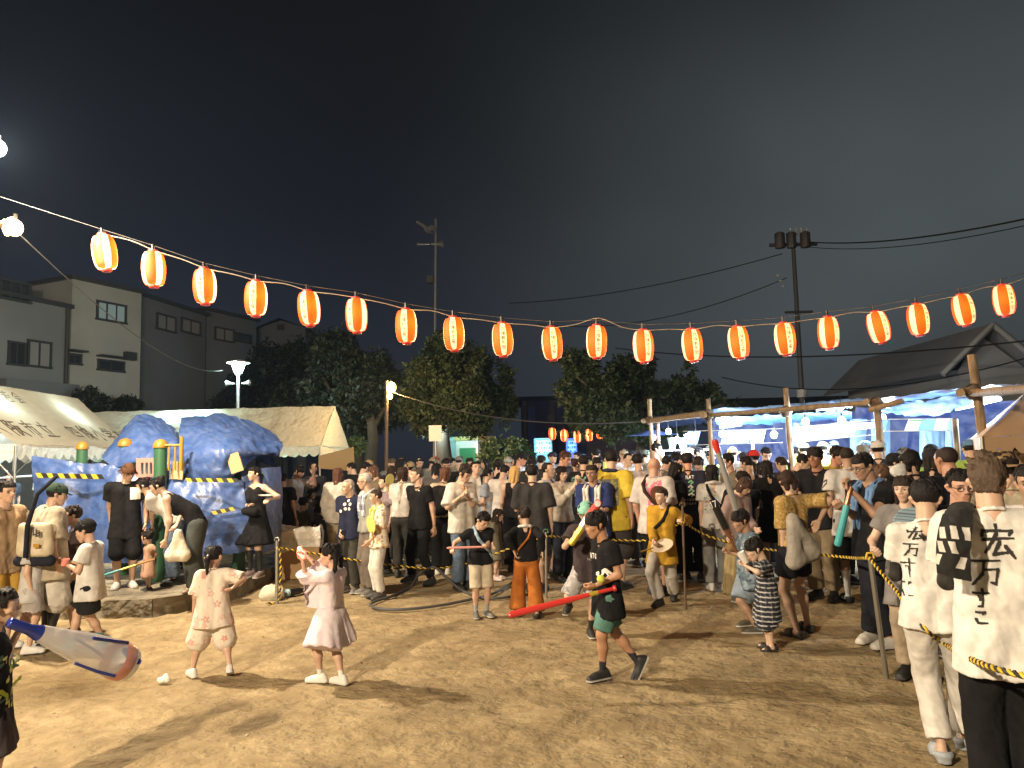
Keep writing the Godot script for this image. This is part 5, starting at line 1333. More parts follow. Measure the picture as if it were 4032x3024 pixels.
	var pk := CSGBox3D.new(); pk.name = "pink_panel"; pk.size = vv(.309,.26,.05); pk.position = vv(-4.999,1.693,-10.42) - o0; pk.material = M.pink_paint; pg.add_child(pk)
	for k in 3:
		var ct := CSGBox3D.new(); ct.name = "slot"; ct.operation = CSGShape3D.OPERATION_SUBTRACTION; ct.size = vv(.035,.16,.2); ct.position = vv(-.05 + .06 * k - .02, -.01, 0); pk.add_child(ct)
	piece("board", flat(MB.new().box(vv(-3.788,1.725,-10.36) - o0, vv(.17,.26,.03), Basis(Vector3.BACK, .3))), M.plywood, pg)
	piece("board", flat(MB.new().box(vv(-4.575,1.645,-10.38) - o0, vv(.16,.24,.03), Basis(Vector3.BACK, -.1))), M.plywood, pg)
	var tp0 := thing("hazard_tape", "yellow and black hazard tape across the left blue sheet", "tape", vv(-6.427,1.627,-10.3))
	for i in 12:
		var a := (vv(-6.427,1.627,-10.3)); var b := (vv(-5.483,1.586,-10.22)); var k0 := a.lerp(b, i / 12.0); var k1 := a.lerp(b, (i + 1) / 12.0); var up := vv(0,.032,0); var sl := (b - a).normalized() * .042; var oo := tp0.position
		piece("tape_piece", flat(MB.new().quad(k0 - up - oo, k1 - up - oo, k1 + up - sl - oo, k0 + up - sl - oo)), M.tape_yellow if i % 2 == 0 else M.tape_black, tp0)
	var tp1 := thing("hazard_tape", "yellow and black hazard tape behind the bending women", "tape", vv(-4.33,1.516,-10.12))
	for i in 10:
		var a := (vv(-4.33,1.516,-10.12)); var b := (vv(-3.643,1.492,-10.12)); var k0 := a.lerp(b, i / 10.0); var k1 := a.lerp(b, (i + 1) / 10.0); var up := vv(0,.026,0); var sl := (b - a).normalized() * .034; var oo := tp1.position
		piece("tape_piece", flat(MB.new().quad(k0 - up - oo, k1 - up - oo, k1 + up - sl - oo, k0 + up - sl - oo)), M.tape_yellow if i % 2 == 0 else M.tape_black, tp1)
	var tp2 := thing("hazard_tape", "short hazard tape on the blue sheet beside black dress", "tape", vv(-3.948,1.08,-10.05))
	for i in 5:
		var a := (vv(-3.948,1.08,-10.05)); var b := (vv(-3.68,1.131,-10.08)); var k0 := a.lerp(b, i / 5.0); var k1 := a.lerp(b, (i + 1) / 5.0); var up := vv(0,.026,0); var sl := (b - a).normalized() * .034; var oo := tp2.position
		piece("tape_piece", flat(MB.new().quad(k0 - up - oo, k1 - up - oo, k1 + up - sl - oo, k0 + up - sl - oo)), M.tape_yellow if i % 2 == 0 else M.tape_black, tp2)
	single("fluorescent_rail", smooth(MB.new().tube([vv(-10.28,1.545,-15), vv(-9.487,1.578,-15)], .02, 6)), M.white_paint, "white rail across the opening of the left tent", "rail")

func tube_light(parent: Node, a: Vector3, b: Vector3, e: float, col := Color(.85, .95, 1.0)) -> void:
	piece("fluorescent_lamp", smooth(MB.new().tube([a, b], .022, 8)), M.tube_white, parent)
	omni(parent, (a + b) * .5 - Vector3(0, .07, 0), col, e, .15)
func bulb(parent: Node, at: Vector3, e: float, m: Material, col: Color, r := .05) -> void:
	var prof := []
	for i in 9: prof.append(Vector2(maxf(r * sin(PI * i / 8.0), .001), -r * 1.15 * cos(PI * i / 8.0)))
	piece("bulb_socket", smooth(MB.new().tube([at + Vector3(0, r, 0), at + Vector3(0, r + .07, 0)], .02, 8)), M.black_plastic, parent)
	piece("bulb", smooth(MB.new().lathe(prof, 12, Transform3D(Basis(), at))), m, parent)
	omni(parent, at, col, e, r)
func log_pole(parent: Node, called: String, a: Vector3, b: Vector3, r: float) -> void:
	var pts := []; var rr := []; var rg := RandomNumberGenerator.new(); rg.seed = int(absf(a.x * 371 + a.z * 97 + b.y * 31))
	var n := maxi(4, int(a.distance_to(b) / .35))
	for i in n + 1:
		var t := float(i) / n
		pts.append(a.lerp(b, t) + Vector3(rg.randf_range(-1, 1), 0, rg.randf_range(-1, 1)) * r * .12); rr.append(r * rg.randf_range(.9, 1.1))
	piece(called, smooth(MB.new().tube(pts, rr, 9)), M.log, parent)

func stalls() -> void:
	var sa := thing("market_stall", "blue tarpaulin food stall on log posts, its long beam towards the square", "stall", vv(4.67,0,-13))
	var o0 := sa.position
	var c := func(v): return v - o0
	log_pole(sa, "log_post", c.call(vv(3.606,0,-13.8)), c.call(vv(3.566,2.66,-13.8)), .042)
	log_pole(sa, "log_post", c.call(vv(4.746,0,-13)), c.call(vv(4.696,2.762,-13)), .046)
	log_pole(sa, "log_post", c.call(vv(5.526,0,-11.4)), c.call(vv(5.466,2.361,-11.4)), .06)
	log_pole(sa, "log_post", c.call(vv(5.938,0,-9.5)), c.call(vv(5.798,2.841,-9.5)), .054)
	log_pole(sa, "log_post", c.call(vv(3.003,0,-16.6)), c.call(vv(3.003,2.885,-16.6)), .05)
	log_pole(sa, "beam", c.call(vv(3.469,2.356,-13.74)), c.call(vv(5.458,2.38,-11.28)), .038)
	log_pole(sa, "beam", c.call(vv(5.289,2.259,-11.26)), c.call(vv(5.607,2.363,-10.9)), .042)
	log_pole(sa, "beam", c.call(vv(2.949,2.404,-16.7)), c.call(vv(3.622,2.411,-13.9)), .06)
	log_pole(sa, "beam", c.call(vv(5.796,2.366,-9.7)), c.call(vv(5.075,2.232,-7.2)), .05)
	log_pole(sa, "cross_beam", c.call(vv(3.376,2.362,-13.5)), c.call(vv(5.11,2.791,-18.5)), .07)
	log_pole(sa, "cross_beam", c.call(vv(5.228,2.381,-11.2)), c.call(vv(7.239,2.59,-14.5)), .05)
	log_pole(sa, "cross_beam", c.call(vv(5.501,2.352,-9.3)), c.call(vv(7.888,2.541,-12.5)), .055)
	log_pole(sa, "cross_beam", c.call(vv(2.834,2.408,-16.5)), c.call(vv(4.046,2.574,-20)), .06)
	piece("lashing", smooth(MB.new().lathe([Vector2(.05, -.09), Vector2(.095, -.06), Vector2(.1, .0), Vector2(.092, .06), Vector2(.05, .09)], 10, Transform3D(Basis(Vector3.BACK, .5), c.call(vv(3.539,2.371,-13.75))))), M.rope_twine, sa)
	piece("lashing", smooth(MB.new().lathe([Vector2(.05, -.09), Vector2(.095, -.06), Vector2(.1, .0), Vector2(.092, .06), Vector2(.05, .09)], 10, Transform3D(Basis(Vector3.BACK, .5), c.call(vv(4.654,2.354,-12.95))))), M.rope_twine, sa)
	piece("lashing", smooth(MB.new().lathe([Vector2(.05, -.09), Vector2(.095, -.06), Vector2(.1, .0), Vector2(.092, .06), Vector2(.05, .09)], 10, Transform3D(Basis(Vector3.BACK, .5), c.call(vv(5.418,2.355,-11.3))))), M.rope_twine, sa)
	piece("lashing", smooth(MB.new().lathe([Vector2(.05, -.09), Vector2(.095, -.06), Vector2(.1, .0), Vector2(.092, .06), Vector2(.05, .09)], 10, Transform3D(Basis(Vector3.BACK, .5), c.call(vv(5.752,2.37,-9.45))))), M.rope_twine, sa)
	piece("lashing", smooth(MB.new().lathe([Vector2(.05, -.09), Vector2(.095, -.06), Vector2(.1, .0), Vector2(.092, .06), Vector2(.05, .09)], 10, Transform3D(Basis(Vector3.BACK, .5), c.call(vv(2.974,2.416,-16.55))))), M.rope_twine, sa)
	piece("roof_sheet", smooth(drape([[vv(4.584,2.695,-18), vv(5.628,2.7,-18), vv(6.46,2.699,-17), vv(7.061,2.704,-16), vv(7.811,2.639,-15), vv(8.272,2.613,-13.5), vv(8.675,2.538,-12)], [vv(4.105,2.595,-16), vv(5,2.533,-16), vv(5.697,2.529,-15), vv(6.26,2.519,-14), vv(6.741,2.471,-12.8), vv(7.049,2.509,-11.5), vv(7.088,2.424,-9.8)], [vv(3.622,2.408,-14), vv(4.175,2.366,-13.5), vv(4.733,2.385,-13.1), vv(5.155,2.379,-12.2), vv(5.482,2.402,-11.4), vv(5.858,2.415,-9.6), vv(5.36,2.288,-7.6)]].map(func(r): return r.map(func(v): return v - o0)), 10, .05, 61, 2.0)), M.blue_roof_tarp, sa)
	piece("roof_flap", smooth(drape([[vv(5.529,2.387,-11.5), vv(5.726,2.367,-11), vv(5.869,2.375,-10.3), vv(5.91,2.387,-9.7)], [vv(5.833,2.275,-12), vv(6.005,2.185,-11.5), vv(6.192,2.187,-10.9), vv(6.178,2.284,-10.2)]].map(func(r): return r.map(func(v): return v - o0)), 10, .04, 62, 2.6)), M.blue_roof_tarp, sa)
	piece("roof_flap", smooth(drape([[vv(3.783,2.355,-14.2), vv(4.139,2.341,-13.8), vv(4.756,2.345,-13.4), vv(5.17,2.336,-13), vv(5.582,2.326,-12.5)], [vv(4.284,2.288,-16), vv(4.69,2.261,-15.6), vv(5.314,2.246,-15), vv(5.796,2.251,-14.6), vv(6.332,2.27,-14.2)]].map(func(r): return r.map(func(v): return v - o0)), 10, .05, 63, 2.6)), M.blue_roof_tarp, sa)
	piece("roof_sheet", smooth(drape([[vv(3.14,2.369,-17.2), vv(3.543,2.454,-17), vv(3.824,2.446,-16), vv(3.723,2.393,-14.4)], [vv(3.565,2.575,-19.5), vv(4.027,2.671,-19.3), vv(4.451,2.678,-18.6), vv(4.536,2.628,-17.4)], [vv(3.854,2.384,-21), vv(4.368,2.435,-21), vv(4.89,2.464,-20.5), vv(5.2,2.495,-20)]].map(func(r): return r.map(func(v): return v - o0)), 8, .06, 64, 2.2)), M.blue_tarp, sa)
	piece("roof_fold", smooth(drape([[vv(5.131,2.356,-12.8), vv(5.335,2.452,-12.9), vv(5.489,2.456,-12.8), vv(5.497,2.377,-12.3)], [vv(4.986,2.311,-12.5), vv(5.102,2.304,-12.3), vv(5.219,2.312,-12.1), vv(5.33,2.326,-11.9)]].map(func(r): return r.map(func(v): return v - o0)), 8, .04, 65, 3.2)), M.blue_roof_tarp, sa)
	piece("back_sheet", smooth(drape([[vv(5.264,2.554,-20), vv(6.323,2.562,-19.5), vv(7.321,2.568,-19), vv(8.256,2.566,-18)], [vv(5.187,1.043,-20), vv(6.269,1.049,-19.6), vv(7.228,1.086,-19), vv(8.156,1.128,-18)]].map(func(r): return r.map(func(v): return v - o0)), 14, .07, 66, 1.6)), M.dark_blue_sheet, sa)
	piece("back_sheet", smooth(drape([[vv(7.971,2.635,-17.6), vv(8.632,2.567,-16.8), vv(9.182,2.566,-15.8), vv(10.19,2.518,-14)], [vv(7.865,1.091,-17.6), vv(8.524,1.124,-16.8), vv(9.069,1.17,-15.8), vv(10.07,1.247,-14)]].map(func(r): return r.map(func(v): return v - o0)), 14, .06, 67, 1.6)), M.dark_blue_sheet, sa)
	var pb := mat("pale_sheet", Color(.22, .34, .48), .8)
	piece("pale_curtain", smooth(drape([[vv(6.872,2.294,-15.5), vv(7.019,2.287,-15.45), vv(7.211,2.285,-15.5)], [vv(6.805,1.309,-15.5), vv(6.949,1.288,-15.45), vv(7.142,1.301,-15.5)]].map(func(r): return r.map(func(v): return v - o0)), 8, .03, 1836, 3.0)), pb, sa)
	piece("pale_curtain", smooth(drape([[vv(7.164,2.271,-15.2), vv(7.325,2.265,-15.15), vv(7.534,2.262,-15.2)], [vv(7.096,1.306,-15.2), vv(7.254,1.285,-15.15), vv(7.463,1.297,-15.2)]].map(func(r): return r.map(func(v): return v - o0)), 8, .03, 1882, 3.0)), pb, sa)
	piece("pale_curtain", smooth(drape([[vv(7.591,2.212,-14.2), vv(7.796,2.204,-14.15), vv(8.057,2.199,-14.2)], [vv(7.521,1.31,-14.2), vv(7.725,1.289,-14.15), vv(7.985,1.298,-14.2)]].map(func(r): return r.map(func(v): return v - o0)), 8, .03, 1986, 3.0)), pb, sa)
	piece("pale_curtain", smooth(drape([[vv(7.96,2.192,-14), vv(8.051,2.187,-13.95), vv(8.199,2.186,-14)], [vv(7.889,1.304,-14), vv(7.978,1.285,-13.95), vv(8.126,1.298,-14)]].map(func(r): return r.map(func(v): return v - o0)), 8, .03, 2042, 3.0)), pb, sa)
	piece("pale_curtain", smooth(drape([[vv(6.07,2.363,-16.5), vv(6.192,2.358,-16.45), vv(6.351,2.356,-16.5)], [vv(6.006,1.315,-16.5), vv(6.126,1.293,-16.45), vv(6.286,1.308,-16.5)]].map(func(r): return r.map(func(v): return v - o0)), 8, .03, 1712, 3.0)), pb, sa)
	var bp := mat("banner_blue", Color(.02, .12, .62), .6); bp.backlight_enabled = true; bp.backlight = lin(.2, .35, .8)
	var bw := mat("banner_white", Color(.72, .72, .7), .7); bw.backlight_enabled = true; bw.backlight = lin(.6, .6, .6)
	var sb := thing("bunting_banner", "white and blue paper banner strip hung under the blue stall roof", "banner", o0)
	piece("cord", smooth(MB.new().tube([c.call(vv(3.254,2.105,-14.6)), c.call(vv(4.705,2.073,-13.3))], .006, 5)), M.white_paint, sb)
	piece("cord", smooth(MB.new().tube([c.call(vv(3.241,1.839,-14.6)), c.call(vv(4.69,1.831,-13.3))], .006, 5)), M.white_paint, sb)
	piece("banner_panel", smooth(drape([[c.call(vv(3.345,2.092,-14.51)), c.call(vv(3.534,2.088,-14.35))], [c.call(vv(3.268,1.851,-14.51)), c.call(vv(3.458,1.85,-14.35))]], 5, .012, 1481, 4.0)), bp, sb)
	piece("banner_panel", smooth(drape([[c.call(vv(3.898,2.081,-14.04)), c.call(vv(4.102,2.077,-13.86))], [c.call(vv(3.823,1.848,-14.04)), c.call(vv(4.027,1.847,-13.86))]], 5, .012, 1517, 4.0)), bw, sb)
	piece("banner_panel", smooth(drape([[c.call(vv(4.102,2.077,-13.86)), c.call(vv(4.299,2.073,-13.68))], [c.call(vv(4.027,1.847,-13.86)), c.call(vv(4.225,1.845,-13.68))]], 5, .012, 1531, 4.0)), bp, sb)
	piece("banner_panel", smooth(drape([[c.call(vv(4.326,2.072,-13.65)), c.call(vv(4.489,2.068,-13.49))], [c.call(vv(4.252,1.845,-13.65)), c.call(vv(4.416,1.844,-13.49))]], 5, .012, 1547, 4.0)), bw, sb)
	piece("cord", smooth(MB.new().tube([c.call(vv(4.75,2.077,-13.2)), c.call(vv(5.618,2.132,-11.8))], .006, 5)), M.white_paint, sb)
	piece("cord", smooth(MB.new().tube([c.call(vv(4.735,1.821,-13.2)), c.call(vv(5.602,1.903,-11.8))], .006, 5)), M.white_paint, sb)
	piece("banner_panel", smooth(drape([[c.call(vv(4.845,2.073,-13.05)), c.call(vv(5.074,2.088,-12.71))], [c.call(vv(4.772,1.841,-13.05)), c.call(vv(5.003,1.862,-12.71))]], 5, .012, 1710, 4.0)), bw, sb)
	piece("banner_panel", smooth(drape([[c.call(vv(5.074,2.088,-12.71)), c.call(vv(5.269,2.101,-12.40))], [c.call(vv(5.003,1.862,-12.71)), c.call(vv(5.198,1.88,-12.40))]], 5, .012, 1734, 4.0)), bp, sb)
	piece("banner_panel", smooth(drape([[c.call(vv(5.269,2.101,-12.40)), c.call(vv(5.463,2.113,-12.07))], [c.call(vv(5.198,1.88,-12.40)), c.call(vv(5.394,1.899,-12.07))]], 5, .012, 1756, 4.0)), bw, sb)
	piece("cord", smooth(MB.new().tube([c.call(vv(5.592,2.135,-11.7)), c.call(vv(5.957,2.071,-10.3))], .006, 5)), M.white_paint, sb)
	piece("cord", smooth(MB.new().tube([c.call(vv(5.579,1.95,-11.7)), c.call(vv(5.944,1.908,-10.3))], .006, 5)), M.white_paint, sb)
	piece("banner_panel", smooth(drape([[c.call(vv(5.585,2.128,-11.69)), c.call(vv(5.662,2.117,-11.46))], [c.call(vv(5.52,1.959,-11.69)), c.call(vv(5.598,1.952,-11.46))]], 5, .012, 1893, 4.0)), bp, sb)
	piece("banner_panel", smooth(drape([[c.call(vv(5.772,2.1,-11.10)), c.call(vv(5.837,2.089,-10.85))], [c.call(vv(5.71,1.94,-11.10)), c.call(vv(5.776,1.933,-10.85))]], 5, .012, 1935, 4.0)), bw, sb)
	piece("banner_panel", smooth(drape([[c.call(vv(5.837,2.089,-10.85)), c.call(vv(5.899,2.077,-10.57))], [c.call(vv(5.776,1.933,-10.85)), c.call(vv(5.839,1.924,-10.57))]], 5, .012, 1953, 4.0)), bp, sb)
	piece("banner_panel", smooth(drape([[c.call(vv(5.899,2.077,-10.57)), c.call(vv(5.94,2.067,-10.34))], [c.call(vv(5.839,1.924,-10.57)), c.call(vv(5.881,1.918,-10.34))]], 5, .012, 1973, 4.0)), bw, sb)
	piece("banner_panel", flat(MB.new().quad(c.call(vv(5.746,2.065,-11.03)), c.call(vv(5.81,2.057,-10.74)), c.call(vv(5.814,2.083,-10.73)), c.call(vv(5.756,2.092,-11.02)))), M.green_band, sb)
	var bu0 := thing("bare_bulb", "glaring bare bulb at the far left end of the stalls", "light bulb", vv(3.315,2.07,-18))
	var bu1 := thing("bare_bulb", "glaring bulb left of the hanging cups", "light bulb", vv(3.509,2.182,-17.2))
	var bu2 := thing("bare_bulb", "low glaring bulb beside the tall young man", "light bulb", vv(3.534,1.803,-17))
	var bu3 := thing("bare_bulb", "bulb right above the hanging pale cups", "light bulb", vv(3.548,1.978,-16.5))
	var bu4 := thing("bare_bulb", "tall bright bulb left of the thin front post", "light bulb", vv(3.833,2.037,-16))
	var bu5 := thing("bare_bulb", "bulb just right of the thin front post", "light bulb", vv(4.006,2.041,-14.6))
	var bu6 := thing("bare_bulb", "bulb halfway between thin and middle log posts", "light bulb", vv(4.298,1.983,-14.4))
	var bu7 := thing("bare_bulb", "small bulb left of the middle log post", "light bulb", vv(4.724,1.982,-13.8))
	var bu8 := thing("bare_bulb", "big bulb right of the middle log post", "light bulb", vv(5.001,2.173,-13))
	var bu9 := thing("bare_bulb", "big bulb above the white banner panel", "light bulb", vv(5.316,2.149,-12.3))
	var bu10 := thing("bare_bulb", "bulb hanging beside the thick short log post", "light bulb", vv(6.124,2.188,-12.6))
	var bu11 := thing("bare_bulb", "lower bulb behind the thick short log post", "light bulb", vv(6.193,2.024,-12.8))
	bulb(bu0, Vector3.ZERO, 1.2, M.bulb_white, Color(.92, .96, 1.0), .062)
	piece("flex", smooth(MB.new().tube([vv(0,.12,0), vv(0,.45,0)], .006, 5)), M.wire_black, bu0)
	bu0.set_meta("group", "bare bulbs strung through the stalls")
	bulb(bu1, Vector3.ZERO, 1.44, M.bulb_white, Color(.92, .96, 1.0), .062)
	piece("flex", smooth(MB.new().tube([vv(0,.12,0), vv(0,.45,0)], .006, 5)), M.wire_black, bu1)
	bu1.set_meta("group", "bare bulbs strung through the stalls")
	bulb(bu2, Vector3.ZERO, 1.2, M.bulb_white, Color(.92, .96, 1.0), .062)
	piece("flex", smooth(MB.new().tube([vv(0,.12,0), vv(0,.45,0)], .006, 5)), M.wire_black, bu2)
	bu2.set_meta("group", "bare bulbs strung through the stalls")
	bulb(bu3, Vector3.ZERO, 1.44, M.bulb_white, Color(.92, .96, 1.0), .062)
	piece("flex", smooth(MB.new().tube([vv(0,.12,0), vv(0,.45,0)], .006, 5)), M.wire_black, bu3)
	bu3.set_meta("group", "bare bulbs strung through the stalls")
	bulb(bu4, Vector3.ZERO, 1.76, M.bulb_white, Color(.92, .96, 1.0), .062)
	piece("flex", smooth(MB.new().tube([vv(0,.12,0), vv(0,.45,0)], .006, 5)), M.wire_black, bu4)
	bu4.set_meta("group", "bare bulbs strung through the stalls")
	bulb(bu5, Vector3.ZERO, 1.76, M.bulb_white, Color(.92, .96, 1.0), .062)
	piece("flex", smooth(MB.new().tube([vv(0,.12,0), vv(0,.45,0)], .006, 5)), M.wire_black, bu5)
	bu5.set_meta("group", "bare bulbs strung through the stalls")
	bulb(bu6, Vector3.ZERO, 1.76, M.bulb_white, Color(.92, .96, 1.0), .062)
	piece("flex", smooth(MB.new().tube([vv(0,.12,0), vv(0,.45,0)], .006, 5)), M.wire_black, bu6)
	bu6.set_meta("group", "bare bulbs strung through the stalls")
	bulb(bu7, Vector3.ZERO, 1.6, M.bulb_white, Color(.92, .96, 1.0), .062)
	piece("flex", smooth(MB.new().tube([vv(0,.12,0), vv(0,.45,0)], .006, 5)), M.wire_black, bu7)
	bu7.set_meta("group", "bare bulbs strung through the stalls")
	bulb(bu8, Vector3.ZERO, 2.08, M.bulb_white, Color(.92, .96, 1.0), .062)
	piece("flex", smooth(MB.new().tube([vv(0,.12,0), vv(0,.45,0)], .006, 5)), M.wire_black, bu8)
	bu8.set_meta("group", "bare bulbs strung through the stalls")
	bulb(bu9, Vector3.ZERO, 2.08, M.bulb_white, Color(.92, .96, 1.0), .062)
	piece("flex", smooth(MB.new().tube([vv(0,.12,0), vv(0,.45,0)], .006, 5)), M.wire_black, bu9)
	bu9.set_meta("group", "bare bulbs strung through the stalls")
	bulb(bu10, Vector3.ZERO, 2.08, M.bulb_white, Color(.92, .96, 1.0), .062)
	piece("flex", smooth(MB.new().tube([vv(0,.12,0), vv(0,.45,0)], .006, 5)), M.wire_black, bu10)
	bu10.set_meta("group", "bare bulbs strung through the stalls")
	bulb(bu11, Vector3.ZERO, 1.6, M.bulb_white, Color(.92, .96, 1.0), .062)
	piece("flex", smooth(MB.new().tube([vv(0,.12,0), vv(0,.45,0)], .006, 5)), M.wire_black, bu11)
	bu11.set_meta("group", "bare bulbs strung through the stalls")
	var ft0 := thing("fluorescent_light", "fluorescent tube above the left banner panels", "light", vv(4.131,2.184,-15.2), .0, "fluorescent tubes in the stalls")
	tube_light(ft0, Vector3.ZERO, vv(4.508,2.222,-15) - vv(4.131,2.184,-15.2), 4.75)
	piece("housing", flat(MB.new().box((vv(4.508,2.222,-15) - vv(4.131,2.184,-15.2)) * .5 + vv(0,.05,0), vv((vv(4.508,2.222,-15) - vv(4.131,2.184,-15.2)).length(), .04, .07), Basis((vv(4.508,2.222,-15) - vv(4.131,2.184,-15.2)).normalized(), Vector3.UP, (vv(4.508,2.222,-15) - vv(4.131,2.184,-15.2)).normalized().cross(Vector3.UP)))), M.white_paint, ft0)
	var ft1 := thing("fluorescent_light", "fluorescent tube behind the thick short log post", "light", vv(5.793,2.049,-13.2), .0, "fluorescent tubes in the stalls")
	tube_light(ft1, Vector3.ZERO, vv(6.006,2.045,-12.6) - vv(5.793,2.049,-13.2), 4.75)
	piece("housing", flat(MB.new().box((vv(6.006,2.045,-12.6) - vv(5.793,2.049,-13.2)) * .5 + vv(0,.05,0), vv((vv(6.006,2.045,-12.6) - vv(5.793,2.049,-13.2)).length(), .04, .07), Basis((vv(6.006,2.045,-12.6) - vv(5.793,2.049,-13.2)).normalized(), Vector3.UP, (vv(6.006,2.045,-12.6) - vv(5.793,2.049,-13.2)).normalized().cross(Vector3.UP)))), M.white_paint, ft1)
	var ft2 := thing("fluorescent_light", "long bright fluorescent tube under right blue sheet", "light", vv(6.602,2.241,-11.3), .0, "fluorescent tubes in the stalls")
	tube_light(ft2, Vector3.ZERO, vv(6.824,2.335,-10.6) - vv(6.602,2.241,-11.3), 4.27)
	piece("housing", flat(MB.new().box((vv(6.824,2.335,-10.6) - vv(6.602,2.241,-11.3)) * .5 + vv(0,.05,0), vv((vv(6.824,2.335,-10.6) - vv(6.602,2.241,-11.3)).length(), .04, .07), Basis((vv(6.824,2.335,-10.6) - vv(6.602,2.241,-11.3)).normalized(), Vector3.UP, (vv(6.824,2.335,-10.6) - vv(6.602,2.241,-11.3)).normalized().cross(Vector3.UP)))), M.white_paint, ft2)
	var ft3 := thing("fluorescent_light", "short slanted fluorescent tube above the hanging cups", "light", vv(3.946,2.042,-17.5), .0, "fluorescent tubes in the stalls")
	tube_light(ft3, Vector3.ZERO, vv(4.114,2.085,-17.3) - vv(3.946,2.042,-17.5), 2.85)
	piece("housing", flat(MB.new().box((vv(4.114,2.085,-17.3) - vv(3.946,2.042,-17.5)) * .5 + vv(0,.05,0), vv((vv(4.114,2.085,-17.3) - vv(3.946,2.042,-17.5)).length(), .04, .07), Basis((vv(4.114,2.085,-17.3) - vv(3.946,2.042,-17.5)).normalized(), Vector3.UP, (vv(4.114,2.085,-17.3) - vv(3.946,2.042,-17.5)).normalized().cross(Vector3.UP)))), M.white_paint, ft3)
	var shf := thing("display_counter", "white counter shelf with pale blue cups under bright bulbs", "counter", vv(3.642,0,-16.2))
	piece("shelf_board", flat(MB.new().box(vv(0,1.75,0), vv(1.05,.03,.4))), M.white_paint, shf)
	piece("front_panel", flat(MB.new().box(vv(0, 1.63 - .45, .05), vv(1,.95,.04))), M.black_plastic, shf)
	for s in [-.5, .5]: piece("leg", flat(MB.new().box(vv(s, .88, 0), vv(.05,1.71,.3))), M.white_paint, shf)
	single("paper_cup", smooth(MB.new().lathe([Vector2(.001, .02), Vector2(.06, .02), Vector2(.105, .24), Vector2(.112, .25)], 16, Transform3D(Basis(), vv(3.365,1.769,-16.15)))), M.pale_blue_plastic, "left pale blue paper cup on the bright counter", "cup")
	single("paper_cup", smooth(MB.new().lathe([Vector2(.001, .02), Vector2(.06, .02), Vector2(.105, .24), Vector2(.112, .25)], 16, Transform3D(Basis(), vv(3.581,1.764,-16.15)))), M.pale_blue_plastic, "right pale blue paper cup on the bright counter", "cup")
	var par := thing("parasol", "small blue parasol left of the first stall post", "parasol", vv(3.31,0,-18.2))
	piece("canopy", flat(MB.new().lathe([Vector2(.62, 2.13), Vector2(.34, 2.19), Vector2(.001, 2.27)], 10)), M.blue_tarp, par)
	piece("pole", smooth(MB.new().tube([vv(0,0,0), vv(0,2.24,0)], .025, 8)), M.steel, par)
	log_pole(sa, "rear_post", c.call(vv(3.219,0,-16.9)), c.call(vv(3.219,2.354,-16.9)), .04)
	log_pole(sa, "rear_post", c.call(vv(5.61,0,-15)), c.call(vv(5.61,2.302,-15)), .04)
	log_pole(sa, "rear_post", c.call(vv(6.33,0,-10.9)), c.call(vv(6.33,2.084,-10.9)), .04)
	log_pole(sa, "rear_post", c.call(vv(4.9,0,-15.6)), c.call(vv(4.9,2.113,-15.6)), .04)

func lantern_mat(txt: Array) -> StandardMaterial3D:
	var w := 512; var h := 256
	var im := Image.create(w, h, false, Image.FORMAT_RGB8); var em := Image.create(w, h, false, Image.FORMAT_RGB8)
	for k in 8:
		var c := lin(.42, .38, .31) if k % 2 == 0 else lin(.40, .055, .006)
		var e := lin(1.0, .90, .70) if k % 2 == 0 else lin(.95, .105, .003)
		var sw := 50 if k % 2 == 0 else 78
		var x0 := posmod(k * 64 - sw / 2, 512)
		for s in [x0, x0 - 512]:
			im.fill_rect(Rect2i(s, 0, sw, h), c); em.fill_rect(Rect2i(s, 0, sw, h), e)
	for side in 2:
		if txt.is_empty(): break
		for i in 5:
			for t in [im, em]: ink(t, GLYPH[txt[i]], 256 * side - 20 + (0 if side else 512) - (0 if side else 0), 38 + 36 * i, 40, 34, 2.3, lin(.05, .04, .03))
			if side == 0:
				for t in [im, em]: ink(t, GLYPH[txt[i]], -20, 38 + 36 * i, 40, 34, 2.3, lin(.05, .04, .03))
	var m := StandardMaterial3D.new(); m.resource_name = "lantern_paper"
	m.albedo_texture = ImageTexture.create_from_image(im); m.roughness = .6
	m.emission_enabled = true; m.emission_operator = BaseMaterial3D.EMISSION_OP_MULTIPLY; m.emission = Color.WHITE; m.emission_texture = ImageTexture.create_from_image(em); m.emission_energy_multiplier = .50
	m.backlight_enabled = true; m.backlight = Color.WHITE
	return m
func make_lantern(m: Material) -> Node3D:
	var o := Node3D.new(); o.name = "paper_lantern"
	var prof := []
	for i in 33:
		var t := i / 32.0
		var r := .052 + .082 * pow(sin(PI * clampf(t, .0, 1.0)), .27) + (.0022 if i % 2 else -.0014)
		prof.append(Vector2(r, -.205 + .41 * t))
	piece("paper_shade", smooth(MB.new().lathe(prof, 40)), m, o)
	piece("bottom_ring", smooth(MB.new().lathe([Vector2(.0, -.232), Vector2(.055, -.232), Vector2(.058, -.205), Vector2(.052, -.203)], 24)), M.lantern_red, o)
	piece("top_ring", smooth(MB.new().lathe([Vector2(.052, .203), Vector2(.058, .205), Vector2(.055, .228), Vector2(.04, .228)], 24)), M.lantern_red, o)
	piece("hook", smooth(MB.new().tube([Vector3(-.05, .225, 0), Vector3(-.03, .262, 0), Vector3(0, .28, 0), Vector3(.03, .262, 0), Vector3(.05, .225, 0)], .003, 5)), M.wire_black, o)
	piece("socket", smooth(MB.new().tube([Vector3(0, .30, 0), Vector3(0, .19, 0)], .016, 8)), M.black_plastic, o)
	return o
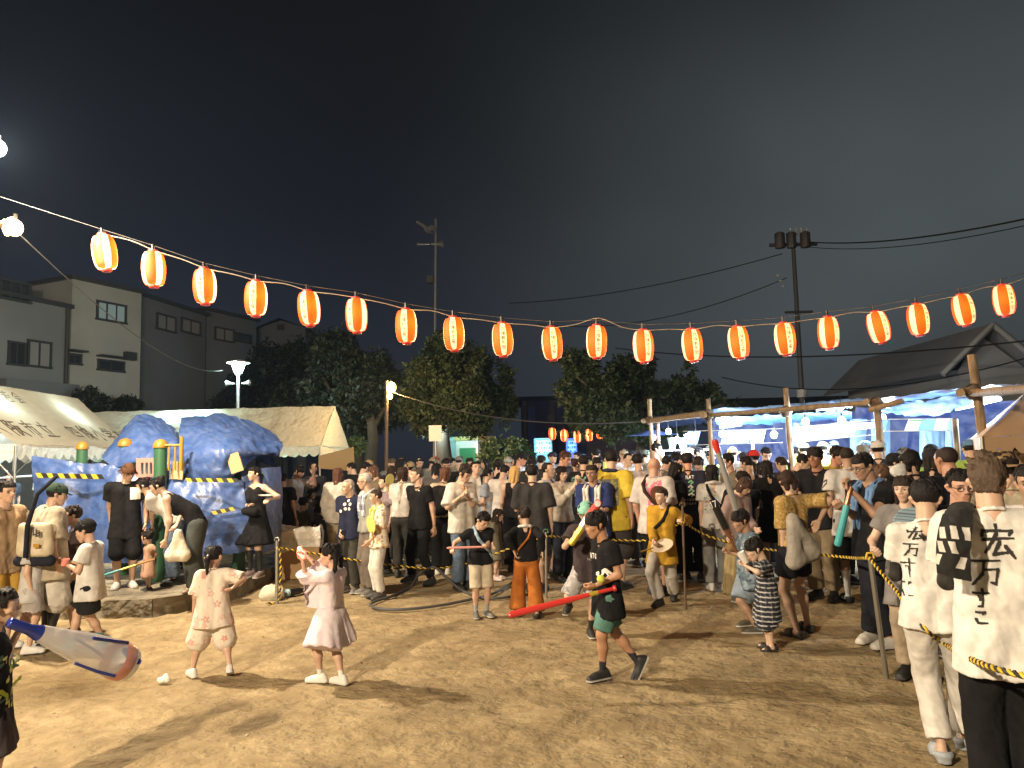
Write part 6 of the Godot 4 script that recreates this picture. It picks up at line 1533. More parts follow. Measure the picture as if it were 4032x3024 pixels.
func lanterns() -> void:
	var mats := {"A": lantern_mat(["four", "jo", "young", "mid", "kai"]), "B": lantern_mat(["four", "jo", "blue", "year", "dan"]), "C": lantern_mat(["four", "jo", "good", "year", "kai"]), "-": lantern_mat([])}
	var proto := {}
	for k in mats: proto[k] = make_lantern(mats[k])
	var spots := [
		[vv(-4.804,4.505,-8.75), "-", 38.0, 9.0, "glowing orange and white striped paper lantern, first from left on the main string"],
		[vv(-4.246,4.325,-8.861), "A", -36.0, 3.0, "glowing orange and white striped paper lantern, second from left on the main string"],
		[vv(-3.68,4.124,-8.972), "B", -2.0, 3.0, "glowing orange and white striped paper lantern, third from left on the main string"],
		[vv(-3.086,3.982,-9.083), "A", 2.0, .0, "glowing orange and white striped paper lantern, fourth from left on the main string"],
		[vv(-2.495,3.865,-9.194), "C", -14.0, 5.0, "glowing orange and white striped paper lantern, fifth from left on the main string"],
		[vv(-1.919,3.786,-9.306), "A", -30.0, 2.0, "glowing orange and white striped paper lantern, sixth from left on the main string"],
		[vv(-1.314,3.652,-9.417), "C", -4.0, 1.0, "glowing orange and white striped paper lantern, seventh from left on the main string"],
		[vv(-.73,3.558,-9.528), "A", .0, 2.0, "glowing orange and white striped paper lantern, eighth from left on the main string"],
		[vv(-.115,3.484,-9.639), "B", 5.0, 2.0, "glowing orange and white striped paper lantern, ninth from left on the main string"],
		[vv(.52,3.433,-9.75), "C", 6.0, 3.0, "glowing orange and white striped paper lantern, tenth from left on the main string"],
		[vv(1.121,3.449,-9.795), "B", 5.0, -1.0, "glowing orange and white striped paper lantern, eleventh from left on the main string"],
		[vv(1.725,3.38,-9.84), "A", 20.0, 1.0, "glowing orange and white striped paper lantern, twelfth from left on the main string"],
		[vv(2.367,3.383,-9.885), "B", 8.0, 3.0, "glowing orange and white striped paper lantern, thirteenth from left on the main string"],
		[vv(2.985,3.411,-9.93), "A", 5.0, 4.0, "glowing orange and white striped paper lantern, fourteenth from left on the main string"],
		[vv(3.616,3.446,-9.975), "C", 8.0, 4.0, "glowing orange and white striped paper lantern, fifteenth from left on the main string"],
		[vv(4.23,3.52,-10.02), "A", 30.0, 1.0, "glowing orange and white striped paper lantern, sixteenth from left on the main string"],
		[vv(4.874,3.581,-10.06), "C", 17.0, 11.0, "glowing orange and white striped paper lantern, seventeenth from left on the main string"],
		[vv(5.472,3.681,-10.11), "B", 30.0, 4.0, "glowing orange and white striped paper lantern, eighteenth from left on the main string"],
		[vv(6.096,3.802,-10.15), "C", 26.0, 8.0, "glowing orange and white striped paper lantern, nineteenth from left on the main string"],
		[vv(6.708,3.93,-10.2), "B", 10.0, 4.0, "glowing orange and white striped paper lantern, twentieth from left on the main string"],
	]
	for s in spots:
		var l: Node3D = proto[s[1]].duplicate(); l.name = numbered("paper_lantern"); add_child(l)
		l.rotation_degrees = vv(0, s[2], 0)
		l.transform.basis = Basis(Vector3.BACK, deg_to_rad(s[3])) * l.transform.basis
		l.position = s[0] - l.transform.basis * vv(0,.275,0)
		tag(l, s[4], "lantern", "striped lanterns on the main string")
		omni(l, vv(.012,.02,.01), Color(1.0, .74, .4), .15, .03)
	var far := [
		[vv(1.383,2.47,-27), "small glowing lantern above gap between vending machines"],
		[vv(1.808,2.394,-27), "small glowing lantern left over the narrow vending machine"],
		[vv(2.266,2.349,-27), "small glowing lantern right over the narrow vending machine"],
		[vv(2.679,2.387,-27), "small lantern half behind leaves, fourth of the far string"],
		[vv(3.076,2.459,-27), "small lantern mostly behind leaves, fifth of the far string"],
		[vv(3.57,2.495,-27), "small lantern glinting through leaves at right end of far string"],
	]
	for s in far:
		var l: Node3D = proto["-"].duplicate(); l.name = numbered("paper_lantern"); add_child(l)
		l.position = s[0]; l.rotation.y = s[0].x; tag(l, s[1], "lantern", "small lanterns on the far string")
		omni(l, vv(.012,.02,.01), Color(1.0, .74, .4), .15, .03)
	single("messenger_wire", smooth(MB.new().tube([vv(-6.21,5.005,-8.55), vv(-5.916,4.888,-8.6), vv(-4.805,4.516,-8.75), vv(-4.246,4.337,-8.861), vv(-3.68,4.136,-8.972), vv(-3.086,3.993,-9.083), vv(-2.495,3.876,-9.194), vv(-1.919,3.798,-9.306), vv(-1.314,3.664,-9.417), vv(-.73,3.569,-9.528), vv(-.115,3.496,-9.639), vv(.521,3.445,-9.75), vv(1.122,3.461,-9.795), vv(1.725,3.392,-9.84), vv(2.367,3.395,-9.885), vv(2.986,3.424,-9.93), vv(3.617,3.459,-9.975), vv(4.231,3.532,-10.02), vv(4.875,3.593,-10.06), vv(5.473,3.694,-10.11), vv(6.097,3.815,-10.15), vv(6.709,3.943,-10.2), vv(7.067,4.036,-10.25), vv(7.677,4.188,-10.3)], .0036, 5)), M.wire_grey, "thin grey wire that carries the main lantern string", "wire")
	var cbl := [vv(-4.759,4.442,-8.73), vv(-4.472,4.38,-8.786), vv(-4.202,4.262,-8.841), vv(-3.911,4.168,-8.897), vv(-3.638,4.061,-8.952), vv(-3.332,3.996,-9.008), vv(-3.045,3.918,-9.063), vv(-2.741,3.889,-9.119), vv(-2.455,3.801,-9.174), vv(-2.158,3.768,-9.23), vv(-1.881,3.723,-9.286), vv(-1.569,3.661,-9.341), vv(-1.277,3.588,-9.397), vv(-.975,3.57,-9.452), vv(-.694,3.493,-9.508), vv(-.377,3.462,-9.563), vv(-.08,3.419,-9.619), vv(.247,3.399,-9.674), vv(.553,3.367,-9.73), vv(.866,3.406,-9.753), vv(1.157,3.481,-9.775), vv(1.466,3.355,-9.797), vv(1.755,3.314,-9.82), vv(2.087,3.321,-9.843), vv(2.395,3.317,-9.865), vv(2.717,3.362,-9.887), vv(3.012,3.345,-9.91), vv(3.339,3.368,-9.933), vv(3.642,3.38,-9.955), vv(3.96,3.422,-9.977), vv(4.255,3.453,-10), vv(4.59,3.514,-10.02), vv(4.897,3.513,-10.04), vv(5.208,3.569,-10.06), vv(5.493,3.613,-10.09), vv(5.817,3.679,-10.11), vv(6.116,3.733,-10.13), vv(6.436,3.829,-10.15), vv(6.727,3.861,-10.18), vv(7.025,3.948,-10.2), vv(7.652,4.08,-10.28)]
	var cf := []
	for i in cbl.size() - 1:
		for t in 4: cf.append(catmull(cbl[maxi(i - 1, 0)], cbl[i], cbl[i + 1], cbl[mini(i + 2, cbl.size() - 1)], t / 4.0))
	cf.append(cbl[-1])
	single("cable_run", smooth(MB.new().tube(cf, .006, 6)), M.cable_white, "white power cord looping along the main lantern string", "cord")
	single("messenger_wire", smooth(MB.new().tube(sag(vv(1.256,2.605,-27), vv(3.888,2.618,-27), .12, 10), .01, 5)), M.wire_grey, "thin wire of the far lantern string", "wire")

func rope(called: String, label: String, pts: Array, r: float) -> void:
	# two strands laid round each other
	var o := thing(called, label, "rope", pts[0])
	var fine := []
	for i in pts.size() - 1:
		var n := maxi(2, int((pts[i] as Vector3).distance_to(pts[i + 1]) / .014))
		for t in n: fine.append(catmull(pts[maxi(i - 1, 0)], pts[i], pts[i + 1], pts[mini(i + 2, pts.size() - 1)], float(t) / n))
	fine.append(pts[-1])
	for k in 2:
		var q := []
		var ph := PI * k; var last: Vector3 = fine[0]
		for i in fine.size():
			var d: Vector3 = (fine[mini(i + 1, fine.size() - 1)] - fine[maxi(i - 1, 0)]).normalized()
			ph += last.distance_to(fine[i]) / .075 * TAU; last = fine[i]
			var s := d.cross(Vector3(.1, 1, .05)).normalized(); var u := d.cross(s)
			q.append(fine[i] - pts[0] + (s * cos(ph) + u * sin(ph)) * r * .62)
		piece(["yellow_strand", "black_strand"][k], smooth(MB.new().tube(q, r * .72, 5)), [M.yellow_rope, M.black_rope][k], o)
func sag(a: Vector3, b: Vector3, drop: float, n := 8) -> Array:
	var o := []
	for i in n + 1:
		var t := float(i) / n
		o.append(a.lerp(b, t) - Vector3(0, drop * 4.0 * t * (1 - t), 0))
	return o
func ropes() -> void:
	var po0 := thing("rope_post", "short steel rope post beside the cardboard bin", "post", vv(-2.962,0,-9.543))
	piece("rod", smooth(MB.new().tube([vv(0,-.05,0), vv(-.002,.752,0)], .022, 8)), M.steel, po0)
	piece("loop", smooth(MB.new().tube([vv(-.002,.752,0) + vv(-.03,0,0), vv(-.002,.752,0) + vv(-.02,.035,0), vv(-.002,.752,0) + vv(.02,.035,0), vv(-.002,.752,0) + vv(.03,0,0), vv(-.002,.752,0) + vv(0,-.02,0)], .008, 6)), M.steel, po0)
	var po1 := thing("rope_post", "steel rope post beside the girl in rust dungarees", "post", vv(.349,0,-9.444))
	piece("rod", smooth(MB.new().tube([vv(0,-.05,0), vv(.018,.778,0)], .016, 8)), M.steel, po1)
	piece("loop", smooth(MB.new().tube([vv(.018,.778,0) + vv(-.03,0,0), vv(.018,.778,0) + vv(-.02,.035,0), vv(.018,.778,0) + vv(.02,.035,0), vv(.018,.778,0) + vv(.03,0,0), vv(.018,.778,0) + vv(0,-.02,0)], .008, 6)), M.green_paint, po1)
	var po2 := thing("rope_post", "tall thin rope post under the mustard tunic woman's hand", "post", vv(1.86,0,-8.62))
	piece("rod", smooth(MB.new().tube([vv(0,-.05,0), vv(.017,1.117,0)], .013, 8)), M.rusty, po2)
	piece("loop", smooth(MB.new().tube([vv(.017,1.117,0) + vv(-.03,0,0), vv(.017,1.117,0) + vv(-.02,.035,0), vv(.017,1.117,0) + vv(.02,.035,0), vv(.017,1.117,0) + vv(.03,0,0), vv(.017,1.117,0) + vv(0,-.02,0)], .008, 6)), M.rope_twine, po2)
	var po3 := thing("rope_post", "leaning steel rope post gripped by the fan woman", "post", vv(2.752,0,-5.88))
	piece("rod", smooth(MB.new().tube([vv(0,-.05,0), vv(-.109,.893,.1)], .02, 8)), M.steel, po3)
	piece("loop", smooth(MB.new().tube([vv(-.109,.893,.1) + vv(-.03,0,0), vv(-.109,.893,.1) + vv(-.02,.035,0), vv(-.109,.893,.1) + vv(.02,.035,0), vv(-.109,.893,.1) + vv(.03,0,0), vv(-.109,.893,.1) + vv(0,-.02,0)], .008, 6)), M.yellow_rope, po3)
	rope("rope", "yellow and black rope sagging from bin post to dungaree girl's post", [vv(-2.958,.669,-9.523), vv(-2.574,.545,-9.85), vv(-2.004,.424,-9.95), vv(-1.543,.339,-10.05), vv(-1.157,.287,-10.1), vv(-.794,.313,-10.1), vv(-.336,.439,-10.05), vv(.15,.615,-9.95), vv(.37,.729,-9.424)], .011)
	rope("rope", "yellow and black rope wound down the short bin post", [vv(-2.914,.655,-9.493), vv(-2.902,.492,-9.493), vv(-2.905,.295,-9.503), vv(-2.922,.125,-9.523), vv(-2.968,0,-9.543), vv(-3.062,.015,-9.463)], .012)
	rope("rope", "yellow and black rope from dungaree girl's post to mustard woman", [vv(.37,.729,-9.424), vv(.855,.66,-9.8), vv(1.298,.641,-9.6), vv(1.666,.67,-9.4), vv(1.862,.946,-8.59)], .011)
	rope("rope", "yellow and black rope sagging from mustard woman to fan woman", [vv(1.872,.935,-8.59), vv(2.22,.741,-8.9), vv(2.513,.688,-8.3), vv(2.697,.699,-7.7), vv(2.827,.749,-7), vv(2.818,.794,-6.5), vv(2.634,.892,-5.76)], .011)
	rope("rope", "yellow and black rope from the leaning post to the right edge", [vv(2.634,.886,-5.76), vv(2.485,.777,-5.1), vv(2.222,.734,-4.3), vv(2.368,.619,-4.35), vv(2.061,.744,-3.6), vv(1.881,.834,-3.1), vv(1.861,.87,-2.85)], .011)
	var hz := [vv(.273,.361,-10.3), vv(.172,.02,-12.13), vv(-.077,.02,-10.44), vv(-.332,.02,-9.602), vv(-.599,.02,-9.279), vv(-.853,.02,-9.032), vv(-1.154,.02,-8.858), vv(-1.411,.02,-8.814), vv(-1.614,.02,-8.918), vv(-1.732,.02,-9.121), vv(-1.712,.02,-9.373), vv(-1.553,.02,-9.713), vv(-1.421,.02,-10.36), vv(-1.254,.248,-9.9), vv(-1.155,.284,-10.08), vv(-1.067,.296,-10.1), vv(-.909,.177,-10), vv(-.697,.02,-9.912), vv(-.381,.02,-9.366), vv(-.046,.02,-9.439), vv(.359,.02,-9.692)]
	var hf := []
	for i in hz.size() - 1:
		for t in 6: hf.append(catmull(hz[maxi(i - 1, 0)], hz[i], hz[i + 1], hz[mini(i + 2, hz.size() - 1)], t / 6.0))
	single("power_cable", smooth(MB.new().tube(hf, .017, 7)), M.pipe, "thick grey cable looped on the sand and hung over the rope", "cable")
	single("power_cable", smooth(MB.new().tube([vv(1.759,.012,-10.77), vv(2.245,.012,-10.94), vv(2.663,.012,-11.04), vv(3.138,.012,-11.31), vv(3.55,.012,-11.33), vv(4.296,.012,-11.88)], .012, 6)), M.pipe, "thin dark cable lying on the sand behind mustard tunic woman", "cable")

func small_things() -> void:
	var pmm := MultiMesh.new(); pmm.transform_format = MultiMesh.TRANSFORM_3D; pmm.use_colors = true
	var sph := SphereMesh.new(); sph.radius = .5; sph.height = .7; sph.radial_segments = 6; sph.rings = 3
	pmm.mesh = sph; pmm.instance_count = 2600
	var rp := RandomNumberGenerator.new(); rp.seed = 41
	for i in 2600:
		var z := -2.2 - 8.5 * pow(rp.randf(), 1.5); var s := rp.randf_range(.004, .012) * (2.2 if rp.randf() < .04 else 1.0)
		pmm.set_instance_transform(i, Transform3D(Basis(Vector3.UP, rp.randf() * TAU) * Basis.from_scale(vv(s * rp.randf_range(.8, 1.6), s * .7, s)), vv(rp.randf_range(-.75, .75) * absf(z) + .1, -.006, z)))
		var t := rp.randf_range(.16, .5); pmm.set_instance_color(i, Color(t, t * .86, t * .62))
	var pb_ := MultiMeshInstance3D.new(); pb_.multimesh = pmm; pb_.name = "gravel"; pb_.set_meta("kind", "stuff"); tag(pb_, "small pale grit scattered over the sandy ground", "gravel")
	var gm := mat("grit", Color(1, 1, 1), .9); gm.vertex_color_use_as_albedo = true; pb_.material_override = gm; add_child(pb_)
	var bx := thing("cardboard_bin", "cardboard box used as bin with clear bag folded over its rim", "bin", vv(-3.282,0,-11.69), .25)
	var bw := .556; var bh := .663
	for q in [[vv(0, bh / 2, bw * .5), vv(bw, bh, .015)], [vv(0, bh / 2, -bw * .5), vv(bw, bh, .015)], [vv(bw * .5, bh / 2, 0), vv(.015, bh, bw - .016)], [vv(-bw * .5, bh / 2, 0), vv(.015, bh, bw - .016)]]:
		piece("side_panel", flat(MB.new().box(q[0], q[1])), M.cardboard, bx)
	piece("print_band", flat(MB.new().box(vv(-bw * .08, bh * .78, bw * .5 + .01), vv(bw * .7, .07, .004))), M.green_print, bx)
	piece("print_band", flat(MB.new().box(vv(bw * .2, bh * .12, bw * .5 + .01), vv(bw * .2, .07, .004))), M.green_print, bx)
	var C := []
	for j in 4:
		var r := []
		for i in 9:
			var a := TAU * i / 8.0 + PI / 4
			var rr: float = bw * ([.64, .72, .76, .73][j] + (.05 if i % 2 else .0))
			var sq := 1.0 / maxf(absf(sin(a)), absf(cos(a)))
			r.append(vv(sin(a) * sq * rr * .72, bh + [.0, .05, -.1, -.24][j] + (.05 * sin(i * 1.9) if j else .0), cos(a) * sq * rr * .72))
		C.append(r)
	piece("bin_bag", smooth(drape(C, 6, .03, 8, 5.0)), M.clear_bag, bx)
	piece("crumpled_paper", smooth(MB.new().put(net([[vv(-.05, bh - .04, .05), .07, vv(.08, bh - .02, 0), .06]], .02, 50))), M.paper, bx)
	single("low_crate", flat(MB.new().box(vv(-2.787,.16,-11.6), vv(.6,.32,.4))), M.brown_board, "low brown crate right of the cardboard bin", "crate")
	var rk := net([[vv(0,.05,0), .1, vv(.12,.06,.02), .09], [vv(.05,.1,0), .07, vv(.1,.08,-.03), .08]], .02, 40.0); rk[0] = wrinkle(rk[0], rk[1], .03, 4)
	single("stone", amesh(rk[0], normals(rk[0], rk[1]), rk[1]), M.stone, "pale stone beside the short rope post", "stone").position = vv(-3.163,0,-9.814)
	var wb := thing("water_bottle", "dark drink bottle with pale green lid lying by the rope post", "bottle", vv(-2.953,.045,-9.975), .5)
	piece("bottle_body", smooth(MB.new().tube([vv(0,0,.02), vv(.16,0,-.06), vv(.2,0,-.08)], [.045, .045, .02], 12)), M.black_plastic, wb)
	piece("lid", smooth(MB.new().tube([vv(-.035,0,.037), vv(.002,0,.019)], .047, 14)), M.pale_blue_plastic, wb)
	piece("strap", smooth(MB.new().tube([vv(.15,.02,-.05), vv(.25,.02,-.07), vv(.28,-.03,-.12), vv(.18,-.03,-.1)], .009, 6)), M.black_plastic, wb)
	var ts := net([[vv(0,.015,0), .022, vv(.06,.02,.01), .02], [vv(.03,.02,.01), .02, vv(.045,.05,0), .014]], .008, 90.0); ts[0] = wrinkle(ts[0], ts[1], .014, 6)
	single("crumpled_tissue", amesh(ts[0], normals(ts[0], ts[1]), ts[1]), M.paper, "crumpled tan tissue on the sand left of flower girl", "tissue").position = vv(-2.862,0,-6.235)
	var pn := thing("notice_board", "small pale notice board on a post left of the tree trunk", "sign", vv(-2.464,0,-24))
	piece("board", flat(MB.new().box(vv(0,2.5,0), vv(.4,.5,.03))), M.frame_pale, pn)
	piece("post", smooth(MB.new().tube([vv(0,0,-.05), vv(0,2.59,-.05)], .03, 8)), M.metal, pn)
	tube_light(thing("fluorescent_light", "slanted fluorescent tube in the tree above portable toilets", "light", vv(-2.397,2.764,-26.5)), Vector3.ZERO, vv(-1.989,2.963,-26.5) - vv(-2.397,2.764,-26.5), .9, Color(.75, 1.0, .95))
	var wl := thing("wall_lamp", "tiny white lamp left of tree trunk", "lamp", vv(-2.547,2.604,-25.4))
	bulb(wl, Vector3.ZERO, 1.5, M.bulb_white, Color(.9, 1.0, 1.0), .05)
	var gp := thing("thin_post", "thin pale post left of the brown building", "post", vv(.553,0,-34))
	piece("rod", smooth(MB.new().tube([Vector3.ZERO, vv(0,4.13,0)], .05, 8)), M.rusty, gp)

# ---------- people ----------
var who := {}
func shoe_mesh(kind: String, col: Color, sole: Color) -> ArrayMesh:
	var key := "%s%s%s" % [kind, col.to_html(), sole.to_html()]
	if not cloths.has(key):
		var s: Array = shoes[kind]; var C := PackedColorArray()
		for q in s[3]: C.append(sole if q else col)
		cloths[key] = amesh(s[0], s[1], s[2], C)
	return cloths[key]
func stand(p: Dictionary, parts: Array) -> void:
	var o := thing("person", p.label, "person", p.at, deg_to_rad(p.get("yaw", 0.0)), p.get("group", ""))
	var k := skeleton(p); var H: float = p.h
	who[p.get("id", "")] = [p, k, o]
	var main: MeshInstance3D = null
	for a in parts:
		if a[5] is String:
			main = piece(a[0], amesh(a[1], a[2], a[3], a[4]), M.skin, o)
		elif a[5][0] == "cloth":
			piece(a[0], amesh(a[1], a[2], a[3]), cloth(a[5][1], a[5][2]), o)
		else:
			piece("print", amesh(a[1], a[2], a[3], null, a[4]), prints[a[5][1]], o)
	var hs: float = k.hr * H
	var hx := Transform3D((k.HB as Basis) * Basis.from_scale(Vector3.ONE * hs), k.HC * H)
	if p.has("hair") and p.hair[0] != "bald":
		var hm := hair_mat(p.hair[1])
		piece("hair", hairs[p.hair[0]], hm, o).transform = hx
	if p.has("hat"):
		var t := piece(p.hat[0] if p.hat[0] != "cap" else "cap", hats[p.hat[0]], cloth(p.hat[1]), o)
		t.transform = hx * Transform3D(Basis(Vector3.UP, deg_to_rad(p.hat[2] if p.hat.size() > 2 else 0.0)), Vector3(0, p.hat[3] if p.hat.size() > 3 else 0.0, 0))
	if p.has("glasses"):
		var mb := MB.new()
		for s in [-1, 1]:
			var ring := []
			for q in 13:
				var a := TAU * q / 12.0
				ring.append(Vector3(s * (.14 + .085 * cos(a)), -.01 + .065 * sin(a), .40 - .10 * absf(.14 + .085 * cos(a) * s * s)))
			mb.tube(ring, .011, 5, false)
			mb.tube([Vector3(s * .225, .01, .375), Vector3(s * .36, .02, .1), Vector3(s * .37, .0, -.08)], .011, 5)
		mb.tube([Vector3(-.055, .0, .40), Vector3(.055, .0, .40)], .011, 5)
		piece("glasses", smooth(mb), M.frame_dark, o).transform = hx
	if p.has("tie"):    # a shining bobble on each bunch of hair
		for s in ([-1, 1] if p.hair[0] == "twin" else [0]):
			var sp := SphereMesh.new(); sp.radius = .075; sp.height = .15; sp.radial_segments = 12; sp.rings = 8
			piece("hair_bobble", sp, M.steel, o).transform = hx * Transform3D(Basis(), Vector3(s * .30, -.04, -.30) if s else Vector3(0, .02, -.5))
	var sho: Array = p.get("shoe", ["sneaker", Color(.05, .05, .05), Color(.4, .4, .38)])
	if sho[0] != "bare":
		for i in 2:
			var fd := foot_dir(p, i)
			var up := Vector3.UP
			var x := up.cross(fd).normalized(); up = fd.cross(x)
			var sc := H / 1.70 * lerpf(.97, 1.0, k.kid)
			var an: Vector3 = k.ank[i] * H
			var m := piece("shoe", shoe_mesh(sho[0], sho[1], sho[2] if sho.size() > 2 else sho[1]), M.shoe, o)
			m.transform = Transform3D(Basis(x, up, fd) * Basis.from_scale(Vector3.ONE * sc), an - up * .05 * H)
	if p.has("backpack"):
		var mb := net([[(k.C + k.B * Vector3(.03, .03, -.11)) * H, .07 * H, (k.W + k.B0 * Vector3(.03, .02, -.115)) * H, .08 * H], [(k.C + k.B * Vector3(-.03, .03, -.11)) * H, .07 * H, (k.W + k.B0 * Vector3(-.03, .02, -.115)) * H, .08 * H]], .02, 40.0)
		mb[0] = wrinkle(mb[0], mb[1], .012, 5)
		piece("backpack", amesh(mb[0], normals(mb[0], mb[1]), mb[1]), cloth(p.backpack), o)

func hair_mat(col: Color) -> StandardMaterial3D:
	var key := "hair" + col.to_html()
	if not cloths.has(key):
		var m := StandardMaterial3D.new(); m.resource_name = "hair"
		m.albedo_color = Color(col.r, col.g, col.b).linear_to_srgb(); m.roughness = .6; m.metallic_specular = .3
		m.uv1_triplanar = true; m.uv1_scale = Vector3(5, .8, 5); m.normal_enabled = true; m.normal_texture = M.cloth_n; m.normal_scale = .9
		cloths[key] = m
	return cloths[key]
var prints := {}
func print_mat(key: String, w: int, h: int, draw: Callable) -> void:
	var im := Image.create(w, h, false, Image.FORMAT_RGBA8)
	im.fill(Color(0, 0, 0, 0)); draw.call(im)
	var m := StandardMaterial3D.new(); m.resource_name = "print"
	m.albedo_texture = ImageTexture.create_from_image(im); m.transparency = BaseMaterial3D.TRANSPARENCY_ALPHA; m.roughness = .85; m.texture_repeat = false
	prints[key] = m
func word(im: Image, w: Array, x: float, y: float, cw: float, ch: float, t: float, c: Color) -> void:
	for g in w:
		ink(im, GLYPH[g], x, y, cw, ch, t, c); x += cw * 1.35
func make_prints() -> void:
	var blk := lin(.02, .018, .018); var wht := lin(.72, .70, .66)
	print_mat("brush", 128, 256, func(im):
		ink(im, GLYPH.hiro, 30, 4, 84, 84, 4.2, blk); ink(im, GLYPH.man, 0, 84, 78, 70, 3.6, blk); ink(im, GLYPH.su, 2, 160, 40, 44, 3.4, blk); ink(im, GLYPH.ko, 0, 212, 36, 38, 3.4, blk))
	print_mat("brush2", 96, 256, func(im):
		ink(im, GLYPH.hiro, 36, 4, 52, 52, 3.0, blk); ink(im, GLYPH.man, 24, 60, 46, 46, 2.8, blk); ink(im, GLYPH.su, 14, 112, 44, 60, 2.8, blk); ink(im, GLYPH.ko, 8, 180, 40, 60, 2.6, blk))
	print_mat("pocket", 64, 64, func(im): im.fill(wht))
	print_mat("redmark", 64, 64, func(im):
		for j in 4: im.fill_rect(Rect2i(8, 4 + j * 15, 48, 11), lin(.55, .07, .06)))
	print_mat("petals", 128, 128, func(im):
		for q in [[64, 30], [40, 56], [86, 56], [46, 88], [80, 88], [10, 104]]:
			for y in 26:
				for x in 26:
					if Vector2(x - 13, y - 13).length() < 11.5: im.set_pixel(clampi(q[0] + x - 13, 0, 127), clampi(q[1] + y - 13, 0, 127), lin(.72, .62, .58)))
	print_mat("speck", 32, 32, func(im): im.fill_rect(Rect2i(6, 8, 20, 12), wht))
	print_mat("diamond", 128, 96, func(im):
		for q in [[0.0, 1.0], [.32, .55]]:
			ink(im, [[.5, .04 + q[0] * .38, .98 - q[0] * .9, .5, .5, .96 - q[0] * .38, .02 + q[0] * .9, .5, .5, .04 + q[0] * .38]], 4, 4, 120, 88, 6.5 * q[1] + 2.0, wht))
	print_mat("into", 128, 48, func(im): word(im, ["I", "N", "T", "O"], 10, 8, 20, 30, 3.2, wht))
	print_mat("heat", 128, 48, func(im): word(im, ["H", "E", "A", "T"], 10, 10, 20, 24, 2.2, lin(.45, .43, .42)))
	print_mat("sy", 128, 128, func(im): word(im, ["S", "Y"], 12, 10, 40, 50, 6.0, lin(.10, .26, .24)); word(im, ["T", "E"], 24, 74, 34, 44, 5.0, lin(.10, .26, .24)))
	print_mat("greyblock", 128, 128, func(im):
		im.fill_rect(Rect2i(20, 6, 104, 112), lin(.16, .16, .15))
		var rg := RandomNumberGenerator.new(); rg.seed = 4
		for i in 46:
			var a := Vector2(rg.randf_range(16, 118), rg.randf_range(14, 112)); var b := a + Vector2(rg.randf_range(-22, 22), rg.randf_range(-14, 14))
			ink(im, [[a.x, a.y, b.x, b.y]], 0, 0, 1, 1, rg.randf_range(1.5, 4.0), [lin(.45, .36, .08), lin(.03, .03, .03), lin(.3, .29, .24)][i % 3]))
	print_mat("pinkprint", 128, 160, func(im):
		var rg := RandomNumberGenerator.new(); rg.seed = 14
		for i in 40:
			var a := Vector2(rg.randf_range(10, 118), rg.randf_range(8, 90))
			if absf(a.x - 64) > 60 - a.y * .35: continue
			var r := rg.randf_range(3, 8)
			ink(im, [[a.x - r, a.y, a.x, a.y - r, a.x + r, a.y, a.x, a.y + r, a.x - r, a.y]], 0, 0, 1, 1, 2.4, lin(.68, .14, .24))
		ink(im, GLYPH.four, 40, 92, 44, 30, 3.0, lin(.68, .14, .24)); word(im, ["L", "O", "T"], 36, 132, 14, 14, 2.0, lin(.66, .24, .30)))
	print_mat("navyprint", 96, 160, func(im):
		word(im, ["N", "A", "T"], 22, 6, 12, 16, 2.0, wht)
		for q in [[48, 40, 11, lin(.12, .3, .16)], [46, 64, 10, lin(.5, .5, .45)], [50, 84, 12, lin(.2, .34, .22)], [48, 104, 13, lin(.45, .45, .42)]]:
			ink(im, [[q[0] - q[2], q[1], q[0], q[1] - 8, q[0] + q[2], q[1], q[0], q[1] + 9]], 0, 0, 1, 1, 4.0, q[3])
		word(im, ["N", "I", "C", "E", "B"], 8, 124, 11, 9, 1.4, wht); word(im, ["C", "O", "A", "T"], 18, 144, 11, 9, 1.4, wht))
	print_mat("tee_small", 64, 32, func(im): word(im, ["T", "E", "A"], 4, 6, 12, 16, 1.6, lin(.28, .26, .25)))
	print_mat("hemtext", 128, 24, func(im): word(im, ["S", "T", "C", "H", "E", "A"], 4, 4, 14, 14, 1.8, lin(.2, .2, .2)))
	print_mat("two", 48, 64, func(im): ink(im, [[.1, .2, .5, .02, .85, .25, .1, .95, .95, .93]], 6, 6, 36, 50, 4.0, blk))
	print_mat("colours", 96, 128, func(im):
		var rg := RandomNumberGenerator.new(); rg.seed = 21
		for i in 26: im.fill_rect(Rect2i(rg.randi_range(4, 80), rg.randi_range(4, 112), rg.randi_range(5, 14), rg.randi_range(4, 10)), [lin(.5, .12, .06), lin(.12, .3, .14), lin(.5, .36, .08), lin(.15, .25, .32)][i % 4]))
	print_mat("neon", 128, 128, func(im):
		var rg := RandomNumberGenerator.new(); rg.seed = 31
		for i in 34:
			var a := Vector2(rg.randf_range(14, 112), rg.randf_range(10, 116)); var b := a + Vector2(rg.randf_range(-20, 20), rg.randf_range(-20, 20)); var c := b + Vector2(rg.randf_range(-16, 16), rg.randf_range(-10, 10))
			ink(im, [[a.x, a.y, b.x, b.y, c.x, c.y]], 0, 0, 1, 1, rg.randf_range(2, 5), [lin(.36, .46, .03), lin(.06, .12, .10), lin(.5, .56, .2)][i % 3]))
	print_mat("leafmark", 64, 48, func(im): ink(im, [[.1, .7, .4, .2, .9, .1, .7, .7, .2, .9]], 6, 4, 50, 40, 4.0, lin(.3, .3, .3)))
func people() -> void:
	make_prints()
	var L := people_list()
	var res := []; res.resize(L.size())
	var id := WorkerThreadPool.add_group_task(func(i): res[i] = person_parts(L[i], heads, hands), L.size(), -1, true)
	WorkerThreadPool.wait_for_group_task_completion(id)
	for i in L.size(): stand(L[i], res[i])
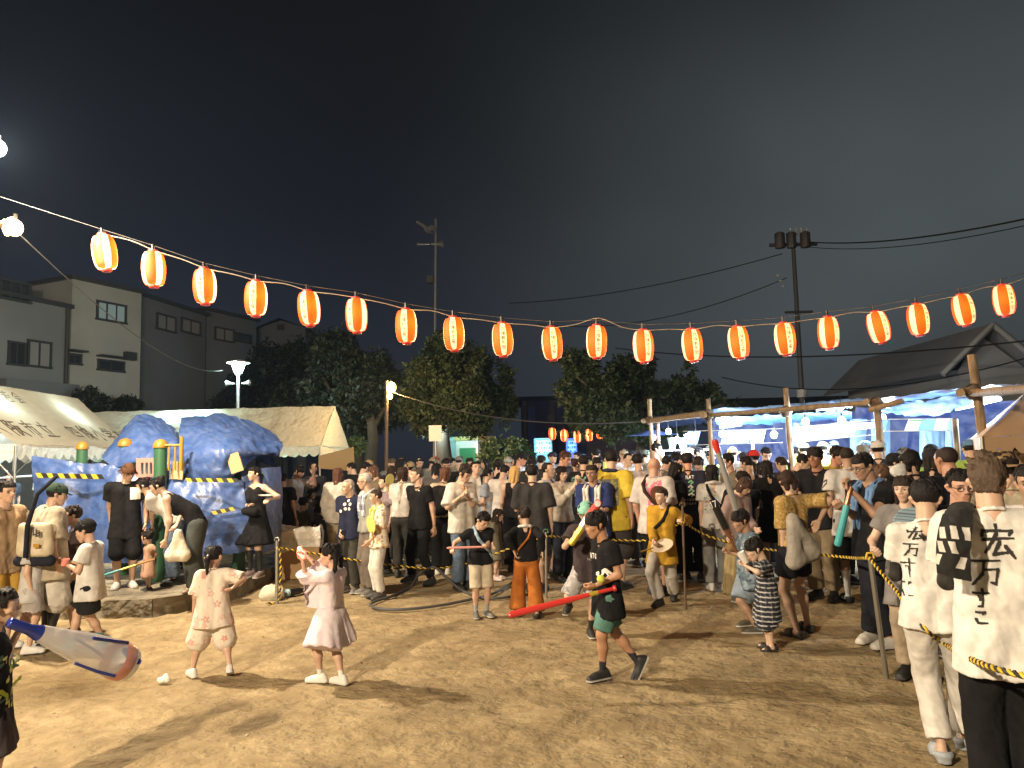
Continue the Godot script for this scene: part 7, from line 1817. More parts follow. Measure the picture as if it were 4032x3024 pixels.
func hand_at(id: String, i: int) -> Vector3:
	var w: Array = who[id]
	return (w[2] as Node3D).transform * (w[1].hand[i] * (w[0].h as float))
func spot(id: String, v: Vector3) -> Vector3:   # a point in a person's own frame, in metres
	return (who[id][2] as Node3D).transform * v

func people_list() -> Array:
	man(2.2,0,-3.55,1.645,3.55,160.0,"man with spiky brown hair in white brush-lettered tee, black towel over shoulder",{id="spiky",hd=[-22.0,6.0],top=["tee",cc(.702,.688,.666),.02,-.1],bot=["pants",CC,.01,.04],hair=["spiky",cc(.075,.052,.038)],w=1.05,armc=CC,shoe=["sandal",cc(.35,.36,.38)],prints=[["brush",180.0,-.02,1.13,.22,.46]],L=vv(.07,.62,.17),knee=vv(.05,0,1)})
	man(2.326,0,-4.354,1.56,4.35,150.0,"man in white tee and white trousers, black arm sleeve and dark round hair",{id="whites",w=.92,hd=[-4.0,10.0],top=["tee",cc(.702,.688,.666),.01,-.035],bot=["pants",cc(.605,.583,.547),.008,.036],hair=["bangs",cc(.012,.011,.012)],armc=CC,shoe=["sandal",cc(.3,.33,.37)],prints=[["brush2",186.0,-.09,1.06,.18,.44]],L=vv(.07,.6,.17),LF=vv(.008,0,-.004),RF=vv(-.062,0,.164)})
	man(2.981,0,-5.859,1.481,5.86,-32.0,"woman in grey tee with long dark brown hair holding a round blue fan",{id="fanwoman",sex=1,hd=[-14.0,.0],top=["tee",cc(.22,.205,.205),.016,-.16,.012],bot=["pants",cc(.36,.29,.21),.012,.03],hair=["long",CE],skin=CI,shoe=["sneaker",CD,CF],R=vv(-.145,.643,.17),L=vv(.019,.74,.211),rg=1.2,lg=1.3})
	man(3.168,0,-6.819,1.689,6.82,-68.0,"tall man in black tee and glasses, blue towel round his neck",{id="bluetowel",hd=[-8.0,16.0],top=["tee",CC,.014,-.06],bot=["pants",cc(.016,.017,.024),.01,.032],hair=["short",CA],skin=CK,glasses=1,towel=[cc(.14,.25,.46),.1,.2],shoe=["sneaker",cc(.5,.478,.437),cc(.5,.478,.437)],R=vv(-.002,.705,.195),L=vv(.054,.792,.183),rg=1.3,lg=1.3,LF=vv(-.076,0,-.003),RF=vv(.075,0,.02),w=1.08})
	man(2.605,0,-7.226,1.517,7.23,-152.0,"woman in gold floral blouse and black shorts carrying a grey cloth bag",{id="gold",sex=1,hd=[-24.0,8.0],top=["half",cc(.3,.2,.08),.016,.02],toppat="gold",bot=["shorts",cc(.014,.014,.02),.016,.62],hair=["curly",cc(.03,.017,.012)],shoe=["sandal",cc(.03,.025,.02)],R=vv(-.144,.688,-.077),L=vv(.092,.44,.012),LF=vv(.05,0,-.023),RF=vv(-.134,0,.057)})
	man(2.173,0,-6.747,.957,6.75,-95.0,"toddler in dark striped playsuit drinking from a white cup",{id="striped",hr=.205,hd=[.0,14.0],lean=7.0,top=["half",cc(.02,.02,.03),.02,-.2,.016],toppat="stripe",topname="romper",bot=["shorts",cc(.02,.02,.03),.03,1.25],botpat="stripe",hair=["bangs",CA],skin=CI,shoe=["sandal",cc(.02,.02,.02)],L=vv(.102,.76,.205),R=vv(-.07,.76,.161),rg=1.2,lg=1.2})
	man(2.239,0,-7.455,1.212,7.46,-84.0,"boy in blue tie-dye tee and pale shorts holding two toy bats upright",{id="tiedye",hr=.175,hd=[-4.0,12.0],top=["tee",cc(.1,.14,.2),.02,-.1],toppat="tiedye",bot=["shorts",cc(.26,.32,.4),.022,.95],hair=["bangs",CA],skin=CK,shoe=["sneaker",cc(.07,.06,.045),cc(.497,.488,.461)],L=vv(.065,.615,.167),R=vv(-.091,.677,.077),rg=1.4,lg=1.4,LF=vv(-.159,0,-.037),RF=vv(.094,0,.011)})
	man(2.549,0,-8.848,1.424,8.85,35.0,"woman in dusty pink blouse and long khaki skirt looking down beside two boys",{id="khaki",sex=1,hd=[14.0,34.0],lean=7.0,top=["long",cc(.3,.215,.2),.018,-.05],bot=["skirt",cc(.32,.25,.13),.04,.07],hair=["bob",cc(.055,.03,.022)],shoe=["sneaker",CL,CM],R=vv(-.136,.523,.008),L=vv(.013,.587,.163)})
	man(2.497,0,-9.637,1.533,9.64,172.0,"woman with long black hair in white hooded tee and flared grey jeans",{id="hoodie",sex=1,hd=[6.0,.0],top=["tee",cc(.576,.558,.54),.015,-.02],bot=["pants",CJ,.005,.05],hair=["bob_long",CA],strap=[CC,1.0,.012],shoe=["sneaker",CG,CG],prints=[["colours",180.0,-.06,1.1,.2,.28]],towel=[cc(.549,.522,.509),-.03,-.03],R=vv(-.079,.537,-.055),L=vv(.118,.406,-.017)})
	man(1.675,0,-8.857,1.376,8.86,-28.0,"elderly woman in mustard tunic and white trousers leaning on the rope post",{id="mustard",sex=1,hd=[-28.0,2.0],top=["long",cc(.5,.29,.035),.02,-.13,.014],bot=["pants",cc(.581,.554,.518),.01,.04],hair=["grey_short",cc(.035,.022,.018)],skin=CI,strap=[CC,1.0,.014],shoe=["sneaker",CD,CF],R=vv(-.016,.532,.173),L=vv(.183,.672,.026),lg=1.2,rg=1.2,RF=vv(-.016,0,.089),LF=vv(.014,0,-.221),side=-4.0})
	man(.691,0,-5.993,1.284,5.99,-72.0,"boy in black tee and teal shorts striding with a long red bat",{id="redbat",hr=.165,hd=[-10.0,6.0],lean=4.0,top=["tee",CC,.013,-.12,.004],bot=["shorts",cc(.1,.22,.19),.01,.86],hair=["bangs",CA],skin=cc(.38,.2,.12),shoe=["sneaker",CD,CP],sock=[cc(.02,.02,.035),.06],L=vv(.081,.571,.104),R=vv(-.06,.585,-.016),rg=1.5,lg=1.3,LF=vv(-.017,0,.04),RF=vv(.017,.038,-.177),rfp=62.0,prints=[["diamond",62.0,-.0,.8,.15,.11],["into",-2.0,-.04,.93,.16,.06]]})
	man(.688,0,-7.439,1.254,7.44,-8.0,"boy in mint green cap and glasses holding a red and silver bat",{id="mint",hr=.165,hd=[-6.0,4.0],top=["tee",cc(.06,.045,.05),.022,-.08],bot=["shorts",cc(.36,.35,.36),.014,.95],botpat="greycamo",hair=["bangs",CA],hat=["cap",cc(.3,.6,.5),.0,.02],glasses=1,shoe=["sneaker",CD,CP],sock=[CC,.07],R=vv(-.09,.751,.19),L=vv(.045,.89,.155),rg=1.4,lg=1.4,LF=vv(.001,0,.03),RF=vv(-.176,.15,-.177),rfp=14.0,prints=[["heat",.0,.06,.72,.14,.05]]})
	man(.104,0,-8.398,1.159,8.4,176.0,"girl in rust orange dungarees with white towel over her shoulders",{id="rust",hr=.165,hd=[34.0,8.0],sex=1,top=["long",CC,.012,.02],bot=["wide",cc(.4,.135,.028),.01,.07],hair=["bun",cc(.02,.013,.01)],towel=[cc(.66,.647,.624),.12,.0],shoe=["sandal",cc(.03,.025,.02)],R=vv(-.159,.595,-.093),L=vv(.106,.61,-.111),LF=vv(.095,0,.005),RF=vv(-.09,0,-.086),strap=[cc(.4,.135,.028),-1.0,.01]})
	man(-.396,0,-8.413,1.138,8.41,20.0,"child in black tee and pale shorts holding a pink stick sideways",{id="pinkstick",hr=.165,hd=[24.0,34.0],top=["tee",CC,.012,.0],bot=["shorts",cc(.52,.46,.36),.01,1.0],hair=["short",CA],shoe=["sneaker",CL,CM],sock=[cc(.3,.32,.34),.07],strap=[cc(.3,.42,.55),-1.0,.016],R=vv(-.292,.669,.081),L=vv(-.012,.671,.201),rg=1.4,lg=1.4})
	man(-.286,0,-10.86,.978,10.87,70.0,"small girl with long loose hair in a grey checked dress",{id="greygirl",hr=.18,sex=1,top=["dress",cc(.14,.13,.1),.016,-.2,.03],hair=["long",CE],shoe=["sneaker",cc(.5,.38,.36),cc(.577,.532,.523)],hd=[20.0,6.0]})
	man(-2.518,0,-6.409,1.042,6.41,-152.0,"girl in cream jinbei with pink flowers and a dark plait",{id="flowergirl",hr=.178,sex=1,hd=[-34.0,4.0],top=["half",cc(.623,.578,.533),.022,-.1,.01],toppat="pinkflower",bot=["shorts",cc(.607,.566,.521),.03,1.05],botpat="pinkflower",hair=["pony",CA],tie=1,shoe=["sneaker",CG,CG],R=vv(-.132,.688,-.179),L=vv(.134,.487,.071),LF=vv(.139,0,.031),RF=vv(-.115,.02,-.116),Rp=vv(-.8,-.3,-.6),lean=6.0,rfp=20.0})
	man(-1.476,0,-6.112,1.082,6.11,-112.0,"girl in white and pink yukata with twin bunches, arms raised in front",{id="yukata",hr=.175,sex=1,hd=[16.0,-2.0],lean=-4.0,top=["kimono",cc(.667,.622,.631),.018,-.05],toppat="lilac",bot=["skirt",cc(.624,.57,.593),.082,.265],botpat="lilac",hair=["twin",CA],tie=1,shoe=["sneaker",cc(.651,.633,.597),cc(.593,.575,.548)],sock=[cc(.651,.633,.597),.05],L=vv(.166,.879,.116),R=vv(.004,.895,.207),lg=.4,rg=.4,Lp=vv(-.4,-1,0),Rp=vv(.4,-1,0),LF=vv(.022,0,.072),RF=vv(.014,0,-.105)})
	man(-1.721,0,-9.674,1.335,9.67,-62.0,"woman in floral blouse and white trousers with a yellow towel and fan",{id="floral",sex=1,hd=[-14.0,.0],top=["half",cc(.562,.517,.472),.018,-.05,.004],toppat="floral",bot=["pants",cc(.604,.581,.541),.008,.034],hair=["grey_short",cc(.05,.032,.024)],towel=[cc(.56,.48,.14),.2,.2],shoe=["sneaker",cc(.05,.045,.04),CN],L=vv(.049,.54,.1),R=vv(-.07,.543,.036),rg=1.2,w=1.05})
	man(-1.895,0,-9.987,1.542,9.99,-58.0,"old man with white hair and glasses in grey shirt, checked towel round neck",{id="oldman",hd=[-22.0,4.0],lean=4.0,top=["tee",cc(.27,.27,.25),.014,-.0],bot=["pants",cc(.155,.13,.11),.016,.036],hair=["receding",cc(.38,.36,.34)],brow=cc(.3,.28,.26),glasses=1,towel=[cc(.517,.517,.517),.16,.18,"towelcheck"],shoe=["sneaker",CL,CM],w=1.05})
	man(-2.191,0,-10.19,1.459,10.2,-20.0,"person in navy tee with pale petal print leaning on a walking stick",{id="petals",hd=[-30.0,4.0],top=["tee",cc(.02,.024,.05),.016,-.04],bot=["pants",cc(.05,.048,.042),.014,.036],hair=["receding",cc(.3,.28,.26)],shoe=["sneaker",CL,CM],R=vv(-.05,.535,.076),rg=1.3,prints=[["petals",-4.0,.02,1.13,.24,.24]]})
	man(-1.961,0,-11.6,1.467,11.6,-60.0,"woman with dark bob in mauve tee, face turned left, behind the floral blouse",{sex=1,hd=[-6.0,-4.0],top=["tee",cc(.28,.22,.24),.012,-.02],bot=["pants",CC,.01,.03],hair=["pony",CA],skin=CI,side=-3.0,lean=1.0})
	man(-2.877,0,-12.4,1.589,12.4,172.0,"woman with waist-long brown hair in loose cream shirt, seen from behind",{sex=1,top=["long",cc(.547,.515,.457),.026,-.06],bot=["pants",cc(.48,.42,.3),.012,.036],hair=["long",cc(.085,.04,.026)],shoe=["sneaker",CG,CG],R=vv(.109,.5,-.015)})
	man(-1.677,0,-11.4,1.587,11.4,168.0,"woman in off-white tee and charcoal trousers, hands behind her back",{sex=1,top=["tee",cc(.587,.564,.533),.012,.03],bot=["pants",cc(.05,.048,.046),.012,.032],hair=["bob",cc(.03,.017,.013)],R=vv(.05,.529,.118),L=vv(.111,.522,.105),shoe=["sneaker",CD,CF]})
	man(-1.331,0,-10.64,1.619,10.64,-38.0,"man in black polo shirt and black trousers gazing left, grey-flecked hair",{id="polo",hd=[-34.0,-4.0],top=["tee",CC,.008,-.03],bot=["pants",CC,.006,.03],hair=["grey_short",cc(.06,.052,.046)],shoe=["sneaker",CD,CF],w=1.02,prints=[["speck",-5.0,.07,1.28,.04,.04]],LF=vv(.085,0,-.047),RF=vv(-.17,0,-.068),R=vv(-.133,.504,-.053),L=vv(.121,.481,-.055)})
	man(-1.092,0,-11.5,1.57,11.5,170.0,"woman with straight brown bob in beige tee carrying a black rucksack",{sex=1,top=["tee",cc(.52,.44,.33),.012,.02],bot=["pants",CC,.018,.045],hair=["bob",cc(.1,.045,.028)],backpack=cc(.02,.018,.02),shoe=["sneaker",CG,CG],side=4.0,lean=.0,hd=[-10.0,7.0,2.0]})
	man(-.715,0,-10.18,1.612,10.19,42.0,"woman in white shirt and jeans raising both hands to her mouth",{id="mouth",sex=1,hd=[14.0,26.0],top=["half",cc(.609,.591,.555),.024,-.06],bot=["pants",cc(.1,.13,.19),.01,.04],botpat="denim",hair=["bun",cc(.025,.018,.016)],shoe=["sneaker",CD,CF],L=vv(-.046,.79,.109),R=vv(-.107,.757,.137),Rp=vv(-.5,-1,0),Lp=vv(.5,-1,0)})
	man(-4.999,.18,-9.843,1.563,9.84,28.0,"man in black tee with white pocket, black shorts and brown bucket hat",{id="bucket",hd=[24.0,22.0],top=["tee",CC,.018,-.12],bot=["shorts",CC,.012,1.05],hair=["short",CE],hat=["bucket",cc(.1,.048,.026),.0,.0],shoe=["sneaker",cc(.501,.492,.474),CQ],w=1.1,prints=[["pocket",2.0,.1,1.19,.12,.15]],R=vv(-.104,.514,-.091)})
	man(-4.56,.18,-9.578,.727,9.58,-50.0,"toddler in apricot dress holding a rainbow stick",{id="apricot",hr=.225,sex=1,hd=[-50.0,.0],top=["dress",cc(.58,.36,.26),.022,-.24,.03],hair=["bun",CA],shoe=["sneaker",CD,CP],R=vv(.062,.439,.14),L=vv(.113,.487,-.028)})
	man(-4.437,.18,-10.03,1.52,10.04,-70.0,"woman in white tee and jeans bending down towards the toddler",{id="bend",sex=1,lean=52.0,hd=[.0,-14.0],top=["tee",cc(.564,.542,.506),.018,-.0],bot=["pants",cc(.12,.16,.24),.014,.036],botpat="denim",hair=["bun",CA],shoe=["sneaker",CD,CF],R=vv(-.069,.385,.286),L=vv(-.14,.436,.193)})
	man(-3.869,.18,-9.349,1.58,9.35,-78.0,"woman in black sleeveless top and grey wide trousers bending, white bag on arm",{id="bend2",sex=1,lean=58.0,hd=[.0,-10.0],top=["sleeveless",CC,.012,.01],bot=["pants",cc(.075,.085,.085),.014,.05],hair=["bun",CA],shoe=["bare",CC],L=vv(.051,.416,.216),R=vv(.104,.544,.122),skin=CI,lg=1.3})
	man(-4.711,.18,-11,1.624,11.0,-48.0,"man in dark brown tee with red chest mark standing behind bending women",{hd=[-20.0,.0],top=["tee",cc(.028,.02,.018),.016,-.05],bot=["pants",CB,.01,.03],hair=["short",CA],glasses=1,prints=[["redmark",-4.0,.02,1.16,.1,.11]],R=vv(.095,.716,.079)})
	man(-3.547,.18,-10.49,1.474,10.49,-22.0,"woman in black sleeveless dress and knee socks holding a paper plate",{id="dress",sex=1,hd=[-26.0,-4.0],top=["sdress",CC,.01,-.22,.055],hair=["pony",CA],skin=CI,sock=[CC,.2],shoe=["sneaker",cc(.16,.12,.11),cc(.493,.475,.457)],L=vv(.26,.715,.114),R=vv(-.02,.655,.081),Rp=vv(-1,-.4,-.3),pleat=.006,lt=vv(-1,.2,.3),knee=vv(.06,0,1)})
	man(-4.085,0,-7.41,1.241,7.41,-84.0,"boy in white tee, black striped shorts and backward black cap drinking",{id="capboy",hr=.17,hd=[.0,8.0],top=["tee",cc(.617,.599,.581),.022,-.09],bot=["shorts",cc(.02,.02,.022),.024,.82],hair=["short",CA],hat=["cap",CC,.0,.02],shoe=["sneaker",cc(.04,.2,.21),cc(.3,.3,.3)],sock=[cc(.03,.22,.23),.06],L=vv(.064,.656,.164),R=vv(-.088,.652,.223),rg=1.3,lg=1.3,LF=vv(-.074,0,-.071),RF=vv(-.001,0,.142),lfp=35.0,lean=3.0})
	man(-4.564,0,-7.53,1.552,7.53,138.0,"adult in beige smock and wide cream shorts with canvas tote, green cap",{id="tote",hd=[-14.0,8.0],top=["wide",cc(.4,.34,.26),.03,-.1,.01],bot=["shorts",cc(.532,.505,.451),.024,1.1],hair=["short",CA],hat=["cap",cc(.035,.06,.045),.0,.02],sock=[CC,.22],shoe=["sneaker",cc(.1,.09,.09),cc(.5,.48,.3)],w=1.08})
	man(-4.616,0,-7.35,1.195,7.35,120.0,"child in pale grey tee beside the canvas tote",{hr=.17,sex=1,top=["tee",cc(.447,.438,.438),.02,-.1],bot=["shorts",cc(.36,.33,.32),.022,.8],hair=["bob",CA],shoe=["sneaker",CG,CG]})
	man(-4.575,0,-8,1.318,8.0,-60.0,"dark haired child mostly hidden behind boy with backward cap",{hr=.16,top=["tee",cc(.08,.06,.06),.02,-.08],bot=["shorts",CC,.02,.9],hair=["short",CE],shoe=["sneaker",CD,CF]})
	man(-5.022,0,-7.506,1.594,7.51,72.0,"adult in tan tee and mustard shorts cut off at left edge",{top=["tee",cc(.34,.24,.15),.016,-.06],bot=["shorts",cc(.44,.26,.05),.022,1.1],hair=["short",CA],shoe=["sneaker",CG,CG]})
	man(-2.673,0,-3.95,1.106,3.95,118.0,"boy in black tee with neon scrawl swinging a blue and white inflatable",{id="neon",hr=.17,top=["tee",CC,.02,-.1],bot=["shorts",cc(.075,.065,.075),.024,.95],hair=["short",CA],shoe=["sneaker",CD,CP],prints=[["neon",-60.0,.02,.66,.28,.3]],R=vv(.067,.807,.105),Rp=vv(-.2,-1,-.3),rg=1.4,lt=vv(0,0,1)})
	man(-3.899,0,-13.6,1.654,13.6,78.0,"young man in white tee scratching his head, black rucksack, under the tent",{hd=[6.0,18.0],top=["tee",cc(.549,.522,.509),.014,-.05],bot=["pants",cc(.09,.08,.075),.016,.04],hair=["bangs",CA],L=vv(.097,.922,.167),Lp=vv(.5,-1,.5),backpack=CC,skin=CK})
	man(-3.813,0,-14.6,1.676,14.6,-12.0,"woman in charcoal top holding a paper cup beside the tent leg",{sex=1,hd=[10.0,14.0],top=["half",cc(.035,.034,.037),.018,-.04],bot=BB,hair=["bob",CA],R=vv(.042,.762,.174)})
	man(-3.56,0,-12.8,1.32,12.8,150.0,"boy in olive tee sitting with his back turned behind the cardboard bin",{hr=.165,py=.34,top=["tee",cc(.1,.09,.06),.02,-.02],bot=["pants",cc(.07,.06,.05),.014,.034],hair=["short",CA],LF=vv(.09,0,.26),RF=vv(-.09,0,.26),L=vv(.02,.46,.26),R=vv(-.06,.45,.24)})
	man(-3.317,0,-13,1.22,13.0,-120.0,"girl with animal-ear hairband sitting in shadow beside the bin",{hr=.17,sex=1,py=.34,top=["tee",cc(.05,.05,.055),.02,-.02],bot=["pants",cc(.05,.045,.042),.014,.034],hair=["bob",CA],LF=vv(.09,0,.26),RF=vv(-.09,0,.26)})
	man(-3.812,0,-14.2,1.5,14.2,70.0,"seated woman in faded floral top under the tent, facing right",{sex=1,py=.32,top=["tee",cc(.1,.095,.11),.02,-.02],bot=["pants",cc(.06,.055,.05),.016,.036],hair=["bob",CA],LF=vv(.08,0,.26),RF=vv(-.08,0,.26)})
	man(-3.735,0,-12.4,1.522,12.4,165.0,"person with black rucksack and jeans behind the woman in black dress",{top=["tee",cc(.02,.022,.026),.02,-.05],bot=["pants",cc(.045,.06,.11),.012,.036],hair=["short",CE],backpack=CC,L=vv(.091,.576,.15),lg=1.3,side=-4.0,lean=.0,hd=[10.0,11.0,-5.0]})
	man(-9.424,0,-15.5,1.5,15.5,160.0,"person in light blue tee sitting under the left tent",{py=.34,top=["tee",cc(.25,.36,.45),.02,-.02],bot=BA,hair=["short",CE],LF=vv(.09,0,.26),RF=vv(-.09,0,.26)})
	man(-10.46,0,-17,1.696,17.0,20.0,"person in white tee standing under the left tent",{top=["tee",cc(.62,.62,.62),.014,-.04],bot=BC,hair=["short",CA],L=vv(.05,.6,.15),R=vv(-.04,.61,.16),side=-4.0,lean=-1.0,hd=[-8.0,18.0,3.0]})
	man(-10.62,0,-16,1.678,16.0,40.0,"person in dark top at the left tent edge",{top=["tee",cc(.05,.06,.08),.014,-.04],bot=BC,hair=["bob",CA],sex=1,side=-3.0,lean=4.0,hd=[-30.0,1.0,-2.0]})
	man(-8.019,0,-12.5,1.25,12.5,110.0,"person in pale hat sitting under the left tent",{py=.34,top=["tee",cc(.4,.33,.24),.02,-.02],bot=BA,hair=["short",CE],hat=["bucket",cc(.42,.34,.22)],LF=vv(.09,0,.26),RF=vv(-.09,0,.26)})
	man(.237,0,-9.9,1.587,9.9,172.0,"man in loose dark grey tee, broad back turned, behind dungaree girl",{hd=[14.0,.0],top=["half",cc(.04,.038,.04),.02,-.06],bot=["shorts",cc(.03,.03,.032),.02,1.0],hair=["short",CA],w=1.05,shoe=["sneaker",CD,CF],L=vv(.081,.68,.15),lg=1.3,side=-1.0,lean=1.0})
	man(-.004,0,-11.6,1.555,11.6,172.0,"blonde woman with straight long hair in black top, seen from behind",{sex=1,top=["sleeveless",CC,.01,.0],bot=["pants",CC,.02,.045],hair=["bob_long",cc(.46,.3,.12)],shoe=["sneaker",CD,CF],side=-1.0,lean=-1.0,hd=[-28.0,19.0,-1.0]})
	man(-.207,0,-12.4,1.572,12.4,176.0,"boy in white tee with lettered hem standing with his back turned",{top=["tee",cc(.593,.57,.552),.016,-.05],bot=["pants",cc(.03,.02,.018),.014,.036],hair=["short",CA],prints=[["hemtext",180.0,.0,.86,.26,.05]],R=vv(-.078,.655,.15),rg=1.3,side=2.0,lean=6.0,hd=[-28.0,19.0,5.0]})
	man(-.668,0,-12.6,1.634,12.6,22.0,"young man in cream tee with small chest print, chin lifted",{hd=[4.0,-14.0],top=["tee",cc(.54,.508,.481),.022,-.06],bot=BB,hair=["grey_short",CA],prints=[["tee_small",.0,.08,1.22,.09,.06]],L=vv(.05,.6,.15),R=vv(-.04,.61,.16),side=-3.0,lean=2.0})
	man(-1.225,0,-14.2,1.698,14.2,4.0,"man in black tee facing camera beside the portable toilets",{top=["tee",CC,.014,-.04],bot=BB,hair=["short",CA],skin=CK,prints=[["redmark",.0,-.02,1.22,.06,.05]],R=vv(-.082,.639,.15),rg=1.3,side=4.0,lean=.0,hd=[5.0,18.0,-3.0]})
	man(-.453,0,-12.5,1.518,12.5,84.0,"woman with ponytail in pale blue tee turned to the right",{sex=1,top=["tee",cc(.3,.34,.42),.014,-.02],bot=["pants",cc(.2,.2,.16),.016,.036],hair=["pony",CA],L=vv(.061,.684,.15),lg=1.3,side=4.0,lean=1.0,hd=[27.0,3.0,-6.0]})
	man(.083,0,-15,1.77,15.0,62.0,"man in black peaked cap with ruddy face above the crowd",{hd=[6.0,14.0],top=["tee",CQ,.014,-.04],bot=BB,hair=["short",CA],hat=["cap",CC],skin=cc(.44,.22,.15),R=vv(-.05,.557,.15),rg=1.3,side=-3.0,lean=1.0})
	man(.471,0,-11,1.602,11.0,66.0,"man in cream shirt with brown shoulder strap, face turned right",{hd=[10.0,.0],top=["tee",cc(.524,.484,.439),.018,-.05],bot=["shorts",CN,.022,1.0],hair=["receding",CA],strap=[cc(.12,.07,.04),1.0,.012],w=1.05,shoe=["sneaker",CL,CM],side=3.0,lean=1.0})
	man(.638,0,-10.7,1.549,10.7,36.0,"woman with black bob in cream jacket and dark jeans",{id="jacket",sex=1,hd=[-4.0,2.0],top=["long",cc(.532,.5,.455),.018,.0],bot=["pants",cc(.03,.036,.055),.014,.04],hair=["bob",CA],skin=CI,L=vv(.036,.872,.225),R=vv(-.019,.809,.186),shoe=["sneaker",CD,CF]})
	man(.79,0,-12.6,1.778,12.6,48.0,"tall man with reddish brown hair in open black and white shirt",{hd=[4.0,16.0],top=["tee",cc(.1,.1,.11),.014,-.04],bot=BB,hair=["short",cc(.055,.026,.018)],skin=cc(.46,.25,.18),L=vv(.079,.569,.15),lg=1.3,side=4.0,lean=5.0})
	man(1.06,0,-11.8,1.694,11.8,150.0,"man in black tee with teal lettering on the back",{hd=[10.0,.0],top=["tee",cc(.018,.017,.018),.016,-.04],bot=BC,hair=["short",CA],prints=[["sy",180.0,-.04,1.22,.34,.34]],side=-1.0,lean=6.0})
	man(1.392,0,-12.9,1.656,12.9,24.0,"woman with dark fringe peering over the towel man",{sex=1,top=["tee",cc(.1,.1,.12),.014,-.02],bot=BB,hair=["bob",CA],skin=CI,R=vv(-.047,.639,.15),rg=1.3,side=1.0,lean=6.0,hd=[-29.0,6.0,5.0]})
	man(1.008,0,-9.7,1.57,9.7,-22.0,"man in blue happi coat with white towel round his neck",{hd=[-6.0,4.0],top=["half",cc(.03,.045,.15),.022,-.08],bot=BC,hair=["pony",CE],skin=CK,towel=[cc(.636,.618,.595),.18,.18],L=vv(.05,.6,.15),R=vv(-.04,.61,.16),side=2.0,lean=-1.0})
	man(1.252,0,-9.9,1.745,9.9,148.0,"broad man in yellow tee with a grey block print on the back",{hd=[20.0,14.0],top=["half",cc(.6,.45,.055),.024,-.09],bot=["shorts",cc(.06,.055,.055),.024,1.05],hair=["short",CA],prints=[["greyblock",180.0,-.02,1.22,.36,.38]],towel=[cc(.03,.035,.06),-.04,-.04],w=1.12,shoe=["sneaker",CD,CF],L=vv(.079,.615,.15),lg=1.3,side=1.0,lean=.0})
	man(1.728,0,-9.5,1.644,9.5,138.0,"bald man in pale pink-printed tee with brown cross-body bag",{id="bald",hd=[22.0,4.0],top=["half",cc(.577,.532,.523),.022,-.07],bot=["shorts",CC,.022,.98],hair=["bald",CA],skin=cc(.46,.25,.17),strap=[cc(.05,.03,.02),1.0,.013],prints=[["pinkprint",180.0,.03,1.18,.32,.44]],shoe=["sneaker",CD,CF],w=1.1})
	man(2.353,0,-12.2,1.654,12.2,120.0,"person with black hair beyond the bald man",{top=["tee",CJ,.014,-.04],bot=BC,hair=["bangs",CA],R=vv(-.077,.6,.15),rg=1.3,side=3.0,lean=5.0,hd=[1.0,13.0,2.0]})
	man(2.14,0,-10.4,1.564,10.4,118.0,"woman with long loose black hair in black tee turning right",{sex=1,top=["tee",CC,.014,-.02],bot=BB,hair=["long",CA],L=vv(.05,.6,.15),R=vv(-.04,.61,.16),side=1.0,lean=2.0,hd=[2.0,16.0,1.0]})
	man(2.685,0,-12.6,1.691,12.6,12.0,"young man with centre-parted hair in yellow tee",{hd=[8.0,6.0],top=["tee",cc(.52,.4,.07),.018,-.05],bot=BC,hair=["bangs",CA],L=vv(.05,.6,.15),R=vv(-.04,.61,.16),side=3.0,lean=3.0})
	man(2.38,0,-10.4,1.688,10.4,164.0,"tall man in navy tee with printed back beside the yellow tee",{hd=[16.0,4.0],top=["tee",cc(.022,.022,.04),.02,-.08],bot=["pants",CC,.012,.04],hair=["short",CA],prints=[["navyprint",180.0,.02,1.2,.24,.42]],skin=cc(.5,.24,.15),L=vv(.089,.588,.15),lg=1.3,side=-2.0,lean=2.0})
	man(3.031,0,-12.4,1.637,12.4,-34.0,"boy with bowl cut looking down among the adults",{hd=[-6.0,20.0],top=["tee",cc(.3,.28,.25),.014,-.04],bot=BC,hair=["bangs",CE],L=vv(.077,.599,.15),lg=1.3,side=-1.0,lean=6.0})
	man(3.693,0,-15.5,1.781,15.5,70.0,"dark haired man behind the bowl-cut boy near the front stall post",{top=["tee",CN,.014,-.04],bot=BC,hair=["short",CA],L=vv(.061,.584,.15),lg=1.3,side=-1.0,lean=4.0,hd=[-8.0,-1.0,-6.0]})
	man(4.09,0,-14.2,1.756,14.2,150.0,"man in wide straw hat in front of the blue stall sheet",{top=["tee",cc(.3,.3,.28),.014,-.04],bot=BC,hair=["short",CA],hat=["straw",cc(.52,.4,.22)],side=-2.0,lean=4.0,hd=[-1.0,3.0,-6.0]})
	man(2.885,0,-10.2,1.674,10.2,-82.0,"man in dark beret-like hair and glasses, khaki waistcoat, facing left",{hd=[-4.0,4.0],top=["tee",cc(.15,.125,.09),.02,-.04],bot=BB,hair=["short",CA],glasses=1,skin=cc(.48,.26,.17),side=-4.0,lean=3.0})
	man(2.766,0,-9.4,1.455,9.4,168.0,"boy with cropped black hair behind the dusty pink blouse",{top=["tee",CC,.016,-.05],bot=BB,hair=["short",CA],R=vv(-.045,.552,.15),rg=1.3,side=3.0,lean=-1.0,hd=[-20.0,15.0,-3.0]})
	man(3.627,0,-11.6,1.697,11.6,168.0,"person in red cap and white vest with bare shoulders",{hd=[20.0,.0],top=["sleeveless",cc(.572,.549,.531),.014,-.06],bot=BC,hair=["short",CA],hat=["cap",cc(.5,.04,.04),.0,.02],R=vv(-.051,.556,.15),rg=1.3,side=2.0,lean=5.0})
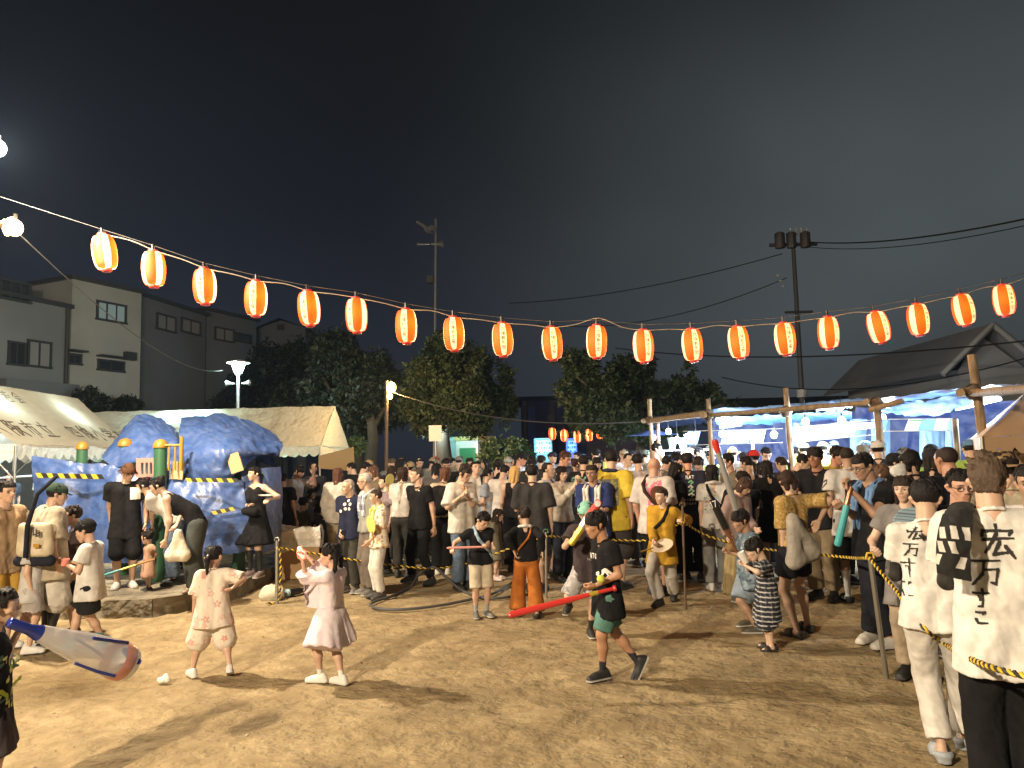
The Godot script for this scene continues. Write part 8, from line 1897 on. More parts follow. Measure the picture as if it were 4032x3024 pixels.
	man(3.314,0,-10.8,1.621,10.8,-160.0,"woman with ponytail in black vest beside the red cap",{sex=1,top=["sleeveless",CC,.012,.0],bot=BB,hair=["pony",CA],R=vv(-.064,.697,.15),rg=1.3,side=4.0,lean=5.0,hd=[18.0,10.0,2.0]})
	man(4.265,0,-13,1.753,13.0,-8.0,"young man with glasses in dark purple tee facing camera, under stall lights",{hd=[6.0,16.0],top=["tee",cc(.035,.03,.07),.016,-.04],bot=BC,hair=["short",CA],glasses=1,skin=CI,side=-1.0,lean=6.0})
	man(3.465,0,-10.4,1.561,10.4,176.0,"girl with long black hair in black dress, back turned, under stall",{sex=1,top=["dress",CC,.014,-.2,.03],hair=["bob_long",CA],R=vv(-.052,.63,.15),rg=1.3,side=-1.0,lean=5.0,hd=[-14.0,13.0,-3.0]})
	man(3.75,0,-10.2,1.652,10.2,64.0,"man in black tee and face mask looking down to the right",{hd=[8.0,26.0],top=["tee",CC,.016,-.04],bot=BB,hair=["short",CA],L=vv(.05,.6,.15),R=vv(-.04,.61,.16),side=-1.0,lean=4.0})
	man(3.988,0,-10.4,1.554,10.4,-150.0,"woman with black bob in black top holding a white bag",{id="bobbag",sex=1,top=["half",CC,.014,-.02],bot=BB,hair=["bob_long",CA]})
	man(3.53,0,-8.9,1.721,8.9,-44.0,"tanned man in black polo and khaki trousers turning left, arm held out",{id="tanned",hd=[.0,2.0],top=["tee",CC,.012,-.05],bot=["pants",cc(.2,.155,.1),.014,.036],hair=["bangs",CA],skin=cc(.3,.14,.09),R=vv(-.09,.728,.208),shoe=["sneaker",CD,CF]})
	man(4.15,0,-9.9,1.729,9.9,22.0,"man in yellow tee with reddish face behind the tanned man",{hd=[6.0,10.0],top=["tee",cc(.55,.42,.06),.018,-.05],bot=BC,hair=["bangs",CA],skin=cc(.4,.19,.13),L=vv(.05,.6,.15),R=vv(-.04,.61,.16),side=1.0,lean=3.0})
	man(3.804,0,-8.7,1.711,8.7,168.0,"man in white baseball jersey and black shorts with white knee socks",{hd=[-10.0,6.0],top=["tee",cc(.57,.543,.529),.02,-.09],bot=["shorts",CC,.024,1.0],hair=["buzz",CE],sock=[cc(.606,.597,.584),.15],shoe=["sandal",CN],skin=CK,prints=[["two",105.0,.0,1.3,.09,.14]]})
	man(3.852,0,-7.4,1.658,7.4,172.0,"man with neat black hair in black tee, back turned, before the posts",{top=["tee",CC,.014,-.05],bot=BB,hair=["curly",CA]})
	man(3.595,0,-6.3,1.694,6.3,-168.0,"buzz-cut man in black top, back of head lit, between stall posts",{top=["tee",cc(.016,.015,.018),.016,-.05],bot=BB,hair=["buzz",cc(.03,.02,.018)],skin=cc(.42,.22,.15),w=1.08})
	man(4.697,0,-8.6,1.666,8.6,150.0,"long dark haired person in flat cap in front of dark sheet",{sex=1,top=["tee",CC,.014,-.03],bot=BB,hair=["bob_long",CE],hat=["cap",cc(.03,.03,.035)]})
	man(2.746,0,-4.75,1.558,4.75,-8.0,"man with glasses in black looking out between the two white tees",{hd=[-4.0,6.0],top=["tee",CC,.016,-.05],bot=BB,hair=["short",CA],glasses=1,skin=cc(.44,.25,.18)})
	man(3.144,0,-4.9,1.651,4.9,172.0,"man in beige cap and cream tee with back turned, at right edge",{hd=[10.0,.0],top=["tee",cc(.5,.44,.32),.02,-.06],bot=BA,hair=["short",CE],hat=["cap",cc(.3,.2,.105),180.0,.02]})
	man(2.875,0,-4.25,1.588,4.25,-40.0,"person in white tee cut off by right edge",{top=["tee",cc(.574,.547,.542),.02,-.06],bot=BA,hair=["short",CA],skin=CK})
	man(3.714,0,-7.7,1.535,7.7,-120.0,"child with light brown hair beside the blue towel man",{hr=.15,top=["tee",cc(.3,.22,.12),.02,-.05],bot=["shorts",CB,.02,.9],hair=["bangs",cc(.12,.07,.045)]})
	man(4.475,0,-9,1.622,9.0,60.0,"man in dark flat cap and navy top facing stall, beside white dome cap",{top=["tee",cc(.02,.025,.04),.016,-.04],bot=BA,hair=["short",CA],hat=["cap",cc(.02,.02,.024)],R=vv(-.092,.698,.15),rg=1.3,side=3.0,lean=.0,hd=[7.0,-2.0,3.0]})
	man(5.078,0,-10.6,1.785,10.6,150.0,"man in white dome cap and navy tee beside the thick log post",{hd=[10.0,.0],top=["tee",cc(.025,.03,.06),.016,-.04],bot=BA,hair=["short",CA],hat=["cap",cc(.574,.574,.587)],L=vv(.066,.613,.15),lg=1.3,side=-2.0,lean=2.0})
	man(3.811,0,-14.6,1.68,14.6,-20.0,"stall keeper in lime tee, partly hidden by thin front post",{top=["tee",CH,.018,-.05],bot=BA,hair=["short",CA],L=vv(.05,.6,.15),R=vv(-.04,.61,.16),side=4.0,lean=-1.0,hd=[-10.0,3.0,.0]})
	man(4.941,0,-13.6,1.743,13.6,30.0,"stall keeper in lime tee and dark cap at the middle log post",{top=["tee",CH,.018,-.05],bot=BA,hair=["short",CA],hat=["cap",CC],L=vv(.04,.658,.15),lg=1.3,side=1.0,lean=3.0,hd=[19.0,14.0,-5.0]})
	man(5.091,0,-13.4,1.801,13.4,175.0,"stall keeper in lime tee with white and brown cap, back turned",{top=["tee",CH,.018,-.05],bot=BA,hair=["short",CA],hat=["cap",cc(.3,.24,.18)],L=vv(.065,.635,.15),lg=1.3,side=2.0,lean=.0,hd=[.0,10.0,-5.0]})
	man(5.377,0,-13.2,1.814,13.2,140.0,"stall keeper in khaki cap behind the yellow tee man",{top=["tee",CH,.018,-.05],bot=BA,hair=["short",CA],hat=["cap",cc(.2,.17,.12)],R=vv(-.097,.558,.15),rg=1.3,side=-3.0,lean=-1.0,hd=[9.0,16.0,3.0]})
	man(5.866,0,-14,1.834,14.0,-150.0,"stall keeper in grey-blue cap right of the khaki cap",{top=["tee",CH,.018,-.05],bot=BA,hair=["short",CA],hat=["cap",cc(.16,.19,.24)],R=vv(-.066,.688,.15),rg=1.3,side=3.0,lean=-1.0,hd=[2.0,16.0,3.0]})
	man(5.852,0,-12.8,1.802,12.8,20.0,"stall keeper in dark cap with blue visor before pale sheet",{top=["tee",CH,.018,-.05],bot=BA,hair=["short",CA],hat=["cap",cc(.05,.1,.2)],R=vv(-.046,.612,.15),rg=1.3,side=1.0,lean=6.0,hd=[29.0,-4.0,1.0]})
	man(5.885,0,-9.8,1.765,9.8,170.0,"stall keeper in lime tee and blue cap beside thick leaning post",{top=["tee",CH,.018,-.05],bot=BA,hair=["short",CA],hat=["cap",cc(.12,.22,.36)],L=vv(.062,.695,.15),lg=1.3,side=.0,lean=5.0,hd=[-2.0,14.0,4.0]})
	man(6.199,0,-9.6,1.793,9.6,40.0,"stall keeper in lime tee with pale green bandana under orange tent",{top=["tee",CH,.018,-.05],bot=BA,hair=["short",CA],hat=["bandana",cc(.508,.562,.481)],R=vv(-.066,.659,.15),rg=1.3,side=-3.0,lean=4.0,hd=[12.0,6.0,1.0]})
	man(5.036,0,-9.9,1.683,9.9,-20.0,"stall keeper in lime tee and grey cap behind neat black hair",{top=["tee",CH,.018,-.05],bot=BA,hair=["short",CA],hat=["cap",cc(.18,.2,.24)],R=vv(-.089,.625,.15),rg=1.3,side=-1.0,lean=6.0,hd=[11.0,3.0,-2.0]})
	man(6.013,0,-9,1.722,9.0,-60.0,"stall keeper in lime tee cut by the right edge under orange tent",{top=["tee",CH,.018,-.05],bot=BA,hair=["short",CA],L=vv(.05,.6,.15),R=vv(-.04,.61,.16),side=1.0,lean=.0,hd=[27.0,19.0,6.0]})
	man(-2.861,0,-15,1.702,15.0,168.0,"man in tan cap beside the tent gable, back turned",{sex=0,top=["tee",cc(.08,.08,.09),.016,-.04],bot=BA,hair=["short",CA],hat=["cap",cc(.34,.23,.13)],R=vv(-.073,.588,.15),rg=1.3,side=.0,lean=4.0,hd=[18.0,-3.0,-5.0]})
	man(-2.913,0,-14.4,1.68,14.4,150.0,"man with black hair holding a phone up under the tent gable",{sex=0,top=["tee",CC,.016,-.04],bot=BA,hair=["short",CA],side=4.0,lean=5.0,hd=[-14.0,18.0,-1.0]})
	man(-2.462,0,-13.6,1.609,13.6,-60.0,"woman with auburn hair turned left behind the mauve tee",{sex=1,top=["tee",cc(.2,.15,.1),.016,-.04],bot=BA,hair=["bob",cc(.1,.05,.03)],L=vv(.05,.6,.15),R=vv(-.04,.61,.16),side=2.0,lean=.0,hd=[-30.0,13.0,2.0]})
	man(-2.607,0,-16.2,1.719,16.2,10.0,"man with brown cropped hair in front of the bare lamp pole",{sex=0,top=["tee",CJ,.016,-.04],bot=BA,hair=["grey_short",cc(.08,.055,.035)],L=vv(.05,.6,.15),R=vv(-.04,.61,.16),side=-2.0,lean=6.0,hd=[-7.0,13.0,.0]})
	man(-2.006,0,-12.5,1.602,12.5,160.0,"woman with long dark hair in olive top beside off-white tee",{sex=1,top=["tee",cc(.06,.06,.05),.016,-.04],bot=BA,hair=["long",CE],L=vv(.097,.581,.15),lg=1.3,side=-4.0,lean=4.0,hd=[-21.0,13.0,6.0]})
	man(-1.797,0,-13.2,1.652,13.2,-150.0,"man in straw-coloured cap right above the off-white tee",{sex=0,top=["tee",cc(.3,.28,.25),.016,-.04],bot=BA,hair=["short",CA],hat=["cap",cc(.26,.2,.13)],L=vv(.091,.556,.15),lg=1.3,side=2.0,lean=3.0,hd=[30.0,1.0,-3.0]})
	man(-2.253,0,-15.2,1.676,15.2,176.0,"person with black bob left of the straw-coloured cap",{sex=1,top=["tee",cc(.25,.22,.2),.016,-.04],bot=BA,hair=["bob",CA],side=-4.0,lean=4.0,hd=[4.0,-4.0,.0]})
	man(-1.935,0,-17.5,1.719,17.5,120.0,"man in knitted beige cap far back by trunk",{sex=0,top=["tee",CJ,.016,-.04],bot=BA,hair=["short",CA],hat=["cap",cc(.3,.24,.15)],side=2.0,lean=5.0,hd=[19.0,10.0,-2.0]})
	man(-1.793,0,-18,1.746,18.0,-40.0,"person in pink-red cap in front of tree trunk",{sex=0,top=["tee",CO,.016,-.04],bot=BA,hair=["short",CA],hat=["cap",cc(.5,.1,.09)],L=vv(.05,.6,.15),R=vv(-.04,.61,.16),side=1.0,lean=2.0,hd=[17.0,19.0,6.0]})
	man(-1.36,0,-13,1.619,13.0,172.0,"woman with dark wide hair left of black tee by toilets",{sex=1,top=["tee",cc(.1,.09,.09),.016,-.04],bot=BA,hair=["bob",CA],R=vv(-.087,.592,.15),rg=1.3,side=1.0,lean=3.0,hd=[-21.0,15.0,-4.0]})
	man(-1.326,0,-18.2,1.734,18.2,160.0,"man in grey hood in front of pale toilet door",{sex=0,top=["tee",cc(.2,.2,.17),.016,-.04],bot=BA,hair=["short",CA],hat=["cap",CJ],side=2.0,lean=.0,hd=[-7.0,.0,-3.0]})
	man(-1,0,-17.5,1.695,17.5,.0,"person with dark hair before green toilet door, facing camera",{sex=1,top=["tee",CJ,.016,-.04],bot=BA,hair=["bob",CA],L=vv(.091,.64,.15),lg=1.3,side=2.0,lean=2.0,hd=[15.0,.0,-3.0]})
	man(-.9,0,-14.2,1.596,14.2,-170.0,"woman with brown bob left of the cream tee",{sex=1,top=["tee",CO,.016,-.04],bot=BA,hair=["bob",cc(.05,.025,.017)],R=vv(-.069,.644,.15),rg=1.3,side=3.0,lean=2.0,hd=[11.0,20.0,-3.0]})
	man(-.357,0,-14.6,1.648,14.6,150.0,"person with fluffy dark hair below the bush",{sex=0,top=["tee",CC,.016,-.04],bot=BA,hair=["curly",CA],side=3.0,lean=3.0,hd=[4.0,1.0,-6.0]})
	man(-.6,0,-17,1.665,17.0,-50.0,"woman facing left in dark top below the bush",{sex=1,top=["tee",cc(.3,.28,.25),.016,-.04],bot=BA,hair=["bob",CA],side=-2.0,lean=5.0,hd=[-23.0,-5.0,2.0]})
	man(-.147,0,-16,1.694,16.0,-20.0,"boy in pale grey cap in front of the bush",{sex=0,top=["tee",cc(.4,.36,.33),.016,-.04],bot=BA,hair=["bangs",cc(.2,.13,.07)],hat=["cap",cc(.34,.38,.36)],side=-4.0,lean=4.0,hd=[17.0,.0,.0]})
	man(-.063,0,-17.2,1.712,17.2,-10.0,"woman with shoulder bag strap right of the pale grey cap",{sex=1,top=["tee",cc(.487,.465,.442),.016,-.04],bot=BA,hair=["bob",CA],R=vv(-.09,.647,.15),rg=1.3,side=-4.0,lean=2.0,hd=[-14.0,-5.0,1.0]})
	man(.361,0,-14.2,1.691,14.2,160.0,"man with thick black hair below left vending machine",{sex=0,top=["tee",CN,.016,-.04],bot=BA,hair=["curly",CA],R=vv(-.084,.661,.15),rg=1.3,side=-4.0,lean=2.0,hd=[10.0,16.0,3.0]})
	man(.556,0,-15.8,1.705,15.8,170.0,"person with round black hair right of thick black hair",{sex=0,top=["tee",CJ,.016,-.04],bot=BA,hair=["bangs",CA],side=.0,lean=-1.0,hd=[-28.0,-6.0,6.0]})
	man(.808,0,-16.6,1.769,16.6,30.0,"person in dark cap below gap between vending machines",{sex=0,top=["tee",cc(.3,.3,.32),.016,-.04],bot=BA,hair=["short",CA],hat=["cap",cc(.03,.03,.04)],side=.0,lean=3.0,hd=[14.0,-6.0,-5.0]})
	man(1.039,0,-13.4,1.633,13.4,130.0,"woman with brown hair left of teal lettering",{sex=1,top=["tee",cc(.3,.28,.27),.016,-.04],bot=BA,hair=["bun",cc(.04,.02,.015)],R=vv(-.098,.647,.15),rg=1.3,side=3.0,lean=1.0,hd=[-29.0,6.0,6.0]})
	man(1.738,0,-16.8,1.826,16.8,160.0,"man in yellow vest with dark cap below second lantern string",{sex=0,top=["tee",cc(.45,.4,.1),.016,-.04],bot=BA,hair=["short",CA],hat=["cap",CC],side=4.0,lean=3.0,hd=[-5.0,5.0,5.0]})
	man(2.209,0,-15.8,1.785,15.8,20.0,"man in pale camouflage cap right of the yellow tee",{sex=0,top=["tee",cc(.553,.539,.53),.016,-.04],bot=BA,hair=["short",CA],hat=["cap",cc(.34,.29,.2)],side=-3.0,lean=6.0,hd=[-27.0,-6.0,-1.0]})
	man(1.998,0,-13.6,1.705,13.6,42.0,"grinning man with thinning hair in white tee",{sex=0,top=["tee",cc(.64,.64,.64),.016,-.04],bot=BA,hair=["receding",CA],R=vv(-.099,.561,.15),rg=1.3,side=-2.0,lean=.0,hd=[-1.0,11.0,-1.0]})
	man(1.919,0,-11.8,1.686,11.8,-158.0,"young man in pale pink tee with face mask, facing away left",{sex=0,top=["tee",cc(.528,.483,.456),.016,-.04],bot=BA,hair=["bangs",CA],side=.0,lean=-1.0,hd=[-29.0,3.0,-5.0]})
	man(2.832,0,-15.4,1.894,15.4,86.0,"tall young man in profile under the first stall bulbs",{sex=0,top=["tee",cc(.543,.52,.507),.016,-.04],bot=BA,hair=["short",CA],R=vv(-.047,.686,.15),rg=1.3,side=-3.0,lean=3.0,hd=[-8.0,.0,-2.0]})
	man(2.913,0,-17,1.757,17.0,140.0,"person with grey-green cap behind the tall young man",{sex=0,top=["tee",CJ,.016,-.04],bot=BA,hair=["short",CA],hat=["cap",cc(.12,.14,.12)],R=vv(-.046,.662,.15),rg=1.3,side=.0,lean=2.0,hd=[-26.0,3.0,5.0]})
	man(3.954,0,-16.8,1.829,16.8,-100.0,"man with raised hands under stall corner",{sex=0,top=["tee",cc(.35,.2,.15),.016,-.04],bot=BA,hair=["short",CA],R=vv(-.097,.693,.15),rg=1.3,side=1.0,lean=.0,hd=[27.0,-5.0,2.0]})
	man(4.099,0,-16.2,1.837,16.2,60.0,"person with dark curls left of straw hat",{sex=0,top=["tee",cc(.15,.15,.16),.016,-.04],bot=BA,hair=["curly",CA],R=vv(-.08,.576,.15),rg=1.3,side=1.0,lean=5.0,hd=[21.0,10.0,4.0]})
	man(3.957,0,-13.2,1.669,13.2,150.0,"person in dark cap between straw hat and red cap",{sex=0,top=["tee",cc(.413,.413,.413),.016,-.04],bot=BA,hair=["short",CA],hat=["cap",cc(.04,.05,.06)],L=vv(.05,.6,.15),R=vv(-.04,.61,.16),side=1.0,lean=1.0,hd=[13.0,-4.0,4.0]})
	man(3.594,0,-11.2,1.521,11.2,160.0,"person with sleek black hair right of the red cap",{sex=1,top=["tee",CC,.016,-.04],bot=BA,hair=["bob",CA],L=vv(.05,.6,.15),R=vv(-.04,.61,.16),side=3.0,lean=-1.0,hd=[9.0,6.0,3.0]})
	man(4.008,0,-11.4,1.597,11.4,-170.0,"woman with brown ponytail left of black face mask man",{sex=1,top=["tee",CF,.016,-.04],bot=BA,hair=["pony",CE],R=vv(-.073,.611,.15),rg=1.3,side=2.0,lean=1.0,hd=[24.0,11.0,-2.0]})
	man(5.236,0,-11.4,1.749,11.4,150.0,"person with grey hair below the blue visor",{sex=0,top=["tee",cc(.2,.22,.25),.016,-.04],bot=BA,hair=["grey_short",cc(.22,.22,.2)],L=vv(.041,.608,.15),lg=1.3,side=-1.0,lean=5.0,hd=[12.0,-3.0,-4.0]})
	man(5.781,0,-10.6,1.722,10.6,-30.0,"person in black cap right of neat black hair",{sex=0,top=["tee",CO,.016,-.04],bot=BA,hair=["short",CA],hat=["cap",cc(.02,.02,.022)],side=-1.0,lean=4.0,hd=[20.0,18.0,5.0]})
	man(3.832,0,-17.5,1.842,17.5,90.0,"person in black tee left of the dark curls, far under the stall",{sex=0,top=["tee",CC,.016,-.04],bot=BA,hair=["short",CA],side=-2.0,lean=5.0,hd=[1.0,14.0,-2.0]})
	man(.173,0,-16,1.648,16.0,-30.0,"woman in white tee far behind the blonde hair",{sex=1,top=["tee",CQ,.016,-.04],bot=BA,hair=["bob",CA],side=1.0,lean=2.0,hd=[-4.0,.0,-4.0]})
	man(.317,0,-17.4,1.723,17.4,100.0,"man in white tee behind the black peaked cap",{sex=0,top=["tee",CQ,.016,-.04],bot=BA,hair=["short",CA],L=vv(.05,.6,.15),R=vv(-.04,.61,.16),side=2.0,lean=5.0,hd=[-16.0,6.0,.0]})
	man(-3.316,0,-15.6,1.664,15.6,-120.0,"person in dark top just right of the tent leg",{sex=0,top=["tee",CC,.016,-.04],bot=BA,hair=["short",CA],side=4.0,lean=-1.0,hd=[18.0,18.0,3.0]})
	man(-2.959,0,-13.2,1.516,13.2,-140.0,"woman in grey top behind the petal print",{sex=1,top=["tee",cc(.487,.465,.442),.016,-.04],bot=BA,hair=["bob",CA],R=vv(-.087,.62,.15),rg=1.3,side=3.0,lean=4.0,hd=[26.0,7.0,.0]})
	man(-2.337,0,-18.5,1.716,18.5,30.0,"man with crew cut far back between lamp pole and trunk",{sex=0,top=["tee",CO,.016,-.04],bot=BA,hair=["buzz",CA],L=vv(.05,.6,.15),R=vv(-.04,.61,.16),side=-2.0,lean=2.0,hd=[7.0,10.0,-5.0]})
	man(-2.819,0,-19.5,1.738,19.5,-20.0,"woman in black top far back between lamp pole and trunk",{sex=1,top=["tee",CC,.016,-.04],bot=BA,hair=["bob",CA],L=vv(.05,.6,.15),R=vv(-.04,.61,.16),side=4.0,lean=1.0,hd=[-17.0,-2.0,-4.0]})
	man(-1.558,0,-19,1.706,19.0,60.0,"boy in dark tee left of the grey hood",{sex=0,top=["tee",cc(.05,.05,.06),.016,-.04],bot=BA,hair=["short",CA],R=vv(-.059,.624,.15),rg=1.3,side=2.0,lean=-1.0,hd=[12.0,16.0,1.0]})
	man(1.196,0,-18.6,1.68,18.6,10.0,"woman with long hair right of the bush",{sex=1,top=["tee",cc(.3,.3,.3),.016,-.04],bot=BA,hair=["long",CA],R=vv(-.054,.63,.15),rg=1.3,side=1.0,lean=-1.0,hd=[-29.0,19.0,-4.0]})
	man(1.612,0,-19.5,1.764,19.5,-40.0,"man in grey tee far back under the far lanterns",{sex=0,top=["tee",cc(.3,.3,.32),.016,-.04],bot=BA,hair=["short",CA],side=-2.0,lean=.0,hd=[-23.0,.0,-1.0]})
	man(1.661,0,-18,1.711,18.0,140.0,"man in blue cap far back under the far lanterns",{sex=0,top=["tee",cc(.1,.1,.15),.016,-.04],bot=BA,hair=["short",CA],hat=["cap",cc(.06,.09,.18)],side=-3.0,lean=.0,hd=[10.0,-2.0,2.0]})
	man(2.215,0,-18.6,1.743,18.6,100.0,"woman in black far back, right of the far lanterns",{sex=1,top=["tee",CC,.016,-.04],bot=BA,hair=["bob",CA],L=vv(.05,.6,.15),R=vv(-.04,.61,.16),side=4.0,lean=5.0,hd=[-2.0,12.0,-3.0]})
	man(2.956,0,-19,1.772,19.0,-10.0,"man in white tee far back under the leafy branches",{sex=0,top=["tee",cc(.555,.546,.532),.016,-.04],bot=BA,hair=["short",CA],side=-4.0,lean=1.0,hd=[-18.0,14.0,-3.0]})
	man(3.007,0,-18.2,1.742,18.2,170.0,"woman with bun far back under the leafy branches",{sex=1,top=["tee",CO,.016,-.04],bot=BA,hair=["bun",CA],side=4.0,lean=6.0,hd=[-14.0,5.0,-5.0]})
	return LL

func bat(label: String, a: Vector3, b: Vector3, prof: Array, mats: Array, category := "bat") -> Node3D:
	# a turned toy bat from a to b; prof holds [distance along, radius, material index]
	var o := thing("toy_bat", label, category, a)
	var y := (b - a).normalized(); var x := y.cross(Vector3(.3, .2, 1)).normalized(); var xf := Transform3D(Basis(x, y, x.cross(y)), Vector3.ZERO)
	var L := a.distance_to(b)
	var cur := []; var mi := -1; var n := 0
	for i in prof.size():
		cur.append(Vector2(prof[i][1], prof[i][0] * L))
		if i == prof.size() - 1 or prof[i + 1][2] != prof[i][2]:
			if i < prof.size() - 1: cur.append(Vector2(prof[i + 1][1], prof[i + 1][0] * L))
			piece(["grip", "barrel", "end_cap", "tip", "band"][mini(n, 4)], smooth(MB.new().lathe(cur, 16, xf)), M[mats[prof[i][2]]], o)
			cur = []; n += 1
	return o
func soft_bag(called: String, label: String, B: Array, m: Material, category := "bag", amp := .012) -> Node3D:
	var o := thing(called, label, category, B[0][0])
	var Q := []
	for b in B: Q.append([b[0] - o.position, b[1], b[2] - o.position, b[3]])
	var r := net(Q, .016, 45.0); r[0] = wrinkle(r[0], r[1], amp, B.size())
	piece("bag_body", amesh(r[0], normals(r[0], r[1]), r[1]), m, o)
	return o
func fan(label: String, at: Vector3, up: Vector3, n: Vector3, r: float, m: Material) -> Node3D:
	var o := thing("round_fan", label, "fan", at)
	var x := up.cross(n).normalized(); var xf := Transform3D(Basis(x, up, n), Vector3.ZERO)
	var prof := [Vector2(.0, -.003), Vector2(r * .97, -.003), Vector2(r, 0), Vector2(r * .97, .003), Vector2(.0, .003)]
	var fm := MB.new().lathe(prof, 28, xf * Transform3D(Basis(Vector3.RIGHT, PI / 2)))
	for i in fm.v.size(): fm.uv[i] = Vector2(fm.v[i].dot(x) / r * .5 + .5, .5 - fm.v[i].dot(up) / r * .5)
	piece("fan_face", flat(fm), m, o)
	piece("handle", smooth(MB.new().tube([xf * Vector3(0, -r * .8, .006), xf * Vector3(0, -r - .12, .006)], .009, 8)), M.yellow_paint, o)
	return o
func accessories() -> void:
	bat("long red and orange plastic bat held low by striding boy", vv(.74,.712,-5.833), vv(-.075,.558,-5.693), [[.0, .022, 0], [.02, .026, 0], [.03, .014, 1], [.16, .014, 1], [.17, .016, 2], [.24, .018, 2], [.25, .016, 3], [.5, .023, 3], [.97, .025, 3], [1.0, .01, 3]], ["red_plastic", "red_plastic", "gold_plastic", "red_plastic"])
	single("tennis_ball", smooth(MB.new().put(net([[Vector3.ZERO, .031, vv(.001,0,0), .031]], .007, 200.0))), M.lime_ball, "yellow-green ball held against the striding boy's black tee", "ball").position = vv(.622,.793,-5.753)
	var rb := bat("red and silver inflatable bat held up by mint cap boy", vv(.79,1.283,-7.139), vv(.498,.888,-7.099), [[.0, .035, 0], [.12, .04, 0], [.42, .042, 0], [.43, .044, 1], [.6, .04, 1], [.62, .034, 2], [.97, .03, 2], [1.0, .012, 2]], ["red_plastic", "silver_plastic", "gold_plastic"])
	piece("white_mark", smooth(MB.new().lathe([Vector2(.001, .004), Vector2(.028, .003), Vector2(.03, .0)], 16, Transform3D(Basis(Vector3.RIGHT, PI / 2), vv(.761,1.262,-7.079) - rb.position))), M.white_paint, rb)
	bat("dark plastic bat with white number held by tie-dye boy", vv(2.095,.759,-7.335), vv(1.861,1.259,-7.235), [[.0, .014, 0], [.25, .016, 0], [.45, .034, 1], [.97, .04, 1], [1.0, .03, 1]], ["copper_plastic", "black_plastic"])
	print_mat("seventeen", 64, 64, func(im): ink(im, GLYPH.one, 2, 8, 26, 46, 4.0, lin(.72, .7, .68)); ink(im, GLYPH.seven, 30, 8, 30, 46, 4.0, lin(.72, .7, .68)))
	var n17 := piece("number", flat(MB.new().quad(vv(-.035,-.04,0), vv(.035,-.04,0), vv(.035,.04,0), vv(-.035,.04,0))), prints.seventeen, get_node("toy_bat_002")); n17.position = vv(1.857,1.218,-7.193) - get_node("toy_bat_002").position; n17.rotation_degrees = vv(0,-10,18)
	bat("tall grey inflatable sword with red ends held by tie-dye boy", vv(2.241,.831,-7.515), vv(1.939,1.826,-7.355), [[.0, .014, 0], [.08, .018, 0], [.1, .028, 1], [.5, .032, 1], [.86, .026, 1], [.88, .03, 0], [.97, .034, 0], [1.0, .02, 0]], ["red_plastic", "silver_plastic"], "toy sword")
	bat("teal and copper plastic bat pointing down from tall man's hands", vv(2.894,1.379,-6.599), vv(2.753,.878,-6.619), [[.0, .02, 0], [.3, .022, 0], [.31, .03, 1], [.97, .032, 1], [1.0, .02, 1]], ["copper_plastic", "teal_plastic"])
	bat("pink stick held sideways by the child in black tee", vv(-.29,.77,-8.173), vv(-.737,.767,-8.173), [[.0, .01, 0], [.95, .014, 0], [1.0, .006, 0]], ["pink_stick"], "stick")
	bat("rainbow stick trailing from the toddler in apricot dress", vv(-4.427,.578,-9.438), vv(-4.966,.421,-9.178), [[.0, .01, 0], [.35, .012, 0], [.36, .014, 1], [.6, .014, 1], [.61, .015, 2], [1.0, .012, 2]], ["orange_paint", "gold_plastic", "teal_plastic"], "stick")
	var inf := thing("inflatable_bat", "big clear inflatable bat with blue stripe swung by neon boy", "inflatable", vv(-2.436,.989,-3.72))
	var ax: Vector3 = vv(-2.139,.632,-4.3) - inf.position; var yy := ax.normalized(); var xx := yy.cross(vv(0,.3,1)).normalized(); var xf := Transform3D(Basis(xx, yy, xx.cross(yy)), Vector3.ZERO); var ln := ax.length()
	var cl := mat("clear_vinyl", Color(.74, .73, .76), .14); cl.albedo_color.a = .5; cl.transparency = BaseMaterial3D.TRANSPARENCY_ALPHA
	var bv := mat("blue_vinyl", Color(.02, .035, .22), .14)
	piece("grip", smooth(MB.new().lathe([Vector2(.001, 0), Vector2(.025, .0), Vector2(.026, ln * .14), Vector2(.04, ln * .22)], 18, xf)), bv, inf)
	piece("barrel", smooth(MB.new().lathe([Vector2(.04, ln * .22), Vector2(.085, ln * .6), Vector2(.1, ln * .84)], 20, xf)), cl, inf)
	piece("band", smooth(MB.new().lathe([Vector2(.1, ln * .84), Vector2(.103, ln * .88), Vector2(.1, ln * .93)], 20, xf)), mat("pink_vinyl", Color(.62, .3, .27), .25), inf)
	piece("end_cap", smooth(MB.new().lathe([Vector2(.1, ln * .93), Vector2(.086, ln * .985), Vector2(.001, ln)], 20, xf)), M.white_plastic, inf)
	for k in 3: piece("stripe", smooth(MB.new().tube([xf * vv(.082 * cos(k * 2.0 + .6), ln * .55, .082 * sin(k * 2.0 + .6)), xf * vv(.096 * cos(k * 2.0 + .8), ln * .72, .096 * sin(k * 2.0 + .8)), xf * vv(.104 * cos(k * 2.0 + 1.0), ln * .85, .104 * sin(k * 2.0 + 1.0))], .009, 6)), bv, inf)
	for k in 3: piece("end_mark", smooth(MB.new().tube([xf * vv(.05 * cos(k * 2.1), ln * .992, .05 * sin(k * 2.1)), xf * vv(.095 * cos(k * 2.1), ln * .955, .095 * sin(k * 2.1))], .016, 6)), bv, inf)
	fan("round pale blue fan with dark print held to woman's chest", vv(2.836,1.154,-5.519), vv(.1,1,.05).normalized(), vv(-.25,0,1).normalized(), .125, fan_print())
	fan("round yellow and white paper fan in floral blouse woman's hands", vv(-1.781,.928,-9.454), vv(-.2,1,0).normalized(), vv(-.9,.05,.7).normalized(), .11, M.yellow_fan)
	fan("white and orange fan held flat by elderly woman in mustard", vv(1.624,.686,-8.597), vv(.95,.3,.1).normalized(), vv(-.25,.93,.4).normalized(), .13, M.pale_fan)
